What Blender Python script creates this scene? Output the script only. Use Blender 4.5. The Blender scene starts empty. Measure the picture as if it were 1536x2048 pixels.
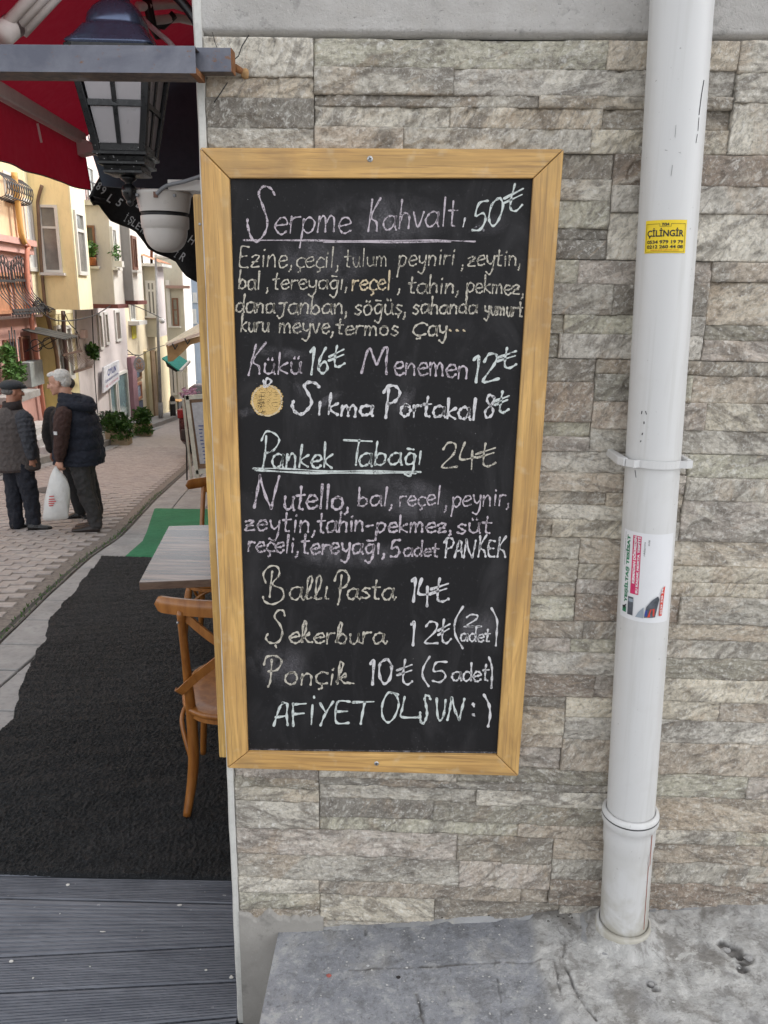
import bpy, math, random
import numpy as np
from mathutils import Vector, Matrix
random.seed(7); rng = np.random.default_rng(7)
scene = bpy.context.scene
COL = scene.collection
# ------------------------------------------------------------------ camera, light, exposure
CAM = np.array([0.0, -1.69, 1.576]); FPX = 1538.0
def _basis(yaw, pitch, roll):
    y, p, r = np.radians([yaw, pitch, roll])
    f = np.array([-np.sin(y)*np.cos(p), np.cos(y)*np.cos(p), -np.sin(p)])
    rt = np.array([np.cos(y), np.sin(y), 0.0]); up = np.cross(rt, f)
    return rt*np.cos(r)+up*np.sin(r), -rt*np.sin(r)+up*np.cos(r), f
RT, UP, FW = _basis(1.646, 15.65, 0.975)
cam_data = bpy.data.cameras.new('camera'); cam = bpy.data.objects.new('camera', cam_data); COL.objects.link(cam)
cam_data.sensor_fit = 'VERTICAL'; cam_data.sensor_height = 36.0; cam_data.lens = 36.0*FPX/2048.0
cam_data.clip_start = 0.05; cam_data.clip_end = 600
m = Matrix((( RT[0], UP[0], -FW[0], CAM[0]), (RT[1], UP[1], -FW[1], CAM[1]), (RT[2], UP[2], -FW[2], CAM[2]), (0, 0, 0, 1)))
cam.matrix_world = m
scene.camera = cam
SUN_AZ, SUN_EL = 72.0, 52.0          # degrees clockwise from +Y, degrees up
world = bpy.data.worlds.new('World'); scene.world = world; world.use_nodes = True
wn = world.node_tree.nodes; wl = world.node_tree.links
sky = wn.new('ShaderNodeTexSky'); sky.sky_type = 'NISHITA'; sky.sun_disc = False
sky.sun_elevation = math.radians(SUN_EL); sky.sun_rotation = math.radians(SUN_AZ); sky.air_density = 1.0; sky.dust_density = 2.0; sky.ozone_density = 1.0
bg = wn['Background']; hsv = wn.new('ShaderNodeHueSaturation'); hsv.inputs['Saturation'].default_value = 0.16; wl.new(sky.outputs[0], hsv.inputs['Color']); wl.new(hsv.outputs[0], bg.inputs[0]); bg.inputs[1].default_value = 0.15   # thin cloud veil
sd = bpy.data.lights.new('sun', 'SUN'); sd.energy = 1.5; sd.angle = math.radians(11); sd.color = (1.0, 0.95, 0.86)
sun = bpy.data.objects.new('sun', sd); COL.objects.link(sun)
_a, _e = math.radians(SUN_AZ), math.radians(SUN_EL)
sdir = Vector((math.sin(_a)*math.cos(_e), math.cos(_a)*math.cos(_e), math.sin(_e)))
sun.rotation_euler = sdir.to_track_quat('Z', 'Y').to_euler(); sun.location = (6, 0, 14)
vs = scene.view_settings; scene.display_settings.display_device = 'sRGB'
vs.view_transform = 'Standard'; vs.look = 'None'; vs.gamma = 1.0; vs.use_curve_mapping = False; vs.exposure = 1.5
try:
    scene.cycles.max_bounces = 8; scene.cycles.diffuse_bounces = 4; scene.cycles.use_denoising = True
except Exception: pass
# ------------------------------------------------------------------ helpers
def ray(px, py): return RT*(px-768)/FPX - UP*(py-1024)/FPX + FW
def on(px, py, n, k):
    v = ray(px, py); n = np.asarray(n, float); return CAM + v*(k-n@CAM)/(n@v)
def onY(px, py, Y=0.0): return on(px, py, (0, 1, 0), Y)
def onZ(px, py, Z): return on(px, py, (0, 0, 1), Z)
def onX(px, py, X): return on(px, py, (1, 0, 0), X)
ZD = -0.374
def gz(y): return ZD - 0.1*max(0.0, y-1.0)
def onS(px, py, dz=0.0): return on(px, py, (0, 0.1, 1), ZD+0.1+dz)
def nrm(v): v = np.asarray(v, float); return v/np.linalg.norm(v)
def vnoise(x, y, seed):
    xi = np.floor(x); yi = np.floor(y); fx = x-xi; fy = y-yi
    fx = fx*fx*(3-2*fx); fy = fy*fy*(3-2*fy)
    def h(a, b):
        v = np.sin(a*127.1+b*311.7+seed*74.7)*43758.5453; return v-np.floor(v)
    return (h(xi, yi)*(1-fx)+h(xi+1, yi)*fx)*(1-fy)+(h(xi, yi+1)*(1-fx)+h(xi+1, yi+1)*fx)*fy
def fbm(x, y, seed, o=4):
    s = 0; a = .5
    for i in range(o):
        s = s+a*vnoise(x*2**i+i*13.1, y*2**i-i*7.7, seed+i); a *= .5
    return s
class MB:
    def __init__(s): s.v = []; s.f = []; s.n = 0; s.sm = []
    def add(s, V, F, smooth=False):
        V = np.asarray(V, float).reshape(-1, 3); s.v.append(V); s.f += [tuple(int(i)+s.n for i in f) for f in F]
        s.sm += [smooth]*len(F); s.n += len(V); return s
    def box(s, a, b, fr=None):
        x0, y0, z0 = a; x1, y1, z1 = b
        V = np.array([(x0,y0,z0),(x1,y0,z0),(x1,y1,z0),(x0,y1,z0),(x0,y0,z1),(x1,y0,z1),(x1,y1,z1),(x0,y1,z1)], float)
        if fr is not None: V = fr(V)
        return s.add(V, [(0,3,2,1),(4,5,6,7),(0,1,5,4),(1,2,6,5),(2,3,7,6),(3,0,4,7)])
    def prism(s, P, d):
        P = np.asarray(P, float); n = len(P); V = np.vstack([P, P+np.asarray(d, float)])
        F = [tuple(range(n))[::-1], tuple(range(n, 2*n))]+[(i, (i+1) % n, n+(i+1) % n, n+i) for i in range(n)]
        return s.add(V, F)
    def bar(s, p, q, w, h=None, up=(0,0,1)):
        h = h or w; p = np.asarray(p, float); q = np.asarray(q, float); d = nrm(q-p)
        u = np.cross(d, up)
        if np.linalg.norm(u) < 1e-5: u = np.cross(d, (0,1,0))
        u = nrm(u); v = np.cross(u, d)
        V = [e+u*sx*w/2+v*sy*h/2 for e in (p, q) for sx, sy in ((-1,-1),(1,-1),(1,1),(-1,1))]
        return s.add(V, [(3,2,1,0),(4,5,6,7),(0,1,5,4),(1,2,6,5),(2,3,7,6),(3,0,4,7)])
    def tube(s, P, r, n=10, caps=True, flat=1.0, up=(0,0,1), smooth=True):
        P = [np.asarray(p, float) for p in P]; m_ = len(P)
        R_ = [r]*m_ if np.isscalar(r) else list(r); V = []; pu = None
        for i in range(m_):
            d = nrm(P[min(i+1, m_-1)]-P[max(i-1, 0)])
            if pu is None:
                u = np.cross(d, up)
                if np.linalg.norm(u) < 1e-4: u = np.cross(d, (0,1,0))
            else: u = pu-d*(pu@d)
            u = nrm(u); pu = u; w = np.cross(u, d)
            for k in range(n):
                a = 2*math.pi*k/n; V.append(P[i]+u*math.cos(a)*R_[i]+w*math.sin(a)*R_[i]*flat)
        F = [(i*n+k, i*n+(k+1) % n, (i+1)*n+(k+1) % n, (i+1)*n+k) for i in range(m_-1) for k in range(n)]
        if caps: F += [tuple(range(n))[::-1], tuple((m_-1)*n+k for k in range(n))]
        return s.add(V, F, smooth)
    def lathe(s, c, prof, n=32, ax=(0,0,1), smooth=True, a0=0, a1=2*math.pi):
        c = np.asarray(c, float); ax = nrm(ax); u = nrm(np.cross(ax, (0,1,0) if abs(ax[1]) < .9 else (1,0,0))); w = np.cross(ax, u)
        full = abs(a1-a0-2*math.pi) < 1e-6; k = n if full else n+1; V = []
        for r, h in prof:
            for i in range(k):
                a = a0+(a1-a0)*i/n; V.append(c+ax*h+(u*math.cos(a)+w*math.sin(a))*r)
        F = []
        for j in range(len(prof)-1):
            for i in range(n if full else n):
                i2 = (i+1) % k; F.append((j*k+i, j*k+i2, (j+1)*k+i2, (j+1)*k+i))
        return s.add(V, F, smooth)
    def ell(s, c, r, n=14, m=9, M3=None):
        V = []; c = np.asarray(c, float); r = np.asarray(r, float)*np.ones(3)
        for j in range(m+1):
            t = math.pi*j/m
            for i in range(n):
                a = 2*math.pi*i/n; p = np.array([math.sin(t)*math.cos(a), math.sin(t)*math.sin(a), math.cos(t)])*r
                if M3 is not None: p = M3@p
                V.append(c+p)
        return s.add(V, [(j*n+i, (j+1)*n+i, (j+1)*n+(i+1) % n, j*n+(i+1) % n) for j in range(m) for i in range(n)], True)
    def grid(s, G, smooth=True, flip=False):
        G = np.asarray(G, float); a, b = G.shape[:2]
        i = (np.arange(a-1)[:, None]*b+np.arange(b-1)[None, :]).ravel()
        F = np.stack([i, i+1, i+b+1, i+b], 1)
        if flip: F = F[:, ::-1]
        return s.add(G.reshape(-1, 3), F.tolist(), smooth)
    def mesh(s, name, off=(0,0,0)):
        V = np.vstack(s.v)-np.asarray(off, float); me = bpy.data.meshes.new(name)
        me.from_pydata(V.tolist(), [], s.f); me.polygons.foreach_set('use_smooth', s.sm); me.update(); return me
WO = {}
def _tag(o, label=None, cat=None, group=None, kind=None):
    if label: o['label'] = label
    if cat: o['category'] = cat
    if group: o['group'] = group
    if kind: o['kind'] = kind
    return o
def thing(name, label, cat, loc, group=None, kind=None):
    o = bpy.data.objects.new(name, None); COL.objects.link(o); o.empty_display_size = .1
    o.location = [float(c) for c in loc]; WO[o.name] = np.asarray(loc, float); return _tag(o, label, cat, group, kind)
def part(name, mb, mat, parent, label=None, kind=None, bevel=0, sub=0):
    off = WO[parent.name]; me = mb.mesh(name, off); o = bpy.data.objects.new(name, me); COL.objects.link(o)
    o.parent = parent; WO[o.name] = off; me.materials.append(mat)
    if bevel:
        b = o.modifiers.new('b', 'BEVEL'); b.width = bevel; b.segments = 2; b.limit_method = 'ANGLE'
    if sub: q = o.modifiers.new('s', 'SUBSURF'); q.levels = q.render_levels = sub
    return _tag(o, label, None, None, kind)
def single(name, mb, mat, label=None, cat=None, group=None, kind=None, bevel=0):
    V = np.vstack(mb.v); off = np.array([V[:,0].mean(), V[:,1].mean(), V[:,2].min()])
    me = mb.mesh(name, off); o = bpy.data.objects.new(name, me); COL.objects.link(o); o.location = off.tolist(); WO[o.name] = off
    me.materials.append(mat)
    if bevel:
        b = o.modifiers.new('b', 'BEVEL'); b.width = bevel; b.segments = 2; b.limit_method = 'ANGLE'
    return _tag(o, label, cat, group, kind)
def copy_tree(o, dloc=(0,0,0), parent=None):
    c = o.copy(); COL.objects.link(c)
    if parent is None: c.location = o.location+Vector([float(q) for q in dloc]); WO[c.name] = np.array(c.location)
    else: c.parent = parent; WO[c.name] = WO[parent.name]
    for ch in list(o.children): copy_tree(ch, parent=c)
    return c
def lin(r, g, b):
    f = lambda c: (c/255/12.92 if c/255 <= .04045 else ((c/255+.055)/1.055)**2.4)
    return (f(r), f(g), f(b))
# ------------------------------------------------------------------ materials
class NT:
    def __init__(s, name):
        s.m = bpy.data.materials.new(name); s.m.use_nodes = True; s.t = s.m.node_tree; s.b = s.t.nodes['Principled BSDF']
        s.tc = s.t.nodes.new('ShaderNodeTexCoord')
    def n(s, ty, **k):
        q = s.t.nodes.new('ShaderNode'+ty)
        for a, b in k.items(): setattr(q, a, b)
        return q
    def l(s, a, b): s.t.links.new(a, b)
    def mapc(s, scale=(1,1,1), rot=(0,0,0), rand=False, src='Object', pre=None):
        mp = s.n('Mapping'); mp.inputs['Scale'].default_value = scale; mp.inputs['Rotation'].default_value = rot
        out = s.tc.outputs[src]
        if pre: m0 = s.n('Mapping'); m0.inputs['Rotation'].default_value = pre; s.l(out, m0.inputs[0]); out = m0.outputs[0]
        s.l(out, mp.inputs[0]); out = mp.outputs[0]
        if rand:
            oi = s.n('ObjectInfo'); mu = s.n('Math', operation='MULTIPLY'); mu.inputs[1].default_value = 97.3; s.l(oi.outputs['Random'], mu.inputs[0])
            va = s.n('VectorMath', operation='ADD'); s.l(out, va.inputs[0]); s.l(mu.outputs[0], va.inputs[1]); out = va.outputs[0]
        return out
    def noise(s, vec, scale, detail=4, rough=.55, dist=0.0):
        q = s.n('TexNoise'); s.l(vec, q.inputs['Vector']); q.inputs['Scale'].default_value = scale; q.inputs['Detail'].default_value = detail
        q.inputs['Roughness'].default_value = rough; q.inputs['Distortion'].default_value = dist; return q.outputs[0]
    def ramp(s, fac, stops, interp='LINEAR'):
        q = s.n('ValToRGB'); e = q.color_ramp.elements; q.color_ramp.interpolation = interp
        while len(e) > 1: e.remove(e[-1])
        for i, (p, c) in enumerate(stops):
            c = (c, c, c) if np.isscalar(c) else c
            el = e[0] if i == 0 else e.new(p)
            el.position = p; el.color = (*c, 1)
        s.l(fac, q.inputs[0]); return q.outputs[0]
    def mix(s, fac, a, b, mode='MIX'):
        q = s.n('Mix', data_type='RGBA', blend_type=mode); q.clamp_factor = True
        for i, v in ((0, fac), (6, a), (7, b)):
            if isinstance(v, (int, float)): q.inputs[i].default_value = v if i == 0 else (v, v, v, 1)
            elif isinstance(v, tuple): q.inputs[i].default_value = (*v, 1)
            else: s.l(v, q.inputs[i])
        return q.outputs[2]
    def bump(s, h, strength=.4, dist=.01, prev=None):
        q = s.n('Bump'); q.inputs['Strength'].default_value = strength; q.inputs['Distance'].default_value = dist; s.l(h, q.inputs['Height'])
        if prev is not None: s.l(prev, q.inputs['Normal'])
        return q.outputs[0]
    def done(s, col=None, rough=None, nor=None, metal=0, spec=None):
        if col is not None:
            if isinstance(col, tuple): s.b.inputs['Base Color'].default_value = (*col, 1)
            else: s.l(col, s.b.inputs['Base Color'])
        if rough is not None:
            if isinstance(rough, (int, float)): s.b.inputs['Roughness'].default_value = rough
            else: s.l(rough, s.b.inputs['Roughness'])
        if nor is not None: s.l(nor, s.b.inputs['Normal'])
        s.b.inputs['Metallic'].default_value = metal
        if spec is not None: s.b.inputs['Specular IOR Level'].default_value = spec
        return s.m
def mul(c, k): return tuple(min(1, x*k) for x in c)
def mat(name, col, rough=.6, scale=8, var=.25, dirt=.35, bump=.15, bscale=60, bd=.004, metal=0, rand=False, stretch=(1,1,1), spec=None):
    t = NT(name); v = t.mapc(stretch, rand=rand); a = t.noise(v, scale, 5, .6); b = t.noise(v, scale*7, 3, .6)
    c = t.mix(t.ramp(a, [(.3, 0), (.7, 1)]), mul(col, 1-var), mul(col, 1+var*.5))
    c = t.mix(t.ramp(b, [(.5, 0), (.75, dirt)]), c, mul(col, .55))
    rr = t.ramp(b, [(.3, max(0, rough-.1)), (.7, min(1, rough+.1))])
    return t.done(c, rr, t.bump(t.noise(v, bscale, 4, .6), bump, bd), metal, spec)
def m_stone():
    t = NT('split_face_stone'); oi = t.n('ObjectInfo'); R = math.radians
    v0 = t.mapc(rand=True); an = t.n('MapRange'); t.l(oi.outputs['Random'], an.inputs[0]); an.inputs[3].default_value = R(-38); an.inputs[4].default_value = R(52)
    def rotd(scale, extra=0):
        vr = t.n('VectorRotate', rotation_type='Y_AXIS'); t.l(v0, vr.inputs['Vector']); ad = t.n('Math', operation='ADD'); t.l(an.outputs[0], ad.inputs[0]); ad.inputs[1].default_value = extra; t.l(ad.outputs[0], vr.inputs['Angle'])
        mp = t.n('Mapping'); mp.inputs['Scale'].default_value = scale; t.l(vr.outputs[0], mp.inputs[0]); return mp.outputs[0]
    va = rotd((.8, 1, 2.4)); vb = rotd((.6, 1, 3.2), .5); vc = rotd((1, 1, 2.0), .2)
    tint = oi.outputs['Color']
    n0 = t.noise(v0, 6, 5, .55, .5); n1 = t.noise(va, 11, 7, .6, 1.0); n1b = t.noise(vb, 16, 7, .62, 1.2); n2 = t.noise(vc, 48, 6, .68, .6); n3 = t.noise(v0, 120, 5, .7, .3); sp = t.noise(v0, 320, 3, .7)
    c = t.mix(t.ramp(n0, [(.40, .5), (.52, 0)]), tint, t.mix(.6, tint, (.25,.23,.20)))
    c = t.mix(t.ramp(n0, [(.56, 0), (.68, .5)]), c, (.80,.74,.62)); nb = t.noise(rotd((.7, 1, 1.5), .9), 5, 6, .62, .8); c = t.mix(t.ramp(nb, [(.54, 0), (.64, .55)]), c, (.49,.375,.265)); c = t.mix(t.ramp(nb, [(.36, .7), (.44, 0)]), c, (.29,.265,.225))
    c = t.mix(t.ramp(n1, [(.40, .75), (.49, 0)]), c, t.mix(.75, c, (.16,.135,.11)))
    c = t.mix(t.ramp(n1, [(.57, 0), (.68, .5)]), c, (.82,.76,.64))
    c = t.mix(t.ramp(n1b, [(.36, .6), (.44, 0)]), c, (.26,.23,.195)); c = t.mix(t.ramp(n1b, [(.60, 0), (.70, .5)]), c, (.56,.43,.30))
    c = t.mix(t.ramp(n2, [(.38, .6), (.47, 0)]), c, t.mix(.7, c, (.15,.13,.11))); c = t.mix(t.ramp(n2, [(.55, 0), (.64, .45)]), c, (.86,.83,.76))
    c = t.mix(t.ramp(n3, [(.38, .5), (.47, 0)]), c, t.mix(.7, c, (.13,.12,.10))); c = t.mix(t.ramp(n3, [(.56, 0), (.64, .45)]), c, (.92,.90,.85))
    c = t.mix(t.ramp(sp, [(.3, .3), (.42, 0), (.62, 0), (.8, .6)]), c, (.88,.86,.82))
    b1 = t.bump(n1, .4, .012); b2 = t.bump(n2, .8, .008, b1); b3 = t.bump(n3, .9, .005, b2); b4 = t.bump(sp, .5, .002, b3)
    return t.done(c, .7, b4)
def m_oak(name='oiled_oak', base=(.60,.365,.125)):
    t = NT(name); v = t.mapc((1.6, 26, 26), rand=True); w = t.mapc((3, 9, 9), rand=True); u = t.mapc((6, 190, 190), rand=True)
    g = t.noise(v, 1.6, 6, .6, 1.4); c = t.mix(t.ramp(g, [(.35, 0), (.65, 1)]), mul(base, .74), mul(base, 1.18))
    c = t.mix(t.ramp(t.noise(w, 1.0, 4, .5), [(.4, .35), (.62, 0)]), c, (.40,.205,.065))
    kn = t.noise(t.mapc((1.3, 10, 10), rand=True), 1.6, 4, .5, .7); c = t.mix(t.ramp(kn, [(.46, 0), (.495, .3), (.505, .3), (.54, 0)]), c, (.36,.19,.06)); gr = t.noise(t.mapc((1,1,1), rand=True), 6, 5, .6); c = t.mix(t.ramp(gr, [(.55, 0), (.72, .4)]), c, (.30,.20,.10))
    f = t.noise(u, 1.0, 3, .6); c = t.mix(t.ramp(f, [(.36, .55), (.48, 0)]), c, (.28,.16,.07))
    c = t.mix(t.ramp(t.noise(t.mapc((9,9,9)), 3, 3, .5), [(.6, 0), (.78, .3)]), c, (.66,.55,.38))
    return t.done(c, t.ramp(g, [(.3,.42),(.7,.58)]), t.bump(f, .3, .0015))
MT = {}
MT['stone'] = m_stone(); MT['oak'] = m_oak(); MT['pine'] = m_oak('pale_pine', (.66,.42,.13))
def m_slate():
    t = NT('chalkboard_black'); v = t.mapc(); w = t.mapc((3, 1, 1.2), (0, .5, 0))
    sm = t.noise(w, 3.2, 5, .62, .9); fi = t.noise(v, 150, 3, .7)
    c = t.mix(t.ramp(sm, [(.5, 0), (.8, .22)]), (.014,.0135,.0145), (.13,.125,.13))
    c = t.mix(t.ramp(fi, [(.62, 0), (.8, .12)]), c, (.3,.3,.3))
    return t.done(c, .62, t.bump(fi, .25, .0006), spec=.2)
MT['slate'] = m_slate()
def m_chalk(name, col, thr=.47):
    t = NT(name); v = t.mapc(); f = t.noise(v, 420, 3, .75); g = t.noise(v, 60, 3, .6)
    ad = t.n('Math', operation='ADD'); t.l(f, ad.inputs[0]); mu = t.n('Math', operation='MULTIPLY'); t.l(g, mu.inputs[0]); mu.inputs[1].default_value = .55; t.l(mu.outputs[0], ad.inputs[1])
    a = t.ramp(ad.outputs[0], [(thr+.15, 0), (thr+.29, .97)])
    t.l(a, t.b.inputs['Alpha']); return t.done(col, .95, spec=.1)
CH = {'p': m_chalk('chalk_pink', (.55,.485,.525), .475), 'w': m_chalk('chalk_white', (.66,.645,.65), .445), 'c': m_chalk('chalk_cream', (.56,.52,.44), .475),
      'y': m_chalk('chalk_orange', (.62,.51,.35), .44), 'g': m_chalk('chalk_pale', (.62,.66,.635), .445), 'o': m_chalk('chalk_fruit', (.62,.42,.17), .46), 'd': m_chalk('chalk_smudge', (.25,.24,.26), .62)}
def _unused(): pass
def m_concrete(name, a, b, warm=(.30,.28,.25), sc=2.5, bs=.5, pit=.36):
    t = NT(name); v = t.mapc(); n1 = t.noise(v, sc, 6, .6, .6); n2 = t.noise(v, sc*4, 6, .65); n3 = t.noise(v, 150, 5, .75)
    c = t.mix(t.ramp(n1, [(.38, 0), (.6, 1)]), a, b)
    c = t.mix(t.ramp(n2, [(.55, 0), (.7, .7)]), c, warm)
    c = t.mix(t.ramp(n2, [(.3, .7), (.42, 0)]), c, mul(a, .6))
    c = t.mix(t.ramp(n3, [(.6, 0), (.78, .5)]), c, mul(b, 1.6))
    c = t.mix(t.ramp(n3, [(pit-.06, .8), (pit, 0)]), c, mul(a, .4))
    return t.done(c, .85, t.bump(n3, bs, .003, t.bump(n2, .35, .01)))
MT['concrete'] = m_concrete('worn_concrete', (.16,.165,.185), (.235,.24,.26))
MT['rough_mortar'] = m_concrete('lumpy_mortar', (.20,.20,.20), (.36,.36,.36), (.42,.40,.35), 5, .9)
MT['render'] = m_concrete('grey_render', (.28,.265,.24), (.36,.34,.31), (.30,.28,.25), 3, .3)
MT['stucco'] = m_concrete('pitted_stucco', (.44,.42,.395), (.52,.50,.475), (.47,.445,.41), 6, 1.0, .38)
MT['grout'] = mat('dark_grout', (.10,.095,.085), .9)
MT['white_trim'] = mat('aged_white_trim', (.62,.61,.57), .45, 20, .12, .3)
def m_pvc():
    t = NT('weathered_pvc'); st = t.noise(t.mapc((16, 16, .7)), 3, 5, .6, .4); d = t.noise(t.mapc(), 7, 5, .6, .3); sp = t.noise(t.mapc(), 90, 3, .6); sx = t.n('SeparateXYZ'); t.l(t.tc.outputs['Object'], sx.inputs[0])
    c = t.mix(t.ramp(st, [(.5, 0), (.72, .5)]), (.60,.595,.585), (.47,.46,.43)); c = t.mix(t.ramp(d, [(.56, 0), (.7, .3)]), c, (.50,.49,.46)); c = t.mix(t.ramp(sp, [(.70, 0), (.74, .6)]), c, (.22,.21,.19))
    lo = t.ramp(sx.outputs[2], [(0, 1), (.16, .35), (.32, 0)]); g = t.n('Math', operation='MULTIPLY'); t.l(lo, g.inputs[0]); t.l(t.ramp(d, [(.38, 0), (.50, 1)]), g.inputs[1]); c = t.mix(g.outputs[0], c, (.36,.335,.27))
    return t.done(c, .38, t.bump(d, .06, .002))
MT['pvc'] = m_pvc()
MT['deck'] = None
def m_deck():
    t = NT('grey_composite_deck'); v = t.mapc((1.5, 22, 22), rand=True); g = t.noise(v, 2, 5, .6); d = t.noise(t.mapc(rand=True), 5, 5, .6); s_ = t.noise(t.mapc(rand=True), 45, 3, .6)
    c = t.mix(t.ramp(g, [(.3, 0), (.7, 1)]), (.10,.108,.13), (.185,.195,.22))
    c = t.mix(t.ramp(d, [(.5, 0), (.75, .55)]), c, (.20,.21,.235))
    c = t.mix(t.ramp(d, [(.3, .6), (.44, 0)]), c, (.075,.08,.095)); c = t.mix(t.ramp(s_, [(.70, 0), (.73, .7)]), c, (.42,.42,.42)); geo = t.n('NewGeometry'); sv = t.noise(t.mapc((2, 160, 1), rand=True), 3, 3, .6); c = t.mix(t.ramp(sv, [(.42, .45), (.5, 0)]), c, (.06,.066,.08))
    return t.done(c, .62, t.bump(g, .3, .002))
MT['deck'] = m_deck()
def m_carpet():
    t = NT('black_loop_mat'); v = t.mapc((1, 1, 1)); n = t.noise(v, 140, 3, .75, 1.8); n2 = t.noise(v, 1.6, 4, .6); n3 = t.noise(v, 320, 2, .6)
    c = t.mix(t.ramp(n, [(.42, 0), (.62, 1)]), (.0025,.003,.0035), (.030,.034,.038))
    c = t.mix(t.ramp(n2, [(.42, 0), (.62, .55)]), c, (.035,.037,.04)); c = t.mix(t.ramp(n3, [(.60, 0), (.68, .8)]), c, (.15,.16,.16))
    return t.done(c, .55, t.bump(n, 1.0, .02), spec=.4)
MT['mat'] = m_carpet()
MT['turf'] = mat('green_felt', (.030,.19,.085), .95, 3, .25, .3, .8, 250, .003)
MT['steel'] = None
def m_steel():
    t = NT('rusty_painted_steel'); v = t.mapc((.8, 1, 1)); n = t.noise(v, 9, 6, .65, .5); n2 = t.noise(v, 50, 4, .7)
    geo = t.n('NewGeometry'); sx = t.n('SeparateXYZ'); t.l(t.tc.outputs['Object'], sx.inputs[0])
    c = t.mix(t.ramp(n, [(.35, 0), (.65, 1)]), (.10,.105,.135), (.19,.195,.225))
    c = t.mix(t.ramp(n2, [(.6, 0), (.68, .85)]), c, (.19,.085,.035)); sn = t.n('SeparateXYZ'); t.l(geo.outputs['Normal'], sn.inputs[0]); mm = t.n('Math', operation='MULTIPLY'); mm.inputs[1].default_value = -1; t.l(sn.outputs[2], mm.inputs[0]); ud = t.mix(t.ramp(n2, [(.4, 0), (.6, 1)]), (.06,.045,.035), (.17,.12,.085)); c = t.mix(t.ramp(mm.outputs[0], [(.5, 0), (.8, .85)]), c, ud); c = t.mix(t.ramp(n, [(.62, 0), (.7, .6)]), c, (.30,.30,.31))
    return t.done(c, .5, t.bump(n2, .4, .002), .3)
MT['steel'] = m_steel()
MT['rust'] = mat('bare_rust', (.24,.10,.035), .85, 30, .5, .6, .5, 90)
MT['black_iron'] = mat('black_cast_iron', (.010,.0105,.012), .33, 12, .3, .1, .1, 40, .002, spec=.5)
MT['cap_blue_sheen'] = mat('black_cap_sheen_tint', (.10,.13,.215), .26, 6, .3, .3, .1, 60, .003, .55, spec=.8)  # blue reflected sheen of the black cap put into its base colour
MT['frost'] = mat('frosted_pane', (.42,.40,.41), .35, 6, .12, .1, .05)
def m_cloth_tr(name, c, k=.5):
    m = mat(name, c, .8, 5, .15, .15, .2, 300, .001); t = m.node_tree; out = [n for n in t.nodes if n.type == 'OUTPUT_MATERIAL'][0]; b = t.nodes['Principled BSDF']
    tr = t.nodes.new('ShaderNodeBsdfTranslucent'); tr.inputs[0].default_value = (*c, 1); mx = t.nodes.new('ShaderNodeMixShader'); mx.inputs[0].default_value = k
    t.links.new(b.outputs[0], mx.inputs[1]); t.links.new(tr.outputs[0], mx.inputs[2]); t.links.new(mx.outputs[0], out.inputs[0]); return m
MT['red'] = m_cloth_tr('red_awning_cloth', (.34,.010,.028), .30)
MT['red_edge'] = MT['red']
MT['alu'] = mat('cream_powdercoat', (.70,.62,.58), .45, 10, .12, .15)
MT['black_panel'] = mat('black_canvas', (.034,.050,.072), .7, 6, .2, .1, .2, 200, .001)
MT['black_cloth'] = mat('black_valance_cloth', (.012,.011,.011), .75, 6, .3, .1, .3, 80, .004)
MT['cream_plastic'] = mat('cream_plastic', (.60,.57,.54), .35, 6, .05, .06, .02)
MT['grey_cable'] = mat('grey_cable', (.25,.26,.28), .5)
MT['black'] = mat('matte_black', (.012,.012,.013), .5)
MT['zinc'] = mat('zinc_screw', (.5,.5,.5), .35, metal=.8)
MT['letter'] = mat('white_print', (.62,.62,.62), .7)
MT['beech'] = None
def m_beech():
    t = NT('stained_beech'); v = t.mapc((9, 9, 1.2)); g = t.noise(v, 4, 5, .6, .5)
    c = t.mix(t.ramp(g, [(.3, 0), (.7, 1)]), (.21,.072,.014), (.36,.145,.034))
    return t.done(c, .28, t.bump(g, .1, .001), spec=.5)
MT['beech'] = m_beech()
def m_tabletop():
    t = NT('laminate_top'); v = t.mapc((1.2, 14, 14)); g = t.noise(v, 1.2, 5, .55, .8)
    c = t.mix(t.ramp(g, [(.4, 0), (.6, 1)]), (.055,.035,.026), (.27,.18,.13)); return t.done(c, .22, None, spec=.4)
MT['laminate'] = m_tabletop()
def m_edge():
    t = NT('laminate_edge'); v = t.mapc((3, 60, 60)); g = t.noise(v, 1.2, 5, .55, .8)
    return t.done(t.mix(t.ramp(g, [(.3, 0), (.7, 1)]), (.11,.065,.045), (.20,.13,.09)), .4)
MT['laminate_edge'] = m_edge()
def m_paver(rand=True, brick=False):
    t = NT('paver_clay' if rand else 'paver_far'); v = t.mapc(rand=rand); n = t.noise(v, 14, 5, .65); f = t.noise(v, 120, 3, .7); big = t.noise(t.mapc(src='Object'), .8, 4, .6)
    oi = t.n('ObjectInfo'); base = t.ramp(oi.outputs['Random'], [(0, (.40,.355,.325)), (.35, (.46,.41,.375)), (.65, (.39,.355,.335)), (1, (.51,.46,.42))]) if rand else t.ramp(t.noise(t.mapc((5,9,1)), 1, 2, .5), [(.3, (.39,.345,.32)), (.7, (.49,.44,.41))])
    c = t.mix(t.ramp(n, [(.4, .4), (.6, 0)]), base, (.22,.185,.17)); c = t.mix(t.ramp(f, [(.6, 0), (.75, .5)]), c, (.36,.33,.31))
    c = t.mix(t.ramp(big, [(.5, 0), (.7, .4)]), c, (.33,.30,.29))
    return t.done(c, .8, t.bump(f, .4, .003))
MT['paver'] = m_paver(); MT['paver_far'] = m_paver(False)
MT['sand_joint'] = mat('joint_grit', (.23,.20,.175), .95, 30, .4, .5)
MT['kerb'] = mat('kerb_stone', (.30,.29,.275), .8, 6, .25, .5, .4, 70)
MT['gutter'] = mat('pale_slab', (.34,.33,.32), .8, 4, .25, .45, .35, 70)
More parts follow.
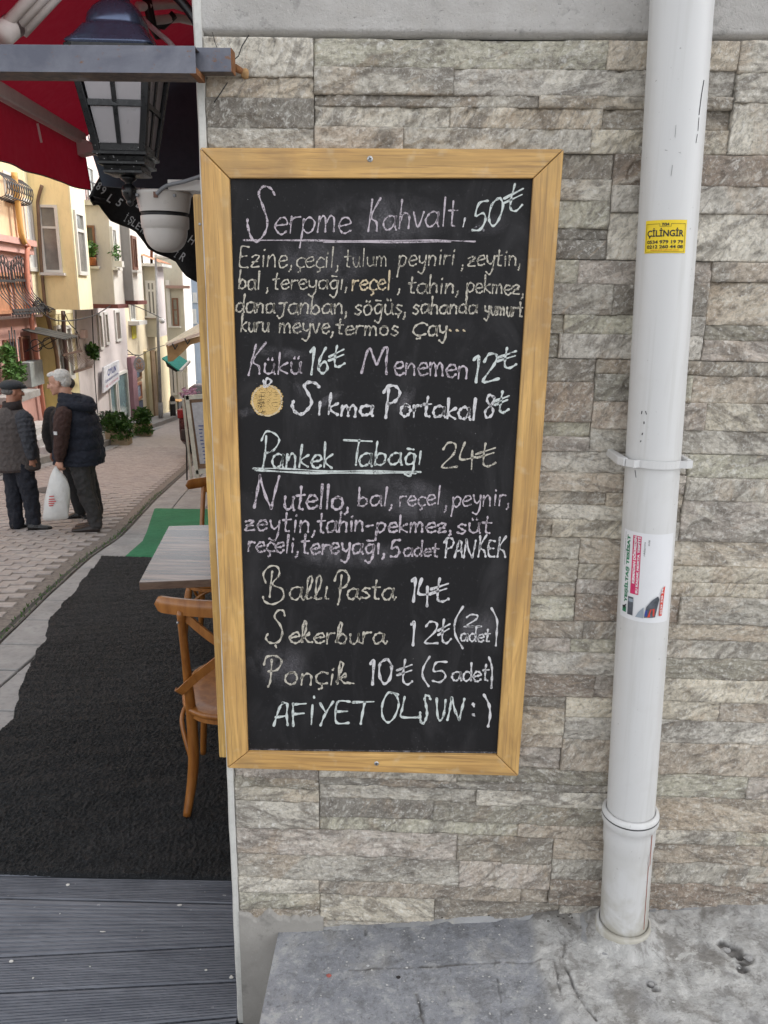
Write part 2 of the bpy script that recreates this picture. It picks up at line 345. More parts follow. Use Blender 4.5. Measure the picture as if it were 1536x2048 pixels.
MT['leaf'] = mat('leaf_green', (.07,.17,.03), .55, 6, .5, .3, .1, 40, rand=True)
MT['leaf_dark'] = mat('leaf_dark', (.025,.07,.02), .5, 6, .5, .3, .1)
MT['terracotta'] = mat('terracotta', (.42,.15,.06), .8)
MT['glass_dark'] = mat('window_glass', (.045,.05,.055), .08, 2, .3, .1, .02, spec=.8)
MT['glass_grey'] = mat('curtained_glass', (.20,.20,.185), .15, 3, .35, .2, .02, spec=.7)
MT['white_frame'] = mat('white_window_frame', (.62,.61,.58), .5, 4, .06, .1)
MT['brown_frame'] = mat('brown_window_frame', (.17,.075,.045), .5)
MT['wrought'] = mat('wrought_iron', (.045,.045,.05), .5, rand=True)
# ================================================================== the tiled corner building
WX0, WX1 = -0.415, 6.0
def strip_mesh(x0, x1, z0, z1, seed, fine=.0036, off=(0,0,0)):
    nx = max(4, int((x1-x0)/fine)); nz = max(4, int((z1-z0)/fine))
    X, Z = np.meshgrid(np.linspace(x0, x1, nx), np.linspace(z0, z1, nz))
    r = np.random.default_rng(seed); ang = r.uniform(-.25, .25); base = r.uniform(.0, .011)
    u = X*math.cos(ang)+Z*math.sin(ang); w = -X*math.sin(ang)+Z*math.cos(ang)
    q = fbm(u*7+fbm(u*14, w*26, seed+3)*.9, w*24, seed, 4)*5.5; fl = np.floor(q); fr = q-fl
    ter = (fl+np.clip((fr-.7)/.3, 0, 1)**2)/5.5
    tilt = (Z-z0)/(z1-z0)*r.uniform(-.004, .004)+(X-x0)/(x1-x0)*r.uniform(-.003, .003)
    cut = fbm(X*9+seed, Z*14-X*5, seed+20, 3); ch = np.clip((cut-.56)/.012, 0, 1)*.007
    rel = base+.012*ter+.005*fbm(X*50, Z*80, seed+9, 3)+.004*fbm(X*150, Z*170, seed+5, 2)+tilt*.6-ch*.7
    e = np.minimum(np.minimum(X-x0, x1-X), np.minimum(Z-z0, z1-Z)); ed = np.clip(e/(.0012+.0022*vnoise(X*90, Z*90, seed)), 0, 1)
    Y = -(rel*(.93+.07*ed)+.004)
    Xp = X.copy(); Zp = Z.copy(); pad = lambda A: np.pad(A, 1, mode='edge')
    X, Y, Z = pad(X), pad(Y), pad(Z); Y[0, :] = Y[-1, :] = .003; Y[:, 0] = Y[:, -1] = .003
    m_ = MB(); m_.grid(np.stack([X, Y, Z], -1), smooth=False); m_.sm = [True]*len(m_.sm); return m_
bld = thing('corner_building', 'corner building clad in grey split-stone tiles carrying the chalkboard and white pipe', 'building', (WX0, 0, ZD))
b_ = MB(); b_.box((-.43, .012, ZD-.4), (WX1, .30, 2.064)); part('wall_core', b_, MT['grout'], bld)
LIGHT_T = [(.72,.645,.51), (.68,.63,.55), (.64,.55,.43), (.76,.70,.59), (.58,.535,.455), (.63,.55,.475), (.60,.565,.44), (.56,.47,.37)]
DARK_T = [(.34,.30,.245), (.28,.255,.215), (.40,.35,.28), (.36,.33,.26), (.38,.30,.235)]
def stint(rr, h):
    c = rr.choice(DARK_T) if rr.random() < (.55 if h < .032 else .17) else rr.choice(LIGHT_T); k = rr.uniform(.88, 1.08); return tuple(min(.85, q_*k) for q_ in c)
TZ0 = 0.0557; sid = 100
for c_ in range(-1, 10):
    z0 = TZ0+.2*c_; z1 = z0+.2
    js = [-.4+.8*k for k in range(0, 8)] if c_ % 2 == 0 and c_ != 10 else [-1.016+.816*k for k in range(0, 9)]
    js = [j+(.8 if False else 0) for j in js]
    if c_ % 2 == 0: js = [WX0]+[-.402+.8*k for k in range(1, 9)]
    else: js = [-1.016+.816*k for k in range(9)]
    for j0, j1 in zip(js[:-1], js[1:]):
        x0 = max(j0, WX0)+.0007; x1 = min(j1, WX1)-.0007
        if x1-x0 < .03: 
            continue
        far = x0 > 1.35
        t_ = MB(); t_.box((x0, .003, z0+.0012), (x1, .011, z1-.0012)); ti = part('tile', t_, MT['grout'], bld)
        if far:
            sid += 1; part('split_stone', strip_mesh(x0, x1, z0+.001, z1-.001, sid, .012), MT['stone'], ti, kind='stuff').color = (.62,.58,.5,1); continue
        hidden = (x0 > -.44 and x1 < .30 and z0 > .45 and z1 < 1.86)
        rr = random.Random(sid*3+c_); n = rr.choice([3, 4, 4, 5]); hs = [rr.uniform(.45, 1.5) for _ in range(n)]; S_ = sum(hs); zz = z0+.0007
        for h in hs:
            hz = h/S_*(.2-.0014); xs = [x0]
            while True:
                st = rr.uniform(.16, .70); 
                if xs[-1]+st > x1-.07: break
                xs.append(xs[-1]+st)
            xs.append(x1)
            for a, b in zip(xs[:-1], xs[1:]):
                sid += 1
                cov = (a > -.43 and b < .29 and zz > .45 and zz+hz < 1.84)
                if cov or (zz+hz < -.07): continue
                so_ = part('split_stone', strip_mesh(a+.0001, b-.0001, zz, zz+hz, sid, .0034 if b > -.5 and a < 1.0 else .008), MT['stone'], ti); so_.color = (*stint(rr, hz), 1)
            zz += hz
# stucco band above, slightly proud, rough
gx = np.linspace(-.43, 3.0, 420); gzv = np.linspace(2.06, 2.75, 100)
X, Z = np.meshgrid(gx, gzv); Y = -.012-.006*fbm(X*4, Z*4, 5, 3)-.003*fbm(X*45, Z*60, 8, 3); Y[0, :] = .004
m_ = MB(); m_.grid(np.stack([X, Y, Z], -1)); part('stucco_band', m_, MT['stucco'], bld)
m_ = MB(); m_.box((-.43, .0, 2.07), (WX1, .30, 3.2)); m_.box((-.9, .002, 3.2), (WX1, 5.5, 7.0)); m_.box((.35, .31, ZD-.3), (WX1, 5.4, 3.18)); part('upper_wall', m_, MT['stucco'], bld)
# corner trim, thin uneven white strip
zs = np.linspace(-.385, 2.75, 60); P = []
m_ = MB()
for (xa, xb, y0) in ((-.4325, -.4165, -.020),):
    G = []
    for z in zs:
        w = .0006*math.sin(z*17)+.0005*math.sin(z*41)
        G.append([(xa-.004+w, .05, z), (xa-.001+w, y0+.006, z), (xa+.003+w*.4, y0, z), (xb+w*.3, y0, z), (xb+.0015, y0+.010, z)])
    m_.grid(np.array(G), smooth=False, flip=True)
part('corner_trim', m_, MT['white_trim'], bld)
# mortar pier and skirt under the tiles
def wall_sheet(x0, x1, zb, topf, y, seed, n=160, k=60):
    G = []
    for j in range(k):
        row = []
        for i in range(n):
            x = x0+(x1-x0)*i/(n-1); zt = topf(x); z = zb+(zt-zb)*j/(k-1)
            row.append((x, z))
        G.append(row)
    G = np.array(G); yy = y-.004*fbm(G[..., 0]*9, G[..., 1]*9, seed, 3)-.0016*fbm(G[..., 0]*60, G[..., 1]*60, seed+2, 3)
    yy[-1] = .002; yy[:, -1] = .002
    m_ = MB(); m_.grid(np.stack([G[..., 0], yy, G[..., 1]], -1)); return m_
def top1(x): return -.055+.11*float(fbm(np.array(x*18), np.array(.3), 31, 4))
part('mortar_pier', wall_sheet(-.416, -.19, ZD-.05, top1, -.022, 41), MT['render'], bld)
part('mortar_skirt', wall_sheet(-.191, 1.6, -.16, lambda x: .11*(x-.28)-.004+.026*float(fbm(np.array(x*16), np.array(.7), 37, 4))+.012*math.exp(-((x-.72)/.16)**2), -.024, 47, 300, 24), MT['rough_mortar'], bld)
# shopfront set back behind the corner, and the rest of the flank
m_ = MB(); m_.box((.26, .31, ZD-.1), (.345, .9, 2.9)); m_.box((.26, 3.6, ZD-.6), (.345, 5.4, 2.9)); m_.box((.26, .9, 2.45), (.345, 3.6, 2.9)); part('shopfront_wall', m_, MT['stucco'], bld)
m_ = MB()
for y0 in (.93, 1.83, 2.73): m_.box((.29, y0+.03, ZD-.2), (.30, y0+.83, 2.42))
part('shop_window', m_, MT['glass_dark'], bld)
m_ = MB()
for y0 in (.90, 1.80, 2.70, 3.57): m_.box((.265, y0, ZD-.3), (.325, y0+.06, 2.45))
part('window_mullion', m_, MT['brown_frame'], bld)
# ================================================================== chalkboard
BY = -.052     # front of the frame
def bp(px, py, Y=BY): return onY(px, py, Y)
TLc, TRc, BRc, BLc = bp(400,296), bp(1127,299), bp(1036,1552), bp(455,1536)
TLi, TRi, BRi, BLi = bp(459,357), bp(1066,357), bp(994,1511), bp(496,1504)
brd = thing('chalkboard', 'tall black chalkboard menu in an oak frame screwed to the stone wall', 'chalkboard', ((TLc[0]+TRc[0])/2, -.02, BLc[2]))
def rail(name, quad, horizontal):
    c = sum(quad)/4; loc = MB(); Q = np.array(quad)
    # local frame: long axis on local X for the grain
    me = MB(); q2 = Q-c
    if not horizontal: q2 = np.stack([q2[:, 2], q2[:, 1], -q2[:, 0]], 1)
    q2[:, 1] = 0; g = .0007
    n = len(q2); cen = q2.mean(0)
    V = np.vstack([q2, q2+np.array([0, .034, 0])]); me.add(V, [(3,2,1,0), (4,5,6,7), (0,1,5,4), (1,2,6,5), (2,3,7,6), (3,0,4,7)])
    msh = me.mesh(name); o = bpy.data.objects.new(name, msh); COL.objects.link(o); o.parent = brd; msh.materials.append(MT['oak'])
    o.location = (c-WO[brd.name]).tolist()
    if not horizontal: o.rotation_euler = (0, math.radians(-90), 0)
    WO[o.name] = c
    b = o.modifiers.new('b', 'BEVEL'); b.width = .0022; b.segments = 3
    return o
def fix(p): return np.array([p[0], BY, p[2]])
TLc, TRc, BRc, BLc, TLi, TRi, BRi, BLi = map(fix, (TLc, TRc, BRc, BLc, TLi, TRi, BRi, BLi))
gp = .0008
def sh(p, dx, dz): return p+np.array([dx*gp, 0, dz*gp])
rail('frame_rail', [sh(TLi,0,1), sh(TRi,0,1), sh(TRc,0,1), sh(TLc,0,1)], True)
rail('frame_rail', [sh(BLc,0,-1), sh(BRc,0,-1), sh(BRi,0,-1), sh(BLi,0,-1)], True)
rail('frame_stile', [sh(BLc,-1,0), sh(BLi,-1,0), sh(TLi,-1,0), sh(TLc,-1,0)], False)
rail('frame_stile', [sh(BRi,1,0), sh(BRc,1,0), sh(TRc,1,0), sh(TRi,1,0)], False)
PY = BY+.009
m_ = MB(); m_.add([BLi+(-.006,.009,-.006), BRi+(.006,.009,-.006), TRi+(.006,.009,.006), TLi+(-.006,.009,.006), BLi+(-.006,.012,-.006), BRi+(.006,.012,-.006), TRi+(.006,.012,.006), TLi+(-.006,.012,.006)], [(0,1,2,3), (7,6,5,4), (0,4,5,1), (1,5,6,2), (2,6,7,3), (3,7,4,0)])
slate = part('board_panel', m_, MT['slate'], brd)
m_ = MB(); dz = np.array([0, 0, 1.]); m_.add([BLi+(0,.0085,.0), BRi+(0,.0085,0), BRi+(0,.0085,.005), BLi+(0,.0085,.004)], [(0,1,2,3)]); part('chalk_dust', m_, CH['d'], brd, kind='stuff')
for (px, py) in ((740, 318), (753, 1527)):
    c = fix(bp(px, py)); m_ = MB(); m_.lathe(c+(0, .001, 0), [(.0001, -.0016), (.0012, -.0024), (.0052, -.0022), (.0062, -.0005), (.0062, .001)], 20, (0, 1, 0)); s_ = part('screw', m_, MT['zinc'], brd)
    m_ = MB()
    for a in (.3, .3+math.pi/2): d = np.array([math.cos(a), 0, math.sin(a)])*.0032; m_.bar(c-d+(0,-.0014,0), c+d+(0,-.0014,0), .0012, .0014, up=(0,1,0))
    part('screw_recess', m_, MT['black'], s_)
# second board seen edge-on on the flank
sb = thing('side_menu_board', 'wooden board seen edge-on just behind the left side of the chalkboard', 'chalkboard', (-.49, .06, .43))
a0 = onY(385, 388, .05); a1 = onY(430, 1515, .05); a1b = onY(452, 1517, .05)
xl_ = a0[0]; hw2 = (-.4345-xl_)/2; c0 = np.array([xl_+hw2, .05, (a0[2]+a1[2])/2]); L_ = a0[2]-a1[2]
me = MB(); me.box((-L_/2, 0, -hw2), (L_/2, .05, hw2)); msh = me.mesh('frame_stile'); o = bpy.data.objects.new('frame_stile', msh); COL.objects.link(o); o.parent = sb; msh.materials.append(MT['pine'])
o.location = (c0-WO[sb.name]).tolist(); o.rotation_euler = (0, math.radians(-90), 0); bm_ = o.modifiers.new('b', 'BEVEL'); bm_.width = .003; bm_.segments = 2
m_ = MB(); m_.box((xl_+.002, .101, a1[2]), (-.437, .27, a1[2]+.05)); m_.box((xl_+.002, .101, a0[2]-.05), (-.437, .27, a0[2])); part('frame_rail', m_, MT['pine'], sb)
m_ = MB(); m_.box((xl_+.008, .101, a1[2]+.051), (xl_+.016, .27, a0[2]-.051)); part('board_panel', m_, MT['slate'], sb)
m_ = MB(); m_.lathe(c0+(-.004, .0, L_/2-.06), [(.0001, -.0012), (.003, -.001), (.0035, .002)], 12, (0,1,0)); part('screw', m_, MT['zinc'], sb)
# ================================================================== downpipe
PA = onY(1364, 0, -.085); PBm = onY(1265, 1560, -.085); d_ = (PBm-PA)/(PA[2]-PBm[2])
def pc(z): return np.array([PA[0]+(PA[2]-z)*d_[0], -.085, z])
zc = onY(1262, 1640, -.13)[2]
zb_ = .11*(pc(0)[0]-.28)+.004
R1 = .0555; R2 = .060; axp = nrm(pc(1)-pc(0))
pipe = thing('drain_pipe', 'white plastic drain pipe running down the stone wall into the pavement', 'pipe', pc(zb_))
m_ = MB(); m_.tube([pc(z) for z in np.linspace(zc-.02, 3.4, 20)], R1, 48, caps=False); part('pipe_length', m_, MT['pvc'], pipe)
c0 = pc(zb_); k_ = lambda z: (z-zb_)
m_ = MB(); h = zc-zb_
m_.lathe(c0, [(.0575, -.03), (.0575, .03), (.0575, h-.115), (.0585, h-.10), (.0605, h-.09), (.0608, h-.055), (.0608, h-.04), (.064, h-.034), (.0665, h-.026), (.0665, h-.010), (.0645, h-.003), (.0608, h), (.0572, h+.002), (.0560, h-.006)], 48, axp); part('pipe_socket', m_, MT['pvc'], pipe)
m_ = MB(); m_.lathe(c0, [(.0612, h-.008), (.0666, h-.010), (.0668, h-.0135), (.0655, h-.015)], 48, axp); part('rubber_seal', m_, mat('grey_rubber', (.06,.06,.06), .7), pipe)
m_ = MB(); m_.lathe(c0, [(.0577, .0), (.060, .045), (.067, .036), (.070, .02), (.071, .002), (.069, -.012), (.074, -.03)], 40, axp); part('foot_collar', m_, MT['pvc'], pipe)
m_ = MB(); G = []
for i in range(73):
    a = 2*math.pi*i/72; row = []
    for k in range(13):
        b = math.pi*k/12; nz = float(fbm(np.array(a*3.0 if i < 72 else 0.0), np.array(k*.5), 55, 3)); rr = .078+.030*math.cos(b)*(.5+nz); row.append(c0+np.array([math.cos(a)*rr, math.sin(a)*rr, -.012+.020*math.sin(b)*(.35+1.1*nz)]))
    G.append(row)
m_.grid(np.array(G)); part('mortar_bed', m_, MT['rough_mortar'], pipe)
# red line on the socket
m_ = MB(); G = []
for i in range(30):
    z = zb_+.055+(h-.09)*i/29; c = pc(z)
    rr = R1+.0023 if z < zc-.13 else R1+.0060
    G.append([c+np.array([math.sin(a)*rr, -math.cos(a)*rr, 0]) for a in (.66, .71)])
m_.grid(np.array(G)); m_.grid(np.array(G)[:, ::-1]); part('red_stripe', m_, mat('faded_red_print', (.50,.16,.11), .6), pipe)
# bracket
zk = onY(1305, 930, -.14)[2]; c = pc(zk); m_ = MB(); pts = []
for a in np.linspace(-1.75, 1.75, 28): pts.append(c+np.array([math.sin(a)*(R1+.003), -math.cos(a)*(R1+.003), 0]))
def band(m_, pts, h0, t):
    G = []
    for i, p in enumerate(pts):
        q = pts[min(i+1, len(pts)-1)]-pts[max(i-1, 0)]; n = nrm(np.cross(q, (0, 0, 1))); G.append([p+(0,0,-h0), p+(0,0,h0), p+n*t+(0,0,h0), p+n*t+(0,0,-h0), p+(0,0,-h0)])
    m_.grid(np.array(G), smooth=False)
pts = [c+np.array([-.083, .03, 0]), c+np.array([-.078, -.035, 0]), c+np.array([-.045, -.052, 0])]
pts = [c+np.array([-.064, -.034, 0]), c+np.array([-.052, -.048, 0])]+[c+np.array([math.sin(a)*(R1+.0035), -math.cos(a)*(R1+.0035), 0]) for a in np.linspace(-.75, .75, 14)]+[c+np.array([.054, -.044, 0]), c+np.array([.068, -.038, 0])]
band(m_, pts, .0078, .0028); clamp = part('pipe_clamp', m_, MT['pvc'], pipe)
m_ = MB()
m_.prism([c+q for q in ((-.079,.084,-.0085), (-.068,.084,-.0085), (-.060,-.030,-.0085), (-.070,-.036,-.0085), (-.079,-.018,-.0085))], (0,0,.017))
part('clamp_bracket', m_, MT['pvc'], clamp, bevel=.002); m_ = MB(); m_.prism([c+q for q in ((.060,.084,-.0085), (.068,.084,-.0085), (.070,-.030,-.0085), (.060,-.030,-.0085))], (0,0,.017)); part('clamp_bracket', m_, MT['pvc'], clamp, bevel=.002)
m_ = MB(); m_.box(c+(-.088, .08, -.014), c+(.08, .094, .014)); part('clamp_base', m_, MT['pvc'], clamp)
# scratches on the pipe
def on_pipe(px, py, dr=.0006):
    v = ray(px, py); # intersect with leaning cylinder (approx. vertical)
    z = 1.0
    for _ in range(6):
        c = pc(z); a = v[0]**2+v[1]**2; o_ = CAM[:2]-c[:2]; b = 2*(v[0]*o_[0]+v[1]*o_[1]); cc = o_@o_-(R1+dr)**2; D = max(0, b*b-4*a*cc)
        t = (-b-math.sqrt(D))/(2*a); p = CAM+v*t; z = p[2]
    return p
m_ = MB()
for pl, w in ((((1408,160),(1403,190),(1398,230)), 1.6), (((1398,235),(1396,262)), 1.0), (((1395,268),(1392,286)), .9), (((1284,822),(1283,828)), 2), (((1288,843),(1288,848)), 2.2), (((1291,822),(1293,829)), 1.6), (((1285,866),(1284,870)), 2.2), (((1282,881),(1281,884)), 2), (((1270,940),(1272,955)), 1.2), (((1330,300),(1362,306)), .5), (((1345,330),(1342,352)), .5), (((1352,250),(1350,275)), .4)):
    P_ = [on_pipe(*p) for p in pl]
    for p, q in zip(P_[:-1], P_[1:]): m_.bar(p, q, w*.0009, .0004, up=(0,1,0))
part('scuff_mark', m_, MT['black'], pipe, kind='stuff')
# stickers wrapped on the pipe: u along the arc (m), z along the pipe
def wrap(V, a_mid, z_mid, rot, dr):
    ca, sa = math.cos(rot), math.sin(rot); out = []
    for x, y in V[:, :2]:
        X_ = x*ca-y*sa; Z_ = x*sa+y*ca; z = z_mid+Z_; a = a_mid+X_/R1; c = pc(z); out.append(c+np.array([math.sin(a)*(R1+dr), -math.cos(a)*(R1+dr), 0]))
    return np.array(out)
def text_flat(s, size, sx=1.0, bold=0.0, align='CENTER'):
    cu = bpy.data.curves.new('t', 'FONT'); cu.body = s; cu.size = size; cu.offset = bold; cu.align_x = align; cu.align_y = 'CENTER'; cu.resolution_u = 3
    o = bpy.data.objects.new('t', cu); COL.objects.link(o); dg = bpy.context.evaluated_depsgraph_get(); me = bpy.data.meshes.new_from_object(o.evaluated_get(dg))
    V = np.array([v.co[:] for v in me.vertices]); F = [tuple(p.vertices) for p in me.polygons]; bpy.data.objects.remove(o); bpy.data.curves.remove(cu); bpy.data.meshes.remove(me)
    if len(V): V[:, 0] *= sx
    return V, F
def fit_text(s, w, h, bold=0.0):
    V, F = text_flat(s, 1.0, 1.0, bold); lo = V.min(0); hi = V.max(0); V = (V-(lo+hi)/2); V[:, 0] *= w/(hi[0]-lo[0]); V[:, 1] *= h/(hi[1]-lo[1]); return V, F
def rect_pts(x0, y0, x1, y1, n=14, k=2):
    X, Y = np.meshgrid(np.linspace(x0, x1, n), np.linspace(y0, y1, k)); V = np.stack([X.ravel(), Y.ravel(), X.ravel()*0], 1)
    F = [(j*n+i, j*n+i+1, (j+1)*n+i+1, (j+1)*n+i) for j in range(k-1) for i in range(n-1)]; return V, F
class Sticker:
    def __init__(s, name, label, cat, pxc, rot, mat_, w, h, sy=1.0):
        s.sy = sy; p = on_pipe(*pxc); s.z = p[2]; c = pc(s.z); s.a = math.atan2(p[0]-c[0], -(p[1]-c[1])); s.rot = rot; s.k = 0
        m_ = MB(); V, F = rect_pts(-w/2, -h/2*sy, w/2, h/2*sy, 24, 4); m_.add(wrap(V, s.a, s.z, rot, .0007), F, True)
        s.o = single(name, m_, mat_, label, cat)
    def put(s, name, VF, x, y, m, rot=0):
        V, F = VF; V = V.copy(); c, q = math.cos(rot), math.sin(rot); V[:, :2] = np.stack([V[:,0]*c-V[:,1]*q+x, V[:,0]*q+V[:,1]*c+y], 1); V[:, 1] *= s.sy; s.k += 1
        mb = MB(); mb.add(wrap(V, s.a, s.z, s.rot, .0010+.00012*s.k), F, True); part(name, mb, m, s.o)
Kk = mat('black_ink', (.02,.02,.02), .6); KY = mat('yellow_sticker', (.80,.58,.01), .5, 4, .04, .05, .02); KR = mat('orange_ink', (.62,.16,.03), .6)
leanr = math.atan2(PA[0]-PBm[0], PA[2]-PBm[2])
yst = Sticker('yellow_sticker', 'small yellow locksmith sticker high on the white pipe', 'sticker', (1330, 473), math.radians(.5), KY, .079, .059)
yst.put('printed_line', fit_text('ÇİLİNGİR', .068, .0185, .03), 0, .0065, Kk)
yst.put('printed_line', fit_text('0534 979 19 79', .067, .0064, .03), 0, -.0095, Kk)
yst.put('printed_line', fit_text('0212 260 44 08', .067, .0064, .03), 0, -.0180, Kk)
yst.put('printed_line', fit_text('7/24', .013, .0050, .05), 0, .0218, Kk)
yst.put('printed_line', fit_text('www.acil-cilingir.com', .052, .0032, .02), 0, -.0242, KR)
V, F = [], []
m_V = []
for (x0, y0, x1, y1) in ((-.036, .0225, -.010, .0231), (.010, .0225, .036, .0231), (-.036, -.0275, .036, -.0269), (-.0363, -.027, -.0357, .0228), (.0357, -.027, .0363, .0228), (-.0103, .0180, -.0097, .0228), (.0097, .0180, .0103, .0228), (-.010, .0178, .010, .0183)):
    v, f = rect_pts(x0, y0, x1, y1, 8 if x1-x0 > .002 else 2, 2); F += [tuple(i+len(V) for i in q) for q in f]; V += v.tolist()
yst.put('printed_border', (np.array(V), F), 0, 0, Kk)
KG = mat('green_ink', (.02,.20,.09), .6); KP = mat('pink_band', (.62,.03,.13), .6); KW = mat('white_ink', (.75,.75,.75), .6); KS = mat('white_sticker', (.70,.70,.71), .5, 4, .04, .06, .02)
wst = Sticker('white_sticker', 'large torn white plumber sticker wrapped round the middle of the white pipe', 'sticker', (1293, 1158), 0, KS, .118, .158, 1.26)
wst.put('printed_line', fit_text('YEŞİLTAŞ TESİSAT', .122, .0125, .05), -.0435, .010, KG, math.pi/2)
wst.put('printed_line', fit_text('www.yesiltastesisat.com', .06, .0026, .01), -.0525, .045, Kk, math.pi/2)
wst.put('pink_band', rect_pts(-.0325, -.031, -.0145, .073, 6, 2), 0, 0, KP)
wst.put('printed_line', fit_text('KIRMADAN DÖKMEDEN', .084, .0074, .05), -.0275, .030, KW, math.pi/2)
wst.put('printed_line', fit_text('SU KAÇAK NOKTA TESPİTİ', .101, .0074, .05), -.0190, .0215, KW, math.pi/2)
wst.put('handwriting', fit_text('nklarını', .024, .0035, .0), -.0075, .052, Kk, math.pi/2)
wst.put('handwriting', fit_text('niz', .010, .0035, .0), .0005, .064, Kk, math.pi/2)
GB = mat('photo_print_grey', (.10,.11,.13), .4, 60, .7, .6); GL = mat('photo_print_blue_grey', (.30,.35,.40), .5); GR_ = mat('photo_print_red', (.60,.05,.03), .5); GBl = mat('photo_print_blue', (.03,.06,.28), .5)
wst.put('logo_mark', rect_pts(-.050, -.068, -.040, -.058, 4, 2), 0, 0, KG)
wst.put('logo_mark', (np.array([(-.051,-.058,0), (-.045,-.064,0), (-.039,-.052,0), (-.045,-.056,0)]), [(0,1,2,3)]), 0, 0, Kk)
wst.put('printed_photo', rect_pts(-.036, -.070, -.024, -.037, 4, 3), 0, 0, GB)
wst.put('printed_photo', rect_pts(-.0345, -.046, -.0245, -.040, 4, 3), 0, 0, GL)
def poly(P): return np.array([(x, y, 0) for x, y in P]), [tuple(range(len(P)))]
wst.put('printed_photo', poly([(-.018,-.071), (-.002,-.071), (-.002,-.051), (-.012,-.061)]), 0, 0, GL)
wst.put('printed_photo', poly([(-.0005,-.070), (.015,-.069), (.022,-.068), (.029,-.036), (.026,-.030), (.014,-.037), (.003,-.050)]), 0, 0, GB)
wst.put('printed_photo', poly([(.006,-.069), (.020,-.066), (.020,-.052), (.011,-.054)]), 0, 0, GR_)
wst.put('printed_photo', poly([(.000,-.066), (.005,-.068), (.006,-.055), (.002,-.056)]), 0, 0, GBl)
wst.put('red_band', poly([(.030,-.066), (.037,-.066), (.041,-.012), (.036,-.016), (.032,-.028)]), 0, 0, GR_)
wst.put('printed_line', fit_text('0539 346 34', .046, .0045, .02), .0345, -.040, KW, math.pi/2)
# ================================================================== pavement (sloping slab) and mortar apron
def pz(x): return .11*(np.clip(x, -2, 3.0)-.28)
XS = -.311
def pav_grid(x0, x1, y0, y1, nx, ny, dz, amp, seed):
    X, Y = np.meshgrid(np.linspace(x0, x1, nx), np.linspace(y0, y1, ny)); Z = pz(X)+dz+amp*(fbm(X*3, Y*3, seed, 3)-.45)*2+amp*.25*fbm(X*30, Y*30, seed+4, 3)
    return X, Y, Z
pav = None
X, Y, Z = pav_grid(XS, 1.25, -.62, .006, 600, 250, 0, .0025, 11)
crk = np.zeros_like(X)  # dirt collected in joints and hollows
def crack(pl, w=.004, d=.008):
    w = w*.42; d = d*.55
    global Z, crk
    wx = .012*(fbm(X*22, Y*22, 81, 3)-.45)+.004*(vnoise(X*90, Y*90, 83)-.5); wy = .012*(fbm(X*22, Y*22, 85, 3)-.45)
    for (a, b) in zip(pl[:-1], pl[1:]):
        a = np.array(a[:2]); b = np.array(b[:2]); ab = b-a; t = np.clip(((X-a[0])*ab[0]+(Y-a[1])*ab[1])/(ab@ab), 0, 1)
        D = np.hypot(X+wx-(a[0]+ab[0]*t), Y+wy-(a[1]+ab[1]*t)); Z = Z-d*np.exp(-(D/w)**2); crk = np.maximum(crk, np.exp(-(D/(w*1.3))**2)*np.clip(fbm(X*35, Y*35, 91, 3)*3-.7, 0, 1))
def onP(px, py): return on(px, py, (-.11, 0, 1), -.11*.28)
crack([onP(700, 1940), onP(860, 1932), onP(1000, 1926), onP(1130, 1925)], .006, .006)
crack([onP(1105, 1930), onP(1112, 1960), onP(1120, 1995)], .006, .009)
crack([onP(835, 1990), onP(845, 2048)], .006, .006); crack([onP(990, 1930), onP(1000, 1990), onP(1004, 2048)], .004, .004); crack([onP(1128, 1880), onP(1122, 1930), onP(1150, 1990), onP(1190, 2048)], .006, .008); crack([onP(560,1852), onP(760,1846), onP(900,1838), onP(1130,1822)], .008, .006); crack([onP(735,1840), onP(728,1870)], .008, .008)
cr2 = onP(1125, 1985)
for (px, py, r_) in ((1465,1908,.022), (1490,1925,.020), (1447,1895,.015), (1483,1945,.012), (1300,1975,.012), (1310,1985,.01), (1168,1862,.008)):
    c = onP(px, py); h_ = np.exp(-np.clip(((X-c[0])/r_)**2+((Y-c[1])/(r_*.8))**2+(fbm(X*60, Y*60, 93, 3)-.45)*2.5, 0, 9)**3); Z = Z-.010*h_*(.5+fbm(X*70, Y*70, 97, 2)); crk = np.maximum(crk, h_*np.clip(fbm(X*50, Y*50, 95, 3)*2.4, 0, .9))
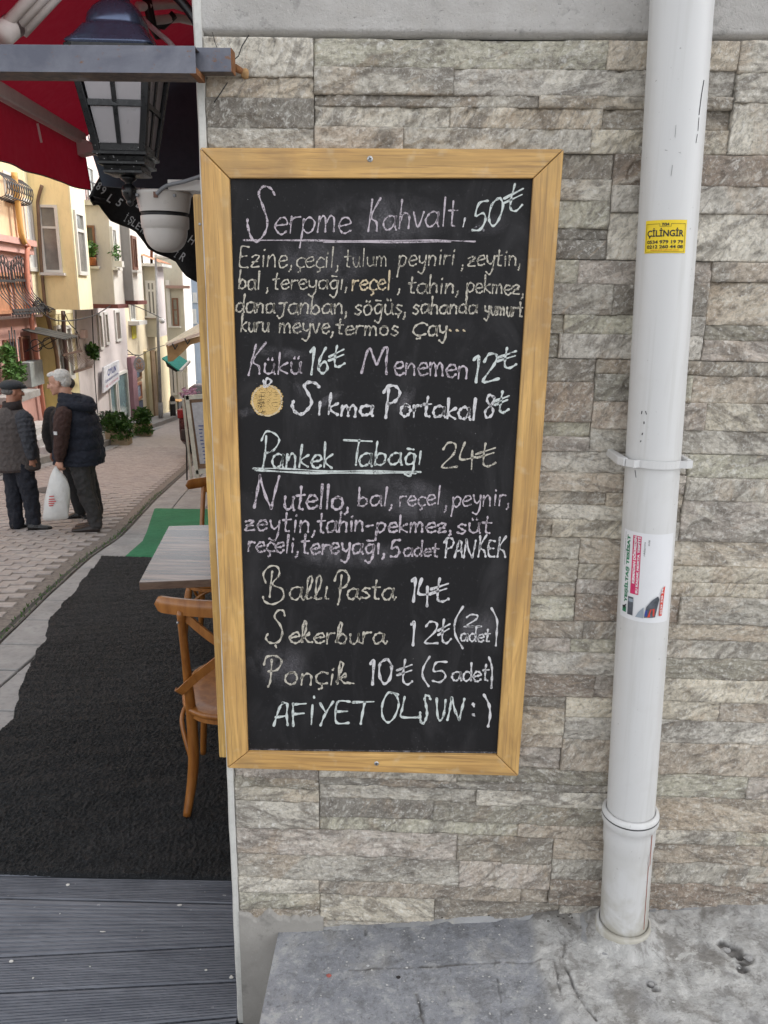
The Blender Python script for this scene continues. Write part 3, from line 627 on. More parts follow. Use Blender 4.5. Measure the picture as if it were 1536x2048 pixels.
# lumpy mortar apron round the pipe foot: raised, ragged-edged
cx, cy = pc(0)[0]-.02, -.14
ed = (np.hypot((X-cx)*np.where(X < cx, 1.30, .72), (Y-cy)*.62)-.27+.10*fbm(X*7, Y*7, 61, 4)-.05); ed = np.where(X > cx, ed-.25*(X-cx), ed)
ap = 1/(1+np.exp(np.clip(ed*150, -50, 50))); Z = Z+ap*(.007+.004*fbm(X*22, Y*22, 63, 4)+.0035*fbm(X*80, Y*80, 67, 3))+.030*np.exp(-(np.hypot(X-pc(0)[0], Y+.085)/(.082+.02*fbm(X*30, Y*30, 99, 2)))**6)
m_ = MB(); m_.grid(np.stack([X, Y, Z], -1), smooth=True)
m_.add([(XS, -.62, pz(XS)-.0), (XS, .0, pz(XS)), (XS, .0, ZD-.1), (XS, -.62, ZD-.1)], [(0,1,2,3)])
def m_pave():
    t = NT('pavement_concrete'); v = t.mapc(); n1 = t.noise(v, 2.2, 6, .6, .5); n2 = t.noise(v, 9, 6, .65, .4); n3 = t.noise(v, 80, 4, .7); n4 = t.noise(v, 30, 5, .6)
    c = t.mix(t.ramp(n1, [(.4, 0), (.62, 1)]), (.22,.228,.25), (.32,.325,.34)); c = t.mix(t.ramp(n2, [(.54, 0), (.68, .75)]), c, (.30,.295,.285)); c = t.mix(t.ramp(n2, [(.3, .8), (.42, 0)]), c, (.12,.125,.135))
    c = t.mix(t.ramp(n4, [(.62, 0), (.74, .6)]), c, (.46,.455,.45)); n5 = t.noise(v, 220, 3, .75); n6 = t.noise(v, 16, 7, .72, .3); c = t.mix(t.ramp(n6, [(.40, .55), (.49, 0)]), c, (.13,.13,.135)); c = t.mix(t.ramp(n6, [(.54, 0), (.62, .5)]), c, (.46,.455,.44)); c = t.mix(t.ramp(n3, [(.56, 0), (.7, .5)]), c, (.50,.50,.49)); c = t.mix(t.ramp(n3, [(.3, .7), (.43, 0)]), c, (.09,.09,.092)); c = t.mix(t.ramp(n5, [(.3, .5), (.42, 0), (.58, 0), (.7, .4)]), c, (.40,.39,.37))
    n6_ = t.noise(v, 19, 7, .75, .4); at_ = t.n('Attribute', attribute_name='apron'); wcol = t.mix(t.ramp(n4, [(.35, 0), (.65, 1)]), (.36,.355,.34), (.50,.49,.47)); wcol = t.mix(t.ramp(n2, [(.36,.8), (.47,0)]), wcol, (.20,.185,.165)); wcol = t.mix(t.ramp(n6_, [(.40, .7), (.48, 0)]), wcol, (.19,.18,.165)); wcol = t.mix(t.ramp(n6_, [(.54, 0), (.60, .6)]), wcol, (.62,.61,.58)); wcol = t.mix(t.ramp(n3, [(.2,.7), (.38,0)]), wcol, (.08,.08,.08))
    c = t.mix(at_.outputs['Fac'], c, wcol)
    jt = t.n('Attribute', attribute_name='joint_dirt'); c = t.mix(jt.outputs['Fac'], c, t.mix(t.ramp(n4, [(.4, 0), (.6, 1)]), (.045,.042,.04), (.13,.12,.11)))
    return t.done(c, .8, t.bump(n5, .8, .003, t.bump(n3, .8, .005, t.bump(n4, .5, .006))))
MT['pave'] = m_pave()
pav = single('pavement', m_, MT['pave'], kind='structure')
at_ = pav.data.attributes.new('apron', 'FLOAT', 'POINT'); vals = np.zeros(len(pav.data.vertices), np.float32); vals[:X.size] = np.clip(ap.ravel()*(.5+1.2*fbm(X*12, Y*12, 71, 4).ravel()), 0, 1); at_.data.foreach_set('value', vals)
at_ = pav.data.attributes.new('joint_dirt', 'FLOAT', 'POINT'); vals = np.zeros(len(pav.data.vertices), np.float32); vals[:X.size] = np.clip(crk.ravel(), 0, .9); at_.data.foreach_set('value', vals)
m_ = MB(); Xb, Yb, Zb = pav_grid(1.25, 7, -.62, .006, 20, 20, 0, .0, 11); m_.grid(np.stack([Xb, Yb, Zb], -1)); Xb, Yb, Zb = pav_grid(XS, 7, -9, -.62, 20, 20, 0, .0, 11); m_.grid(np.stack([Xb, Yb, Zb], -1)); m_.add([(XS, -9, pz(XS)), (XS, -.62, pz(XS)), (XS, -.62, ZD-.1), (XS, -9, ZD-.1)], [(0,1,2,3)])
part('pavement_extension', m_, MT['pave'], pav)
# small debris
def pebble(m_, p, r, seed):
    rr = np.random.default_rng(seed); V = MB(); V.ell(p+np.array([0,0,r*.3]), (r*rr.uniform(.7,1.4), r*rr.uniform(.6,1.1), r*.5), 7, 4); m_.add(np.vstack(V.v)+rr.normal(size=(len(V.v[0]),3))*r*.12, V.f)
m_ = MB()
for i in range(150):
    px = random.uniform(580, 1530); py = random.uniform(1850, 2046); p = onP(px, py)+np.array([0, 0, .003 if px < 1050 else .009])
    pebble(m_, p, random.choice([.0012,.0018,.0026]), i)
rd_ = random.Random(77)
md_ = MB()
for i in range(260):
    px = rd_.gauss(1155, 38) if i < 170 else rd_.uniform(480, 1536); py = (1836 if i < 170 else 1852-(px-560)*.05)+rd_.gauss(0, 9 if i < 170 else 3)-(px-1155)*.03*(i < 170); pebble(md_, onP(px, py)+np.array([0, 0, .007]), rd_.choice([.0018,.003,.0045,.006]), i+900)
single('dirt_crumbs', md_, mat('dark_dirt', (.075,.065,.055), .95, 40, .5, .5), 'dark dirt and crumbled mortar packed along the foot of the wall beside the pipe', 'dirt', kind='stuff')
single('grit', m_, mat('pale_grit', (.5,.49,.47), .9), 'pale grit and crumbs scattered on the grey pavement', 'grit', kind='stuff')
for (px, py, r_, cl, nm, lb) in ((658,1952,.006,(.42,.12,.10),'pebble','small reddish pebble on the concrete left of centre'), (797,1955,.005,(.03,.025,.025),'pebble','dark pebble on the smooth pavement below the wall'), (736,1932,.0035,(.6,.6,.6),'pebble','tiny white pebble near the slab joint'), (1500,1919,.012,(.42,.41,.40),'pebble','flat pale stone lying in the broken hollow at far right'), (1452,1902,.010,(.42,.41,.40),'pebble','pale stone at the left end of the broken hollow'), (1303,1970,.008,(.42,.41,.40),'pebble','light stone in the small pothole below the pipe')):
    m_ = MB(); pebble(m_, onP(px, py), r_, 5); single(nm, m_, mat('pebble_%d' % px, cl, .85), lb, 'pebble')
# ================================================================== deck, mat, turf
def dkY(px, py): return onZ(px, py, ZD)
deck = thing('deck', 'grey grooved composite deck boards', None, (-1.2, 0, ZD-.03), kind='structure'); deck.pop('label', None) if hasattr(deck, 'pop') else None
gl = [((0,1752),(455,1759)), ((0,1796),(458,1807)), ((0,1914),(460,1891)), ((0,1985),(463,1963)), ((0,2075),(466,2033))]
edges = []
for (a, b) in gl:
    A = dkY(*a); B = dkY(*b); s = (B[1]-A[1])/(B[0]-A[0]); edges.append((A[1]+s*(-.31-A[0]), s))
wds = [edges[i][0]-edges[i+1][0] for i in range(4)]
y_ = edges[-1][0]
for k in range(12): y_ -= .135; edges.append((y_, edges[4][1]))
edges.insert(0, (edges[0][0]+.13, edges[0][1]))
def groove_board(x0, x1, ea, eb, gap=.006):
    # ea is the far edge, eb the near edge
    m_ = MB(); prof = []; n = 12
    def Yx(e, x): return e[0]+e[1]*(x+.31)
    G = []
    ts = [0.0, .0, .03]; hs = [-.025, -.003, 0.0]
    for i in range(n):
        t0 = .05+.9*i/n; w = .9/n; ts += [t0, t0+.10*w, t0+.42*w, t0+.52*w]; hs += [0, -.003, -.003, 0]
    ts += [.97, 1.0, 1.0]; hs += [0, -.003, -.025]
    xs = np.linspace(x0, x1, 3)
    for t, h in zip(ts, hs): G.append([(x, Yx(eb, x)+gap/2+(Yx(ea, x)-Yx(eb, x)-gap)*t, ZD+h) for x in xs])
    m_.grid(np.array(G), smooth=False); return m_
for i in range(len(edges)-1):
    xr = -.318 if edges[i][0] < -.005 else -.436
    if i == 0: xr = -.436
    part('deck_board', groove_board(-3.4, xr, edges[i], edges[i+1]), MT['deck'], deck)
m_ = MB(); m_.box((-3.4, -3, ZD-.16), (-.32, .9, ZD-.026)); part('deck_frame', m_, MT['black'], deck)
m_ = MB()
for (px, py, s1, s2) in ((135,1770,.010,.006), (360,1811,.010,.005), (22,1923,.010,.006), (205,1864,.012,.002), (66,1957,.004,.003), (412,1941,.005,.004), (180,1934,.003,.002), (120,1828,.003,.002), (462,1955,.008,.006)):
    c = dkY(px, py); q = [c+np.array([math.cos(a)*s1*random.uniform(.5,1.1), math.sin(a)*s2*random.uniform(.6,1.2), .001]) for a in np.linspace(0, 5.6, 8)]; m_.prism(q, (0,0,.0012))
part('paint_fleck', m_, MT['white_trim'], deck, kind='stuff')
# curly black mat: dense relief sheet, horizontal near, following the slope beyond
def ribbon_sheet(left, right, nu, nv, thick, seed, amp, lift=.0, hf=160, edge=.0):
    L = np.array([p for p in left]); Rr = np.array([p for p in right])
    def res(P, n):
        d = np.r_[0, np.cumsum(np.hypot(*(np.diff(P[:, :2], axis=0).T)))]; t = np.linspace(0, d[-1], n); return np.stack([np.interp(t, d, P[:, 0]), np.interp(t, d, P[:, 1])], 1)
    A = res(L, nv); B = res(Rr, nv); A[:, 0] += edge*(fbm(A[:, 1]*2.6, A[:, 1]*0+seed, seed, 4)-.45); u = np.linspace(0, 1, nu)[None, :, None]; G = A[:, None]*(1-u)+B[:, None]*u
    X, Y = G[..., 0], G[..., 1]; Z = ZD-.1*np.clip(Y-1, 0, None)+lift+thick+amp*(fbm(X*hf, Y*hf, seed, 2)-.35)*1.6+.006*(fbm(X*2.2, Y*2.2, seed+5, 2)-.5)
    Z[0] = Z[-1] = ZD-.1*np.clip(Y[0]-1, 0, None)+lift-.004; Z[-1] = ZD-.1*np.clip(Y[-1]-1, 0, None)+lift-.004; Z[:, 0] -= thick+amp; Z[:, -1] -= thick+amp
    m_ = MB(); m_.grid(np.stack([X, Y, Z], -1), smooth=True); return m_
e0 = edges[1]
cl = [(-3.0, e0[0]-.01), (-2.6, .9)]
left = [(-1.75, .49)]+[tuple(onS(px, py)[:2]) if onS(px, py)[1] > 1 else tuple(onZ(px, py, ZD)[:2]) for px, py in ((0,1440), (55,1330), (75,1290), (105,1225), (130,1195), (188,1113))]
left = [(-1.75, .475), (-1.86, 1.35)]+[(-2.0, 1.75), (-2.16, 2.35), (-2.27, 2.62), (-2.42, 3.19), (-2.50, 3.6), (-2.83, 4.90)]
right = [(-.437, .515), (-.437, 1.6), (.22, 2.0), (.22, 4.9)]
# build as two sheets to keep it in front of the flank wall
m_ = ribbon_sheet([(-3.3+1.45, .482), (-1.93, 1.56), (-2.05, 1.95), (-2.16, 2.30), (-2.24, 2.5), (-2.40, 3.1), (-2.52, 3.7), (-2.80, 4.9)], [(.24, .520), (.24, 1.5), (.24, 1.9), (.24, 2.3), (.24, 2.7), (.24, 3.2), (.24, 3.7), (.24, 4.95)], 420, 700, .010, 3, .013, hf=150, edge=.16)
carpet = single('black_mat', m_, MT['mat'], 'coarse black loop mat covering the cafe terrace floor', 'mat')
gL = [tuple(onS(px, py)[:2]) for px, py in ((250,1113), (262,1102), (285,1082), (294,1062), (301,1040), (309,1017))]
gR = [(.2, gL[0][1]+.05), (.1, 5.3), (-.1, 5.8), (-.3, 6.3), (-.5, 6.9), (-.6, 7.55)]
m_ = ribbon_sheet(gL, gR, 120, 120, .006, 9, .002, .003, 120)
single('green_carpet', m_, MT['turf'], 'bright green felt carpet beyond the black mat', 'carpet')
# ================================================================== chalk handwriting (strokes in x-height units: baseline 0, x-height 1)
GL_ = {
'a': (1.1, '.95,.9 .6,1.02 .2,.85 .05,.45 .25,.05 .6,.05 .92,.4 .97,.95|.97,.95 .95,.3 1.08,0'),
'b': (1.0, '.12,1.95 .1,1 .1,.05|.1,.55 .4,.95 .8,.8 .85,.3 .5,0 .1,.1'), 'c': (.85, '.85,.85 .5,1.02 .12,.7 .12,.25 .45,0 .85,.12'),
'ç': (.85, '.85,.85 .5,1.02 .12,.7 .12,.25 .45,0 .85,.12|.45,0 .5,-.3 .3,-.45'), 'd': (1.05, '.9,.85 .5,1.0 .1,.7 .1,.2 .45,.0 .85,.3|.92,1.95 .9,.9 .95,.02'),
'e': (.9, '.08,.5 .5,.55 .85,.68 .7,1.0 .3,.95 .06,.5 .25,.05 .6,.0 .9,.2'), 'f': (.7, '.7,1.8 .4,1.9 .3,1.2 .25,0|0,1 .6,1.05'),
'g': (1.0, '.85,.9 .45,1.0 .1,.65 .3,.1 .75,.2 .88,.85|.88,.9 .85,-.3 .55,-.85 .15,-.65'), 'ğ': (1.0, '.85,.9 .45,1.0 .1,.65 .3,.1 .75,.2 .88,.85|.88,.9 .85,-.3 .55,-.85 .15,-.65|.2,1.42 .75,1.36'),
'h': (.95, '.12,1.95 .1,1 .08,0|.1,.55 .4,.98 .75,.85 .8,0'), 'i': (.4, '.2,1 .18,.02|.22,1.42 .25,1.52'), 'ı': (.4, '.22,1 .18,.02'), 'j': (.8, '.0,1.1 .75,1.15|.5,1.1 .45,-.1 .1,-.5 -.15,-.2'),
'k': (.85, '.12,1.9 .1,.02|.75,1.0 .15,.5 .8,.0'), 'l': (.4, '.22,1.95 .16,.02'), 'm': (1.35, '.1,1 .08,0|.1,.6 .38,1.02 .58,.8 .6,0|.6,.6 .9,1.02 1.15,.8 1.2,0'),
'n': (.95, '.1,1 .08,0|.1,.55 .45,1.02 .75,.8 .8,0'), 'o': (1.0, '.7,.98 .4,1.0 .1,.75 .1,.25 .4,0 .75,.12 .9,.55 .8,.9 .5,1.03 .35,.95'), 'ö': (1.0, '.6,1.02 .2,.85 .08,.4 .35,0 .75,.1 .92,.55 .75,.95 .5,1.02|.3,1.35 .32,1.45|.65,1.35 .67,1.45'),
'p': (.95, '.12,1 .1,0 .02,-.95|.1,.7 .45,1.05 .85,.8 .75,.25 .4,.02 .1,.3'), 'r': (.75, '.12,1 .1,.0|.1,.55 .35,.95 .72,.98'), 's': (.8, '.72,.9 .4,1.02 .15,.78 .45,.52 .7,.28 .45,.0 .1,.1'),
'ş': (.8, '.72,.9 .4,1.02 .15,.78 .45,.52 .7,.28 .45,.0 .1,.1|.45,-.08 .42,-.35'), 't': (.75, '.35,1.75 .32,.9 .32,.1 .6,.02|.02,1.08 .7,1.12'), 'u': (.95, '.1,1 .12,.3 .4,0 .75,.25 .82,1|.82,1 .82,.3 .95,0'),
'ü': (.95, '.1,1 .12,.3 .4,0 .75,.25 .82,1|.82,1 .82,.3 .95,0|.28,1.35 .3,1.5|.62,1.35 .64,1.5'), 'v': (.85, '.08,1 .4,.02 .8,1.02'), 'y': (.95, '.1,1 .2,.45 .5,.25 .82,.5|.88,1 .82,-.2 .5,-.8 .1,-.6'),
'z': (.9, '.08,.85 .4,1.02 .75,.9 .1,.08 .85,.06|.2,.48 .7,.52'), ',': (.4, '.22,.15 .2,-.2 .08,-.4'), '.': (.4, '.2,.12 .26,.05'), '-': (.8, '.05,.5 .7,.55'), ' ': (.6, ''),
'K': (1.3, '.35,2.4 .3,1.2 .15,0|1.15,2.5 .35,1.15 .9,.65 1.1,.0'), 'M': (2.2, '.0,0 .3,1.5 .55,1.95 .9,1.1 1.1,.7 1.5,1.9 1.75,1.95 1.7,.9 1.75,.0'), 'S': (1.9, '1.85,3.1 1.6,3.55 1.05,3.7 .75,3.2 1.1,2.2 1.35,1.1 1.1,.2 .6,-.35 .15,.0 -.05,.8 .0,1.3'),
'E': (1.0, '.9,1.9 .2,1.95 .05,1.2 .1,.1 .9,0|.1,1.0 .75,1.05'), 'Ç': (1.2, '1.15,1.55 .8,1.9 .25,1.5 .1,.6 .5,.05 1.1,.25|.6,0 .65,-.35 .4,-.45'), 'P': (1.3, '.3,2.2 .28,1.0 .2,-.0|-.05,1.9 .3,2.45 .9,2.4 1.25,1.9 .95,1.25 .35,1.05'),
'T': (1.4, '.0,1.95 1.4,1.9|.75,1.95 .65,1.0 .6,.0'), 'N': (1.7, '.0,0 .2,1.2 .3,2.3|.3,2.3 .7,.9 1.15,.05|1.15,.0 1.4,1.2 1.6,2.2'), 'B': (1.6, '.45,2.1 .4,1.0 .4,.2|.05,1.8 .4,2.4 .95,2.2 1.05,1.6 .6,1.2|.6,1.2 1.25,.9 1.45,.35 1.0,-.2 .3,-.1 .0,.2'),
'Ş': (1.5, '1.4,2.2 1.2,2.65 .75,2.6 .6,2.1 1.0,1.4 1.2,.7 .9,.05 .35,.0 .0,.35|.75,-.25 .78,-.45'), 'J': (1.2, '.0,1.1 1.1,1.1|.7,1.1 .6,.0 .2,-.5 -.2,-.2'),
'A': (1.0, '.0,0 .3,1.4 .5,2|.5,2 .8,1.9 .85,.9 .95,.0|.1,.75 .85,.85'), 'F': (1.0, '.15,0 .1,1 .1,1.9|.1,1.9 .95,1.95|.1,1.0 .8,1.05'), 'İ': (.5, '.25,1.6 .2,0|.3,2.15 .3,2.3'), 'Y': (1.0, '.1,1.9 .5,1.1|.95,2.05 .5,1.0 .2,-.1'), 'O': (1.6, '1.3,2.1 .6,2.2 .1,1.4 .1,.5 .6,.0 1.1,.4 1.4,1.3 1.2,2.0 .8,2.2'),
'L': (1.1, '.3,2.0 .15,1 .1,.3 1.2,.3'), 'U': (1.1, '.1,2 .2,.6 .5,.05 .85,.5 1.0,1.9'), 'C': (1, '1,1.8 .4,1.9 .1,1 .4,.1 1,.2'), 'X': (1, '0,0 1,2|0,2 1,0'),
'0': (1.1, '.6,2 .15,1.6 .1,.6 .45,.0 .9,.4 1.0,1.4 .7,2'), '1': (.5, '.0,1.75 .3,2 .25,.0'), '2': (1.1, '.1,1.5 .4,2 .9,1.8 .8,1.1 .1,.05 1.1,.0'), '4': (1.1, '.3,2 .05,.7 1.1,.7|.8,1.3 .85,-.3'), '5': (1.1, '1.05,2 .35,1.95 .2,1.1 .75,1.15 1.0,.6 .7,.0 .1,.1'),
'6': (1.0, '.6,2 .2,1.2 .1,.4 .5,.0 .9,.4 .6,.95 .15,.6'), '8': (1.0, '.8,1.8 .4,2 .15,1.5 .8,.7 .7,.1 .25,.05 .15,.6 .75,1.3 .8,1.8'), '₺': (1.3, '.65,2.1 .55,1.0 .6,.2 .9,.0 1.3,.3|.1,1.15 1.2,1.65|.1,.75 1.15,1.2'),
'(': (.5, '.5,2.4 .15,1.5 .1,.6 .5,-.3'), ')': (.5, '.1,2.3 .4,1.5 .4,.6 .25,-.3'), ':': (.5, '.2,1.3 .25,1.2|.2,.4 .25,.3'), '…': (1.2, '.1,.6 .15,.55|.5,.6 .55,.55|.9,.65 .95,.6')}
ALT = {'l': (.55, '.0,.15 .3,.9 .42,1.6 .3,1.98 .12,1.7 .1,.6 .2,.05 .5,.15'), 'k': (.95, '.0,.15 .3,1.1 .38,1.8 .22,1.98 .12,1.5 .1,.0|.15,.45 .6,.95 .65,.7 .3,.5 .6,.1 1.0,.08'), 'b': (1.0, '.0,.15 .35,1.1 .45,1.8 .3,2.0 .15,1.5 .1,.2|.1,.3 .5,.95 .85,.6 .75,.1 .4,.0 .12,.2'),
 'a': (1.1, '.95,.9 .6,1.02 .2,.85 .05,.45 .25,.05 .6,.05 .92,.5 .97,.95|.95,.95 .92,.3 1.1,.02 1.25,.2'), 'u': (1.0, '.05,.95 .1,.3 .35,0 .7,.3 .8,1|.8,1 .82,.25 1.05,.05'), 'ı': (.4, '.18,1 .15,.2 .4,.1'),
 'B': (1.5, '.5,2.0 .45,1.0 .42,.2|.12,1.2 .0,1.8 .35,2.35 .9,2.3 1.0,1.7 .6,1.15 1.25,.8 1.3,.1 .65,-.28 .1,-.1 -.02,.3'), 'P': (1.3, '.55,2.0 .5,.9 .45,.0 .3,-.4|.0,1.5 .25,2.25 .85,2.35 1.2,1.8 .9,1.1 .35,.95'), 'Ş': (1.5, '1.35,2.2 1.2,2.65 .75,2.6 .6,2.1 1.0,1.4 1.2,.7 .9,.05 .35,.0 .0,.35 .1,.7|.75,-.25 .78,-.45')}
CURS = {'allı', 'ekerbura', 'onçik', 'asta', 'B', 'Ş'}

ZR = {1: (450, 340, 2.438), 2: (450, 670, 2.438), 3: (450, 930, 2.438), 4: (450, 1200, 2.438)}
hr = random.Random(21)
def bpt(px, py, lift=.0006): p = onY(px, py, PY-lift); return p
def catmull(P, n=5):
    out = []
    for i in range(len(P)-1):
        a = P[max(i-1, 0)]; b = P[i]; c = P[i+1]; d = P[min(i+2, len(P)-1)]
        for k in range(n): t = k/n; out.append(.5*((2*b)+(-a+c)*t+(2*a-5*b+4*c-d)*t*t+(-a+3*b-3*c+d)*t**3))
    out.append(P[-1]); return out
def ribbon(m_, P, w, lift):
    P = catmull([np.array(p, float) for p in P]) if len(P) > 2 else [np.array(P[0], float)+(np.array(P[1], float)-np.array(P[0], float))*t for t in np.linspace(0, 1, 5)]
    n = len(P); Lp = []; Rp = []
    for i in range(n):
        d = P[min(i+1, n-1)]-P[max(i-1, 0)]; L = np.hypot(*d) or 1; q = np.array([-d[1], d[0]])/L; ww = w*(.31+.14*math.sin(i*1.3+hr.random()*1.5)+.06*hr.random()); Lp.append(P[i]+q*ww); Rp.append(P[i]-q*ww)
    d0 = (P[0]-P[1]); d0 = d0/(np.hypot(*d0) or 1)*w*.35; Lp.insert(0, P[0]+d0*1+(Lp[0]-P[0])*.4); Rp.insert(0, P[0]+d0+(Rp[0]-P[0])*.4)
    d1 = (P[-1]-P[-2]); d1 = d1/(np.hypot(*d1) or 1)*w*.35; Lp.append(P[-1]+d1+(Lp[-1]-P[-1])*.4); Rp.append(P[-1]+d1+(Rp[-1]-P[-1])*.4)
    V = [bpt(*p, lift) for p in Lp]+[bpt(*p, lift) for p in Rp]; k = len(Lp); m_.add(V, [(i, i+1, k+i+1, k+i) for i in range(k-1)])
nword = [0]
def word(r, s, x0, y0, x1, y1, xh, col, w, slant=.06, cap=None, name='chalk_word'):
    ox, oy, z = ZR[r]; wd = sum(GL_[c][0]+.14 for c in s)-.14; sx = (x1-x0)/wd; m_ = MB(); cx = 0; ang = math.atan2(y1-y0, x1-x0); ca, sa = math.cos(ang), math.sin(ang); nword[0] += 1; lift = .0006+.00002*(nword[0] % 20)
    for c in s:
        adv, st = (ALT[c] if c in ALT and (s in CURS or (s == 'P' and col == 'c')) else GL_[c]); cyo = hr.uniform(-.06, .06)*xh; sc = hr.uniform(.94, 1.07); capk = (cap if (cap and (c.isupper() or c.isdigit() or c in '₺()')) else 1)
        for stk in st.split('|'):
            if not stk.strip(): continue
            P = []
            for q in stk.split():
                a, b = map(float, q.split(',')); X_ = (cx+a)*sx+b*xh*slant*1.5; Y_ = b*xh*sc*capk+cyo; X_ += hr.uniform(-.045,.045)*xh; Y_ += hr.uniform(-.045,.045)*xh
                gx, gy = x0+X_*ca+0*sa, y0+X_*sa-Y_; P.append((ox+gx/z, oy+gy/z))
            ribbon(m_, P, w, lift)
            if hr.random() < .25 and w > 5.4: ribbon(m_, [(p[0]+.9, p[1]+.5) for p in P], w*.8, lift+.00001)
        cx += adv+.14
    return part(name, m_, CH[col], slate)
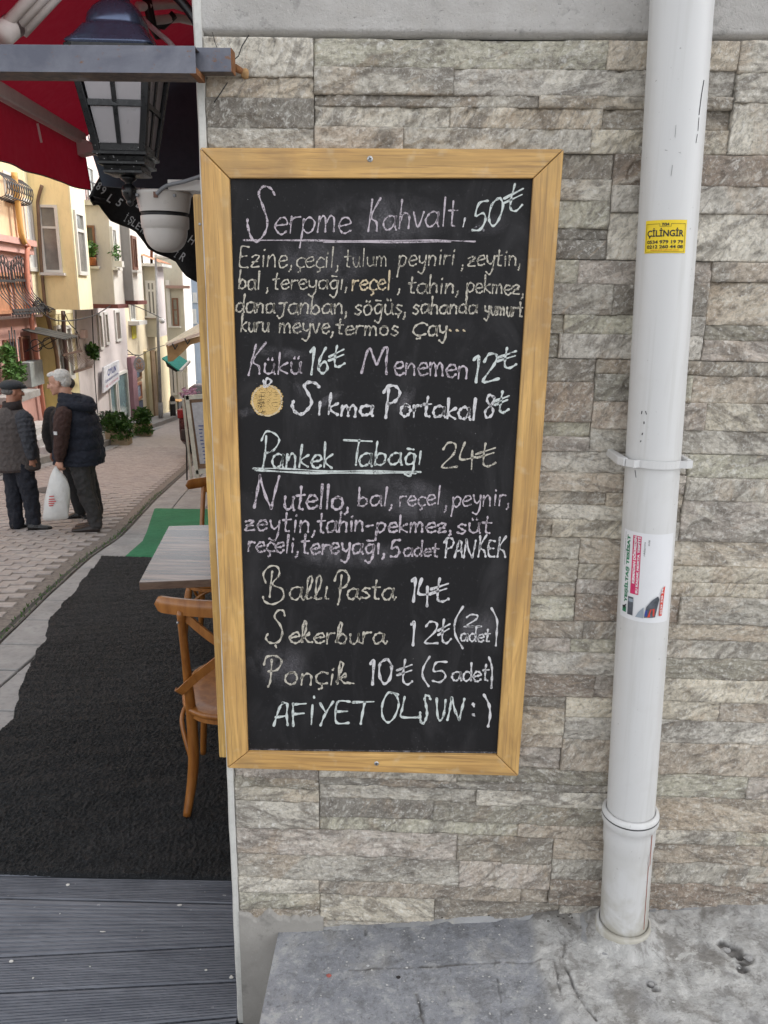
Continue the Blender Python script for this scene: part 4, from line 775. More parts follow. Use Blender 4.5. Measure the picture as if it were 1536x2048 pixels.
W1_ = [ (1,'S',112,322,245,322,64,'p',5.6,.0,None), (1,'erpme',238,310,612,306,76,'p',4.6,.05,None), (1,'K',690,298,752,298,66,'p',5,.05,None), (1,'ahvalt',768,290,1132,272,70,'p',4.6,.05,None), (1,'ı',1155,278,1172,276,42,'w',4.4,.08,None),
 (1,'50',1198,300,1352,262,64,'g',5.8,.10,None), (1,'₺',1345,212,1452,190,58,'g',5.6,.08,None),
 (1,'Ezine,',66,474,330,472,54,'c',3.9,.05,None), (1,'çeçil,',345,474,556,476,50,'c',3.6,.04,None), (1,'tulum',582,474,792,470,44,'c',3.2,.03,None), (1,'peyniri',842,468,1120,462,48,'c',4.0,.06,None), (1,',',1150,470,1166,470,46,'c',4,.06,None), (1,'zeytin,',1182,466,1444,468,46,'c',4.4,.05,None),
 (1,'bal',66,582,170,580,44,'c',4.6,.04,None), (1,',',200,580,214,580,46,'c',4,.04,None), (1,'tereyağı,',232,582,600,578,44,'c',4.3,.05,None), (1,'reçel',618,586,806,582,46,'y',5,.04,None), (1,',',842,586,858,586,50,'c',4,.04,None), (1,'tahin,',892,602,1142,598,46,'c',4.8,.04,None), (1,'pekmez,',1176,596,1458,608,44,'c',4.4,.04,None),
 (1,'dana',52,694,242,694,46,'c',5,.04,None), (1,'janban,',262,700,600,702,48,'c',4.6,.04,None), (1,'söğüş,',630,702,886,704,46,'c',4.6,.04,None), (1,'sahanda',914,700,1230,700,42,'c',4.8,.04,None), (1,'yumurt',1262,702,1450,714,40,'c',4.8,.04,None),
 (1,'kuru',76,790,214,786,44,'c',4.8,.04,None), (1,'meyve,',262,790,532,796,44,'c',4.8,.04,None), (1,'termos',540,800,845,806,40,'c',4.8,.04,None), (1,'Ç',912,808,985,808,34,'c',5.2,.04,None), (1,'ay',990,806,1080,808,48,'c',5.2,.04,None), (1,'…',1088,806,1190,812,40,'y',5.8,.0,None),
 (2,'K',104,196,180,190,62,'p',5.2,.12,None), (2,'ükü',186,190,372,188,52,'p',5.2,.05,None), (2,'16',408,196,505,186,58,'g',6.4,.06,None), (2,'₺',498,160,582,150,48,'g',5.6,.04,None), (2,'M',664,188,816,188,60,'p',5.6,.02,None), (2,'enemen',822,188,1184,212,58,'p',5.4,.05,None), (2,'12',1206,236,1335,208,62,'g',6.6,.05,None), (2,'₺',1318,166,1420,158,46,'g',5.8,.05,None),
 (2,'S',330,374,455,374,38,'w',7.8,.04,None), (2,'ı',448,390,466,390,60,'w',7,.05,None), (2,'kma',500,388,722,396,52,'w',7.4,.05,None), (2,'P',772,400,850,400,62,'w',7.8,.03,None), (2,'ortakal',852,392,1225,412,52,'w',7.2,.04,None), (2,'8',1262,404,1312,404,58,'w',6.6,.05,None), (2,'₺',1306,378,1382,378,46,'g',6.4,.05,None),
 (2,'P',172,650,258,650,74,'g',5.4,.04,None), (2,'ankek',224,644,524,644,62,'g',5.6,.05,None), (2,'T',582,636,718,636,64,'g',5.4,.0,None), (2,'abağı',652,636,962,634,60,'g',5.6,.05,None), (2,'24',1052,652,1222,640,58,'c',5.4,.04,None), (2,'₺',1214,638,1318,636,52,'c',5.4,.04,None),
 (3,'N',142,214,266,214,66,'p',6.4,.02,None), (3,'utello,',282,214,606,216,62,'p',6.2,.04,None), (3,'bal,',645,200,822,200,48,'p',5.0,.04,None), (3,'reçel',846,202,1050,194,46,'p',4.2,.04,None), (3,',',1066,212,1084,212,52,'p',4.6,.04,None), (3,'peynir,',1106,202,1390,192,50,'p',4.4,.05,None),
 (3,'zeytin,',92,322,446,326,52,'p',5.2,.04,None), (3,'tahin-',450,328,722,322,50,'p',5.6,.04,None), (3,'pekmez,',734,326,1108,328,44,'p',5.6,.04,None), (3,'süt',1126,334,1300,332,44,'p',5.2,.05,None),
 (3,'reçeli,',110,422,362,430,46,'p',5.4,.04,None), (3,'tereyağı,',372,432,782,436,50,'p',5.6,.04,None), (3,'5',802,448,852,444,40,'p',6.2,.04,None), (3,'adet',870,440,1040,446,36,'p',5.2,.05,None), (3,'PANKEK',1068,450,1372,448,40,'w',5.2,.02,None),
 (3,'B',186,656,306,656,70,'c',4.8,.02,None), (3,'allı',310,656,486,660,60,'c',4.8,.05,None), (3,'P',532,656,610,656,60,'c',5.2,.02,None), (3,'asta',592,652,826,656,52,'c',5.2,.04,None), (3,'14',908,664,1000,672,56,'w',7.2,.02,None), (3,'₺',996,662,1090,664,50,'w',6.6,.02,None),
 (4,'Ş',198,208,298,206,60,'c',5.2,.03,None), (4,'ekerbura',312,206,772,214,50,'c',5.2,.04,None), (4,'1',905,216,928,216,56,'w',7.2,.02,None), (4,'2',968,212,1040,212,52,'w',5.6,.03,None), (4,'₺',1030,212,1100,208,54,'w',5.6,.02,None), (4,'(',1112,212,1160,212,72,'w',5.2,.0,None), (4,'2',1172,128,1242,128,28,'w',4.6,.02,None), (4,'adet',1146,200,1292,204,36,'w',4.8,.04,None), (4,')',1306,204,1336,204,72,'w',5.2,-.04,None),
 (4,'P',188,400,282,400,56,'c',5.4,.0,None), (4,'onçik',288,412,600,412,56,'c',5.2,.04,None), (4,'10',704,408,818,408,58,'w',7.0,.02,None), (4,'₺',832,408,914,412,56,'w',5.6,.02,None), (4,'(5',958,402,1080,402,52,'w',5.2,.02,None), (4,'adet',1104,396,1286,392,44,'w',5.2,.04,None), (4,')',1284,412,1310,412,58,'w',5.4,-.02,None),
 (4,'AFİYET',238,612,722,602,56,'g',6.0,.03,None), (4,'O',758,600,858,600,62,'g',5.6,.02,None), (4,'L',852,592,936,592,56,'g',5.8,.0,None), (4,'SUN',948,594,1168,586,16,'g',5.8,.04,None), (4,':',1200,582,1226,582,56,'w',8.0,.0,None), (4,')',1262,596,1300,596,58,'w',6.6,-.04,None)]
for t_ in W1_:
    if t_[1] == 'SUN':
        word(4, 'S', 950, 590, 998, 590, 33, 'g', 5.8, .02); word(4, 'U', 1022, 590, 1076, 590, 58, 'g', 5.8, .03); word(4, 'N', 1086, 588, 1168, 586, 50, 'g', 5.8, .02); continue
    word(*t_[:10], cap=None)
def line(r, P, w, col, name='chalk_underline'):
    ox, oy, z = ZR[r]; m_ = MB(); ribbon(m_, [(ox+x/z, oy+y/z) for x, y in P], w, .0006); part(name, m_, CH[col], slate)
line(1, [(90,342),(400,343),(700,346),(1000,342),(1220,349)], 4, 'p'); line(1, [(480,350),(800,353),(1100,349)], 4, 'p')
line(2, [(135,650),(300,652),(500,664),(700,662),(955,668)], 4, 'g'); line(2, [(150,658),(400,672),(700,672),(930,672)], 6, 'g'); line(4, [(1166,130),(1200,129),(1250,129)], 4, 'w')
line(4, [(594,402),(628,407)], 4, 'c'); line(1, [(1190,300),(1240,270),(1262,295)], 6, 'd', 'chalk_smudge')
# the chalk fruit
m_ = MB(); ox, oy, z = ZR[2]; 
for j in range(26):
    y = 250+140*j/25; hw_ = 74*math.sqrt(max(0, 1-((y-320)/76)**2)); ribbon(m_, [(ox+(205-hw_+hr.uniform(-4,4))/z, oy+y/z), (ox+205/z, oy+(y+hr.uniform(-4,4))/z), (ox+(205+hw_+hr.uniform(-4,4))/z, oy+(y+hr.uniform(-3,3))/z)], 5.2, .00062+.00001*(j % 3))
part('chalk_fruit', m_, CH['o'], slate); m_ = MB(); ribbon(m_, [(ox+(205+72*math.cos(a))/z, oy+(320+74*math.sin(a))/z) for a in np.linspace(0, 6.28, 14)], 4, .00066); part('chalk_fruit_outline', m_, CH['y'], slate)
m_ = MB(); ribbon(m_, [(ox+x/z, oy+y/z) for x, y in ((188,222),(192,250),(205,250),(226,225),(205,212),(196,240))], 6, .0007); part('chalk_leaf', m_, CH['w'], slate)
# smudges: soft-edged dust, fading by a vertex attribute
def m_smudge():
    t = NT('chalk_dust_smudge'); a = t.n('Attribute', attribute_name='fade'); n1 = t.noise(t.mapc((2.2, 1, 1), (0, .7, 0)), 9, 6, .65, .8); n2 = t.noise(t.mapc(), 300, 3, .7)
    f = t.n('Math', operation='MULTIPLY'); t.l(a.outputs['Fac'], f.inputs[0]); t.l(t.ramp(n1, [(.38, 0), (.7, 1)]), f.inputs[1]); g = t.n('Math', operation='MULTIPLY'); t.l(f.outputs[0], g.inputs[0]); t.l(t.ramp(n2, [(.4, .25), (.65, 1)]), g.inputs[1])
    h = t.n('Math', operation='MULTIPLY'); t.l(g.outputs[0], h.inputs[0]); h.inputs[1].default_value = .38; t.l(h.outputs[0], t.b.inputs['Alpha']); return t.done((.55,.52,.56), .95, spec=.1)
MSM = m_smudge()
for (cx_s, cy_s, rx, ry, a) in ((812,800,16,34,.5), (600,655,30,18,.2), (600,780,22,12,.8), (490,825,30,10,-.2), (655,800,40,10,-.5), (560,705,60,14,.1), (640,520,110,50,.1), (760,440,150,60,.0), (620,620,90,40,.3), (985,450,40,22,-.4), (950,1250,50,40,0), (700,1110,150,30,0), (820,1000,120,50,.2), (560,1330,70,50,.2)):
    m_ = MB(); V = [bpt(cx_s, cy_s, .00045)]; fd_ = [1.0]
    for k, fr in ((.55, .6), (1.0, 0.0)):
        for q in np.linspace(0, 2*math.pi, 25)[:-1]: V.append(bpt(cx_s+k*(rx*math.cos(q)*math.cos(a)-ry*math.sin(q)*math.sin(a)), cy_s+k*(rx*math.cos(q)*math.sin(a)+ry*math.sin(q)*math.cos(a)), .00045)); fd_.append(fr)
    m_.add(V, [(0, 1+i, 1+(i+1) % 24) for i in range(24)]+[(1+i, 25+i, 25+(i+1) % 24, 1+(i+1) % 24) for i in range(24)]); o = part('chalk_smudge', m_, MSM, slate, kind='stuff'); at_ = o.data.attributes.new('fade', 'FLOAT', 'POINT'); at_.data.foreach_set('value', fd_)
m_ = MB()
for i in range(60):
    p = bpt(hr.uniform(480, 1020), hr.choice([hr.uniform(1470, 1508), hr.uniform(380, 1500)]), .0008); m_.add([p+np.array([math.cos(q), 0, math.sin(q)])*hr.uniform(.0003,.0008) for q in (0, 2, 4)], [(0,1,2)])
part('chalk_crumb', m_, MT['letter'], slate, kind='stuff')
# ================================================================== table
T0 = np.array([-1.16, 1.44, .35]); e1 = np.array([.979, .202, 0]); e2 = np.array([-.148, .989, 0]); W1, W2 = .78, .86
tb = thing('cafe_table', 'square cafe table with bluish reflections on its brown laminate top', 'table', (T0+e1*W1/2+e2*W2/2)[:2].tolist()+[gz(1.9)])
def quadpr(P, d): m_ = MB(); m_.prism(P, d); return m_
C4 = [T0, T0+e1*W1, T0+e1*W1+e2*W2, T0+e2*W2]
part('table_top', quadpr([c-np.array([0,0,.002]) for c in C4], (0,0,.002)), MT['laminate'], tb)
part('edge_band', quadpr([c-np.array([0,0,.036]) for c in C4], (0,0,.0335)), MT['laminate_edge'], tb, bevel=.0015)
tc = T0+e1*W1/2+e2*W2/2; m_ = MB(); m_.tube([(tc[0], tc[1], gz(1.9)+.05), (tc[0], tc[1], .31)], .035, 16); part('pedestal', m_, MT['black_iron'], tb)
m_ = MB()
for a in (e1+e2, e1-e2): d = nrm(a)*.36; c = np.array([tc[0], tc[1], gz(1.9)+.03]); m_.bar(c-d, c+d, .07, .03)
part('table_foot', m_, MT['black_iron'], tb, bevel=.004)
m_ = MB(); m_.box((tc[0]-.2, tc[1]-.2, .300), (tc[0]+.2, tc[1]+.2, .313)); part('top_plate', m_, MT['black_iron'], tb)
# ================================================================== bentwood chairs
def spl(P, n=6):
    P = [np.asarray(p, float) for p in P]; out = []
    for i in range(len(P)-1):
        a = P[max(i-1, 0)]; b = P[i]; c = P[i+1]; d = P[min(i+2, len(P)-1)]
        for k in range(n):
            t = k/n; out.append(.5*((2*b)+(-a+c)*t+(2*a-5*b+4*c-d)*t*t+(-a+3*b-3*c+d)*t**3))
    out.append(P[-1]); return out
def flatband(m_, path, w, t, nrmv):
    G = []
    for i, p in enumerate(path):
        d = nrm(path[min(i+1, len(path)-1)]-path[max(i-1, 0)]); n = np.asarray(nrmv(p), float); n = nrm(n-d*(n@d)); u = np.cross(n, d)
        G.append([p-u*w/2-n*t/2, p+u*w/2-n*t/2, p+u*w/2+n*t/2, p-u*w/2+n*t/2, p-u*w/2-n*t/2])
    m_.grid(np.array(G), smooth=False); n = len(G)
    for e, fl in ((G[0], 0), (G[-1], 1)): m_.add(e[:4], [(0,1,2,3) if fl else (3,2,1,0)])
def make_chair(o, rz, label):
    t = thing('bentwood_chair', label, 'chair', o, 'bentwood cross-back chairs at the cafe table'); off = np.asarray(o, float); B = MT['beech']
    L = lambda P: [np.array(p, float)+off for p in P]
    for s in (-1, 1):
        m_ = MB(); P = spl([(s*.205,-.02,0), (s*.190,.018,.12), (s*.180,.030,.24), (s*.178,.025,.42), (s*.172,-.02,.60), (s*.165,-.07,.78), (s*.158,-.115,.925)], 5)
        n = len(P); r = [.0145+.006*math.sin(math.pi*min(1, i/(n*.72))) for i in range(n)]; r[-1] = .010
        m_.tube(L(P), r, 14); part('back_post', m_, B, t)
    m_ = MB(); G = []
    for x in np.linspace(-.258, .258, 40):
        q = abs(x)/.258; hz = .030*math.sqrt(max(0.0, 1-max(0, (q-.88)/.12)**2)); yb = -.135+.075*q*q; zc_ = .930-.012*q*q+.012
        G.append([(x, yb-.009, zc_-hz), (x, yb-.011, zc_), (x, yb-.008, zc_+hz), (x, yb+.008, zc_+hz), (x, yb+.010, zc_), (x, yb+.009, zc_-hz), (x, yb-.009, zc_-hz)])
    m_.grid(np.array(G)+off, smooth=True); r_ = part('top_rail', m_, B, t)
    m_ = MB()
    for s in (-1, 1): m_.lathe(off+np.array([s*.166, -.128, .885]), [(.0001, -.004), (.004, -.003), (.005, .002)], 10, (0, 1, 0))
    part('screw', m_, MT['zinc'], r_)
    for s in (-1, 1):
        m_ = MB(); P = spl([(s*-.150,-.098,.900), (s*-.07,-.120,.835), (s*.03,-.112+.004*s,.745), (s*.13,-.070,.640), (s*.197,-.034,.560), (s*.212,.005,.545)], 6); flatband(m_, L(P), .030, .009, lambda p: (0, 1, .15)); part('cross_strap', m_, B, t)
    # seat: rounded-square, ring and slight dish
    def sq(r, z, k=.32):
        out = []
        for i in range(48):
            a = 2*math.pi*i/48; c, s = math.cos(a), math.sin(a); q = (abs(c)**3.0+abs(s)**3.0)**(-1/3.0); w = 1+.06*s; out.append((r*c*q*w, .185+r*s*q, z))
        return out
    m_ = MB(); rings = [sq(.19, .446), sq(.228, .442), sq(.236, .450), sq(.236, .464), sq(.228, .470), sq(.17, .466), sq(.08, .462), sq(.004, .461)]
    G = np.array([r+[r[0]] for r in rings])+off; m_.grid(G, smooth=True); part('seat', m_, B, t)
    m_ = MB(); G = np.array([r+[r[0]] for r in (sq(.220, .440), sq(.222, .420), sq(.200, .418), sq(.196, .441), sq(.220, .440))])+off; m_.grid(G, smooth=False); part('seat_ring', m_, B, t)
    for s in (-1, 1):
        m_ = MB(); P = spl([(s*.235,.40,0), (s*.222,.385,.16), (s*.205,.365,.30), (s*.19,.345,.425)], 5); m_.tube(L(P), [.0125+.004*i/len(P) for i in range(len(P))], 12); part('front_leg', m_, B, t)
        m_ = MB(); P = spl([(s*.222,.37,.20), (s*.17,.352,.34), (s*.08,.345,.405), (0,.345,.412)], 5); m_.tube(L(P), .009, 10)
        P = spl([(s*.187,.035,.20), (s*.232,.09,.36), (s*.215,.17,.415)], 5); m_.tube(L(P), .009, 10)
        P = spl([(s*.224,.365,.20), (s*.226,.29,.345), (s*.214,.20,.415)], 5); m_.tube(L(P), .009, 10); part('bent_brace', m_, B, t)
    t.rotation_euler = (0, 0, rz); t.scale = (1.03, 1.0, .965); return t
ch1 = make_chair((-.602, .85, ZD+.010), math.radians(2), 'bentwood cross-back chair with its back to us, nearest the oak frame')
c2y = 2.98; p2 = onS(392, 1110); ch2 = copy_tree(ch1); ch2.location = (-1.11, 2.93, gz(2.9)+.012); ch2.rotation_euler = (math.radians(0), 0, math.radians(180+6)); ch2.scale = (1.04, 1.04, 1.04)
ch2['label'] = 'second bentwood chair facing us across the table, mostly hidden by the oak frame'
# ================================================================== steel beam
zt, zb2 = onY(0, 88, -.11)[2], onY(0, 143, -.11)[2]; xr = onY(391, 120, -.11)[0]; xe = onY(463, 120, -.075)[0]; yb = -.045
it, ib = onY(463, 96, -.075)[2], onY(463, 145, -.075)[2]
beam = thing('steel_beam', 'weathered grey steel tube with a rusty smaller tube poking out over the wall corner', 'beam', ((xr-1)/1, -.07, zb2))
slope = (onY(390, 92, -.11)[2]-zt)
def hollow(m_, x0, x1, y0, y1, z0, z1, th, dz=0):
    G = []
    for x, zz in ((x0, 0), (x1, dz)):
        G.append([(x,y0,z0+zz), (x,y1,z0+zz), (x,y1,z1+zz), (x,y0,z1+zz), (x,y0,z0+zz)])
    G.append([(x1,y0+th,z0+th+dz), (x1,y1-th,z0+th+dz), (x1,y1-th,z1-th+dz), (x1,y0+th,z1-th+dz), (x1,y0+th,z0+th+dz)])
    G.append([(x1-.25,y0+th,z0+th+dz), (x1-.25,y1-th,z0+th+dz), (x1-.25,y1-th,z1-th+dz), (x1-.25,y0+th,z1-th+dz), (x1-.25,y0+th,z0+th+dz)])
    m_.grid(np.array(G), smooth=False)
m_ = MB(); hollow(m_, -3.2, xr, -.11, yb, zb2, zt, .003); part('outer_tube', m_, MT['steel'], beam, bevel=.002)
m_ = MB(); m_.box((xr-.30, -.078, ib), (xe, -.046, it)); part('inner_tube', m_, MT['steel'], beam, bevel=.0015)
m_ = MB(); m_.box((xe-.001, -.0775, ib+.0005), (xe+.0012, -.047, it-.0005)); m_.box((xr-.012, -.109, zb2-.0012), (xr+.0008, -.047, zb2+.010)); part('rust_edge', m_, MT['rust'], beam)
c = np.array([xe+.006, -.022, (it+ib)/2-.004]); m_ = MB(); m_.tube([c+(-.008,-.012,.002), c+(.0,.0,0), c+(.004,.014,0)], [.007,.006,.004], 10); part('anchor_stub', m_, MT['rust'], beam)
m_ = MB(); m_.ell(c+(.008,.004,-.004), (.010,.008,.010), 10, 6); part('rust_lump', m_, mat('orange_filler', (.45,.27,.12), .9, 60, .5, .6, .6), beam, kind='stuff')
# cracks in the top-left tile
m_ = MB()
for pl in (((425,65),(430,85),(436,100)), ((498,70),(484,92),(477,112),(470,118)), ((455,165),(440,188),(428,205))):
    P_ = [onY(px, py, -.030) for px, py in pl]
    for p, q in zip(P_[:-1], P_[1:]): m_.bar(p, q, .0009, .004, up=(0,1,0))
part('tile_crack', m_, MT['black'], bld, kind='stuff')
# ================================================================== lantern
LY = .32; lc = onY(244, 165, LY); lx = lc[0]
def lz(py): return onY(236, py, LY)[2]
lan = thing('wall_lantern', 'black iron street lantern with frosted panes hanging on a curved arm behind the steel beam', 'lantern', (lx, LY, lz(415)))
def ring4(hw, z, p=40, n=48, rot=.06):
    out = []
    for i in range(n):
        a = 2*math.pi*i/n+math.pi/4; c, s = math.cos(a), math.sin(a); q = (abs(c)**p+abs(s)**p)**(-1/p); x, y = hw*c*q, hw*s*q
        out.append((lx+x*math.cos(rot)-y*math.sin(rot), LY+x*math.sin(rot)+y*math.cos(rot), z))
    return out+[out[0]]
zT, zB = lz(110), lz(312)
m_ = MB(); prof = [(.094, zT+.000, 30), (.098, zT+.003, 30), (.096, zT+.008, 20), (.084, zT+.022, 12), (.074, zT+.040, 7), (.070, zT+.048, 5), (.064, zT+.051, 4), (.065, zT+.056, 4), (.062, zT+.074, 3.4), (.052, zT+.092, 2.6), (.036, zT+.106, 2.2), (.030, zT+.110, 2), (.030, zT+.118, 2), (.012, zT+.121, 2), (.010, zT+.15, 2)]
m_.grid(np.array([ring4(w, z, p) for w, z, p in prof]), smooth=True); part('cap', m_, MT['cap_blue_sheen'], lan)
hT, hB = .090, .052
def hw(z): return hB+(hT-hB)*(z-zB)/(zT-zB)
def cornerp(sx, sy, z, k=1.0):
    x, y = sx*hw(z)*k, sy*hw(z)*k; r = .06; return np.array([lx+x*math.cos(r)-y*math.sin(r), LY+x*math.sin(r)+y*math.cos(r), z])
for sx, sy in ((-1,-1),(1,-1),(1,1),(-1,1)):
    m_ = MB(); m_.bar(cornerp(sx, sy, zB), cornerp(sx, sy, zT), .016, .016, up=(0,1,0)); part('corner_post', m_, MT['black_iron'], lan, bevel=.002)
zM = lz(219)
for a, b in (((-1,-1),(1,-1)), ((1,-1),(1,1)), ((1,1),(-1,1)), ((-1,1),(-1,-1))):
    m_ = MB(); m_.bar(cornerp(*a, zM), cornerp(*b, zM), .007, .013); m_.bar((cornerp(*a, zB)+cornerp(*b, zB))/2, (cornerp(*a, zT)+cornerp(*b, zT))/2, .010, .007, up=(0,0,1) if False else (a[1]-b[1], b[0]-a[0], 0))
    m_.bar(cornerp(*a, zB+.008), cornerp(*b, zB+.008), .010, .022); m_.bar(cornerp(*a, zT-.006), cornerp(*b, zT-.006), .010, .016)
    fr = part('glazing_bar', m_, MT['black_iron'], lan)
    for u0, u1 in ((.07,.47),(.53,.93)):
        for z0, z1 in ((zB+.02, zM-.007), (zM+.007, zT-.014)):
            P = []
            for u, z in ((u0, z0), (u1, z0), (u1, z1), (u0, z1)): P.append(cornerp(*a, z, .975)*(1-u)+cornerp(*b, z, .975)*u)
            n = nrm(np.cross(P[1]-P[0], P[3]-P[0])); q = MB(); q.prism([p+n*.001 for p in P], -n*.002); part('pane', q, MT['frost'], fr)
m_ = MB(); prof = [(.058, zB+.004), (.064, zB+.001), (.064, zB-.005), (.055, zB-.008), (.053, zB-.018), (.057, zB-.020), (.057, zB-.025), (.046, zB-.028), (.044, zB-.036), (.047, zB-.038), (.047, zB-.043), (.030, zB-.046), (.002, zB-.046)]
m_.grid(np.array([ring4(w, z) for w, z in prof]), smooth=False); part('base_moulding', m_, MT['black_iron'], lan)
z0 = zB-.045; z1 = lz(413); H = z0-z1
m_ = MB(); m_.lathe((lx, LY, 0), [(.012, z0), (.020, z0-.05*H), (.018, z0-.12*H), (.009, z0-.2*H), (.008, z0-.27*H), (.016, z0-.34*H), (.0185, z0-.48*H), (.0175, z0-.62*H), (.012, z0-.76*H), (.008, z0-.82*H), (.010, z0-.86*H), (.006, z0-.95*H), (.0005, z1)], 28); part('finial', m_, MT['black_iron'], lan)
m_ = MB(); P = spl([(lx, LY, zT+.14), (lx+.03, LY, zT+.165), (lx+.12, LY-.01, zT+.135), (lx+.185, LY-.02, zT+.07), (-.47, LY-.03, zT-.02), (-.437, LY-.04, zT-.05)], 6); m_.tube(P, .011, 12); part('bracket_arm', m_, MT['black_iron'], lan)
m_ = MB(); m_.box((-.452, .21, zT-.12), (-.4365, .295, zT+.03)); part('wall_plate', m_, MT['black_iron'], lan)
m_ = MB()
for i in range(16):
    u = random.random(); z = random.uniform(zB-.04, zB+.03); p = cornerp(-1+2*u, -1, z, 1.0)+np.array([0, -.0085-(.004 if z < zB else 0), 0]); m_.box(p-.0007, p+.0007)
part('paint_speck', m_, MT['letter'], lan, kind='stuff')
# ================================================================== dome camera
cx_ = onY(330, 440, .36); c3 = np.array([cx_[0], .36, 0]); cz = lambda py: onY(330, py, .36)[2]
cc = thing('security_camera', 'cream dome security camera with a black band under the black canopy', 'security camera', (c3[0], .36, cz(505)))
zt_ = cz(383); zr = cz(430); zq = cz(455); z5 = cz(505)
m_ = MB(); m_.lathe(c3, [(.02, zt_-.006), (.058, zt_-.006), (.0685, zt_-.002), (.0695, zt_-.008), (.0672, zt_-.012), (.0600, zr+.005)], 48); part('housing', m_, MT['cream_plastic'], cc)
m_ = MB(); m_.lathe(c3, [(.0600, zr+.0045), (.0570, zr+.003), (.0568, zr-.003), (.0592, zr-.0045)], 48); part('black_band', m_, MT['black'], cc)
m_ = MB(); pr = [(.0592, zr-.0045), (.0592, zr-.012), (.0585, zq-.002), (.0545, zq-.004)]
for a in np.linspace(0, math.pi/2, 14): pr.append((max(.0003, .0540*math.cos(a)**.72), zq-.006-(zq-.006-z5)*math.sin(a)))
m_.lathe(c3, pr, 48); dome = part('dome', m_, MT['cream_plastic'], cc)
m_ = MB(); m_.box(c3+(-.004,-.0690,zt_-.022), c3+(.006,-.0640,zt_-.008)); part('cable_notch', m_, MT['brown_frame'], cc)
m_ = MB(); 
for dx in (-.052, .040): m_.box(c3+(dx,-.056,zt_-.018), c3+(dx+.006,-.046,zt_-.012))
part('clip', m_, MT['grey_cable'], cc)
m_ = MB(); m_.box((c3[0]+.03, .30, zt_-.004), (-.437, .42, zt_+.02)); part('mounting_arm', m_, MT['cream_plastic'], cc)
V, F = fit_text('CAMERA', .016, .003); m_ = MB()
m_ = MB(); P = spl([c3+(.004,-.068,zt_-.014), c3+(.03,-.072,zt_+.004), onY(372, 362, .28), onY(402, 346, .27)+np.array([.02,0,0])], 6); m_.tube(P, .0045, 10); single('grey_conduit', m_, MT['grey_cable'], 'short grey cable running from the dome camera to the wall corner', 'cable')
# ================================================================== red awning
A1 = onY(165, 280, 1.5); A0 = onY(0, 185, .6); dA = (A1-A0)/(A1[1]-A0[1]); barp = lambda y: A0+dA*(y-A0[1]); fs = .72
aw = thing('red_awning', 'red cloth awning with cream folding arms over the terrace', 'awning', (barp(.8)[0], .8, barp(.8)[2]-.2))
ys = np.linspace(.06, 1.56, 30); G = []
for y in ys:
    b = barp(y)+np.array([-.01,0,.012]); row = []
    for k in range(20):
        x = b[0]+(.25-b[0])*k/19; row.append((x, y, b[2]+(x-b[0])*fs-.02*math.sin(math.pi*k/19)))
    G.append(row)
m_ = MB(); m_.grid(np.array(G)); part('canopy_cloth', m_, MT['red'], aw)
def fabz(x, y): b = barp(y); return b[2]+.012+(x-b[0]+.01)*fs-.02
m_ = MB(); hbar = .022; m_.bar(barp(.05), barp(1.47), .045, .042); fb = part('front_bar', m_, MT['alu'], aw, bevel=.006)
m_ = MB(); e_ = barp(1.44); P = [onY(px, py, 1.40) for px, py in ((121,279), (165,276), (186,288), (192,302), (160,309), (134,311), (124,300))]; m_.prism(P, (.0,.06,0)); part('end_cap', m_, MT['alu'], aw, bevel=.003)
m_ = MB(); G = []
for i, y in enumerate(np.linspace(.05, 1.5, 60)):
    b = barp(y)+np.array([0,-.0,-.022]); wv = .008*math.sin(i*.35)+.006*math.exp(-((1.5-y)/.08)**2); dz = -.158-.0015*math.sin(i*.5)
    G.append([(b[0]+wv*t, y, b[2]+dz*t) for t in np.linspace(0, 1, 8)])
b = barp(1.5); G.append([(b[0]+.012*math.sin(t*1.5), 1.51, b[2]-.02-.160*t) for t in np.linspace(0, 1, 8)]); G.append([(b[0]+.022*math.sin(t*1.5), 1.49, b[2]-.02-.160*t) for t in np.linspace(0, 1, 8)])
m_.grid(np.array(G)); part('valance', m_, MT['red'], aw)
m_ = MB(); G2 = [[r[-1], (r[-1][0], r[-1][1], r[-1][2]-.006)] for r in G]
m_.tube([r[-1] for r in G[:-2]], .0022, 6); part('hem_piping', m_, mat('dark_piping', (.20,.13,.13), .7), aw)
m_ = MB(); P = [onY(px, py, .83) for px, py in ((75,247), (83,285))]; m_.bar(P[0], P[1], .006, .003, up=(0,1,0)); part('hanging_strap', m_, MT['alu'], aw)
def under(px, py, gap=.05):
    # point just below the cloth along the ray
    v = ray(px, py); lo, hi = .5, 5.0
    for _ in range(40):
        t = (lo+hi)/2; p = CAM+v*t
        if p[2] > fabz(p[0], p[1])-gap: hi = t
        else: lo = t
    return CAM+v*lo
m_ = MB(); pA = under(26, 60, .07); pB = under(128, -50, .06)
for k in (-1, 0, 1): 
    o_ = np.array([.012*k, .018*k, 0]); m_.tube([pA+o_, pB+o_], .012, 12)
arm = part('folding_arm', m_, MT['alu'], aw)
m_ = MB(); m_.tube([pA+(-.012,-.03,-.02), pA+(.012,.03,.035)], .024, 20); m_.tube([pA, pA+np.array([-.5,.25,-.02])], .018, 12); el_ = part('arm_elbow', m_, MT['alu'], arm)
m_ = MB(); m_.tube([pA+(-.002,-.006,.004), pA+(.003,.006,.012)], .0248, 20, caps=False); part('elbow_band', m_, mat('brushed_band', (.2,.15,.14), .4, metal=.5), arm)
m_ = MB(); pC = under(282, 28, .05); pD = under(352, 22, .06); pE = under(420, 60, .08)
for k in (-1, 1): m_.tube([pC+np.array([0,.02*k,-.012*k]), pD+np.array([0,.02*k,-.012*k]), pE+np.array([.1,.02*k,0])], .012, 12)
arm2 = part('folding_arm', m_, MT['alu'], aw)
m_ = MB()
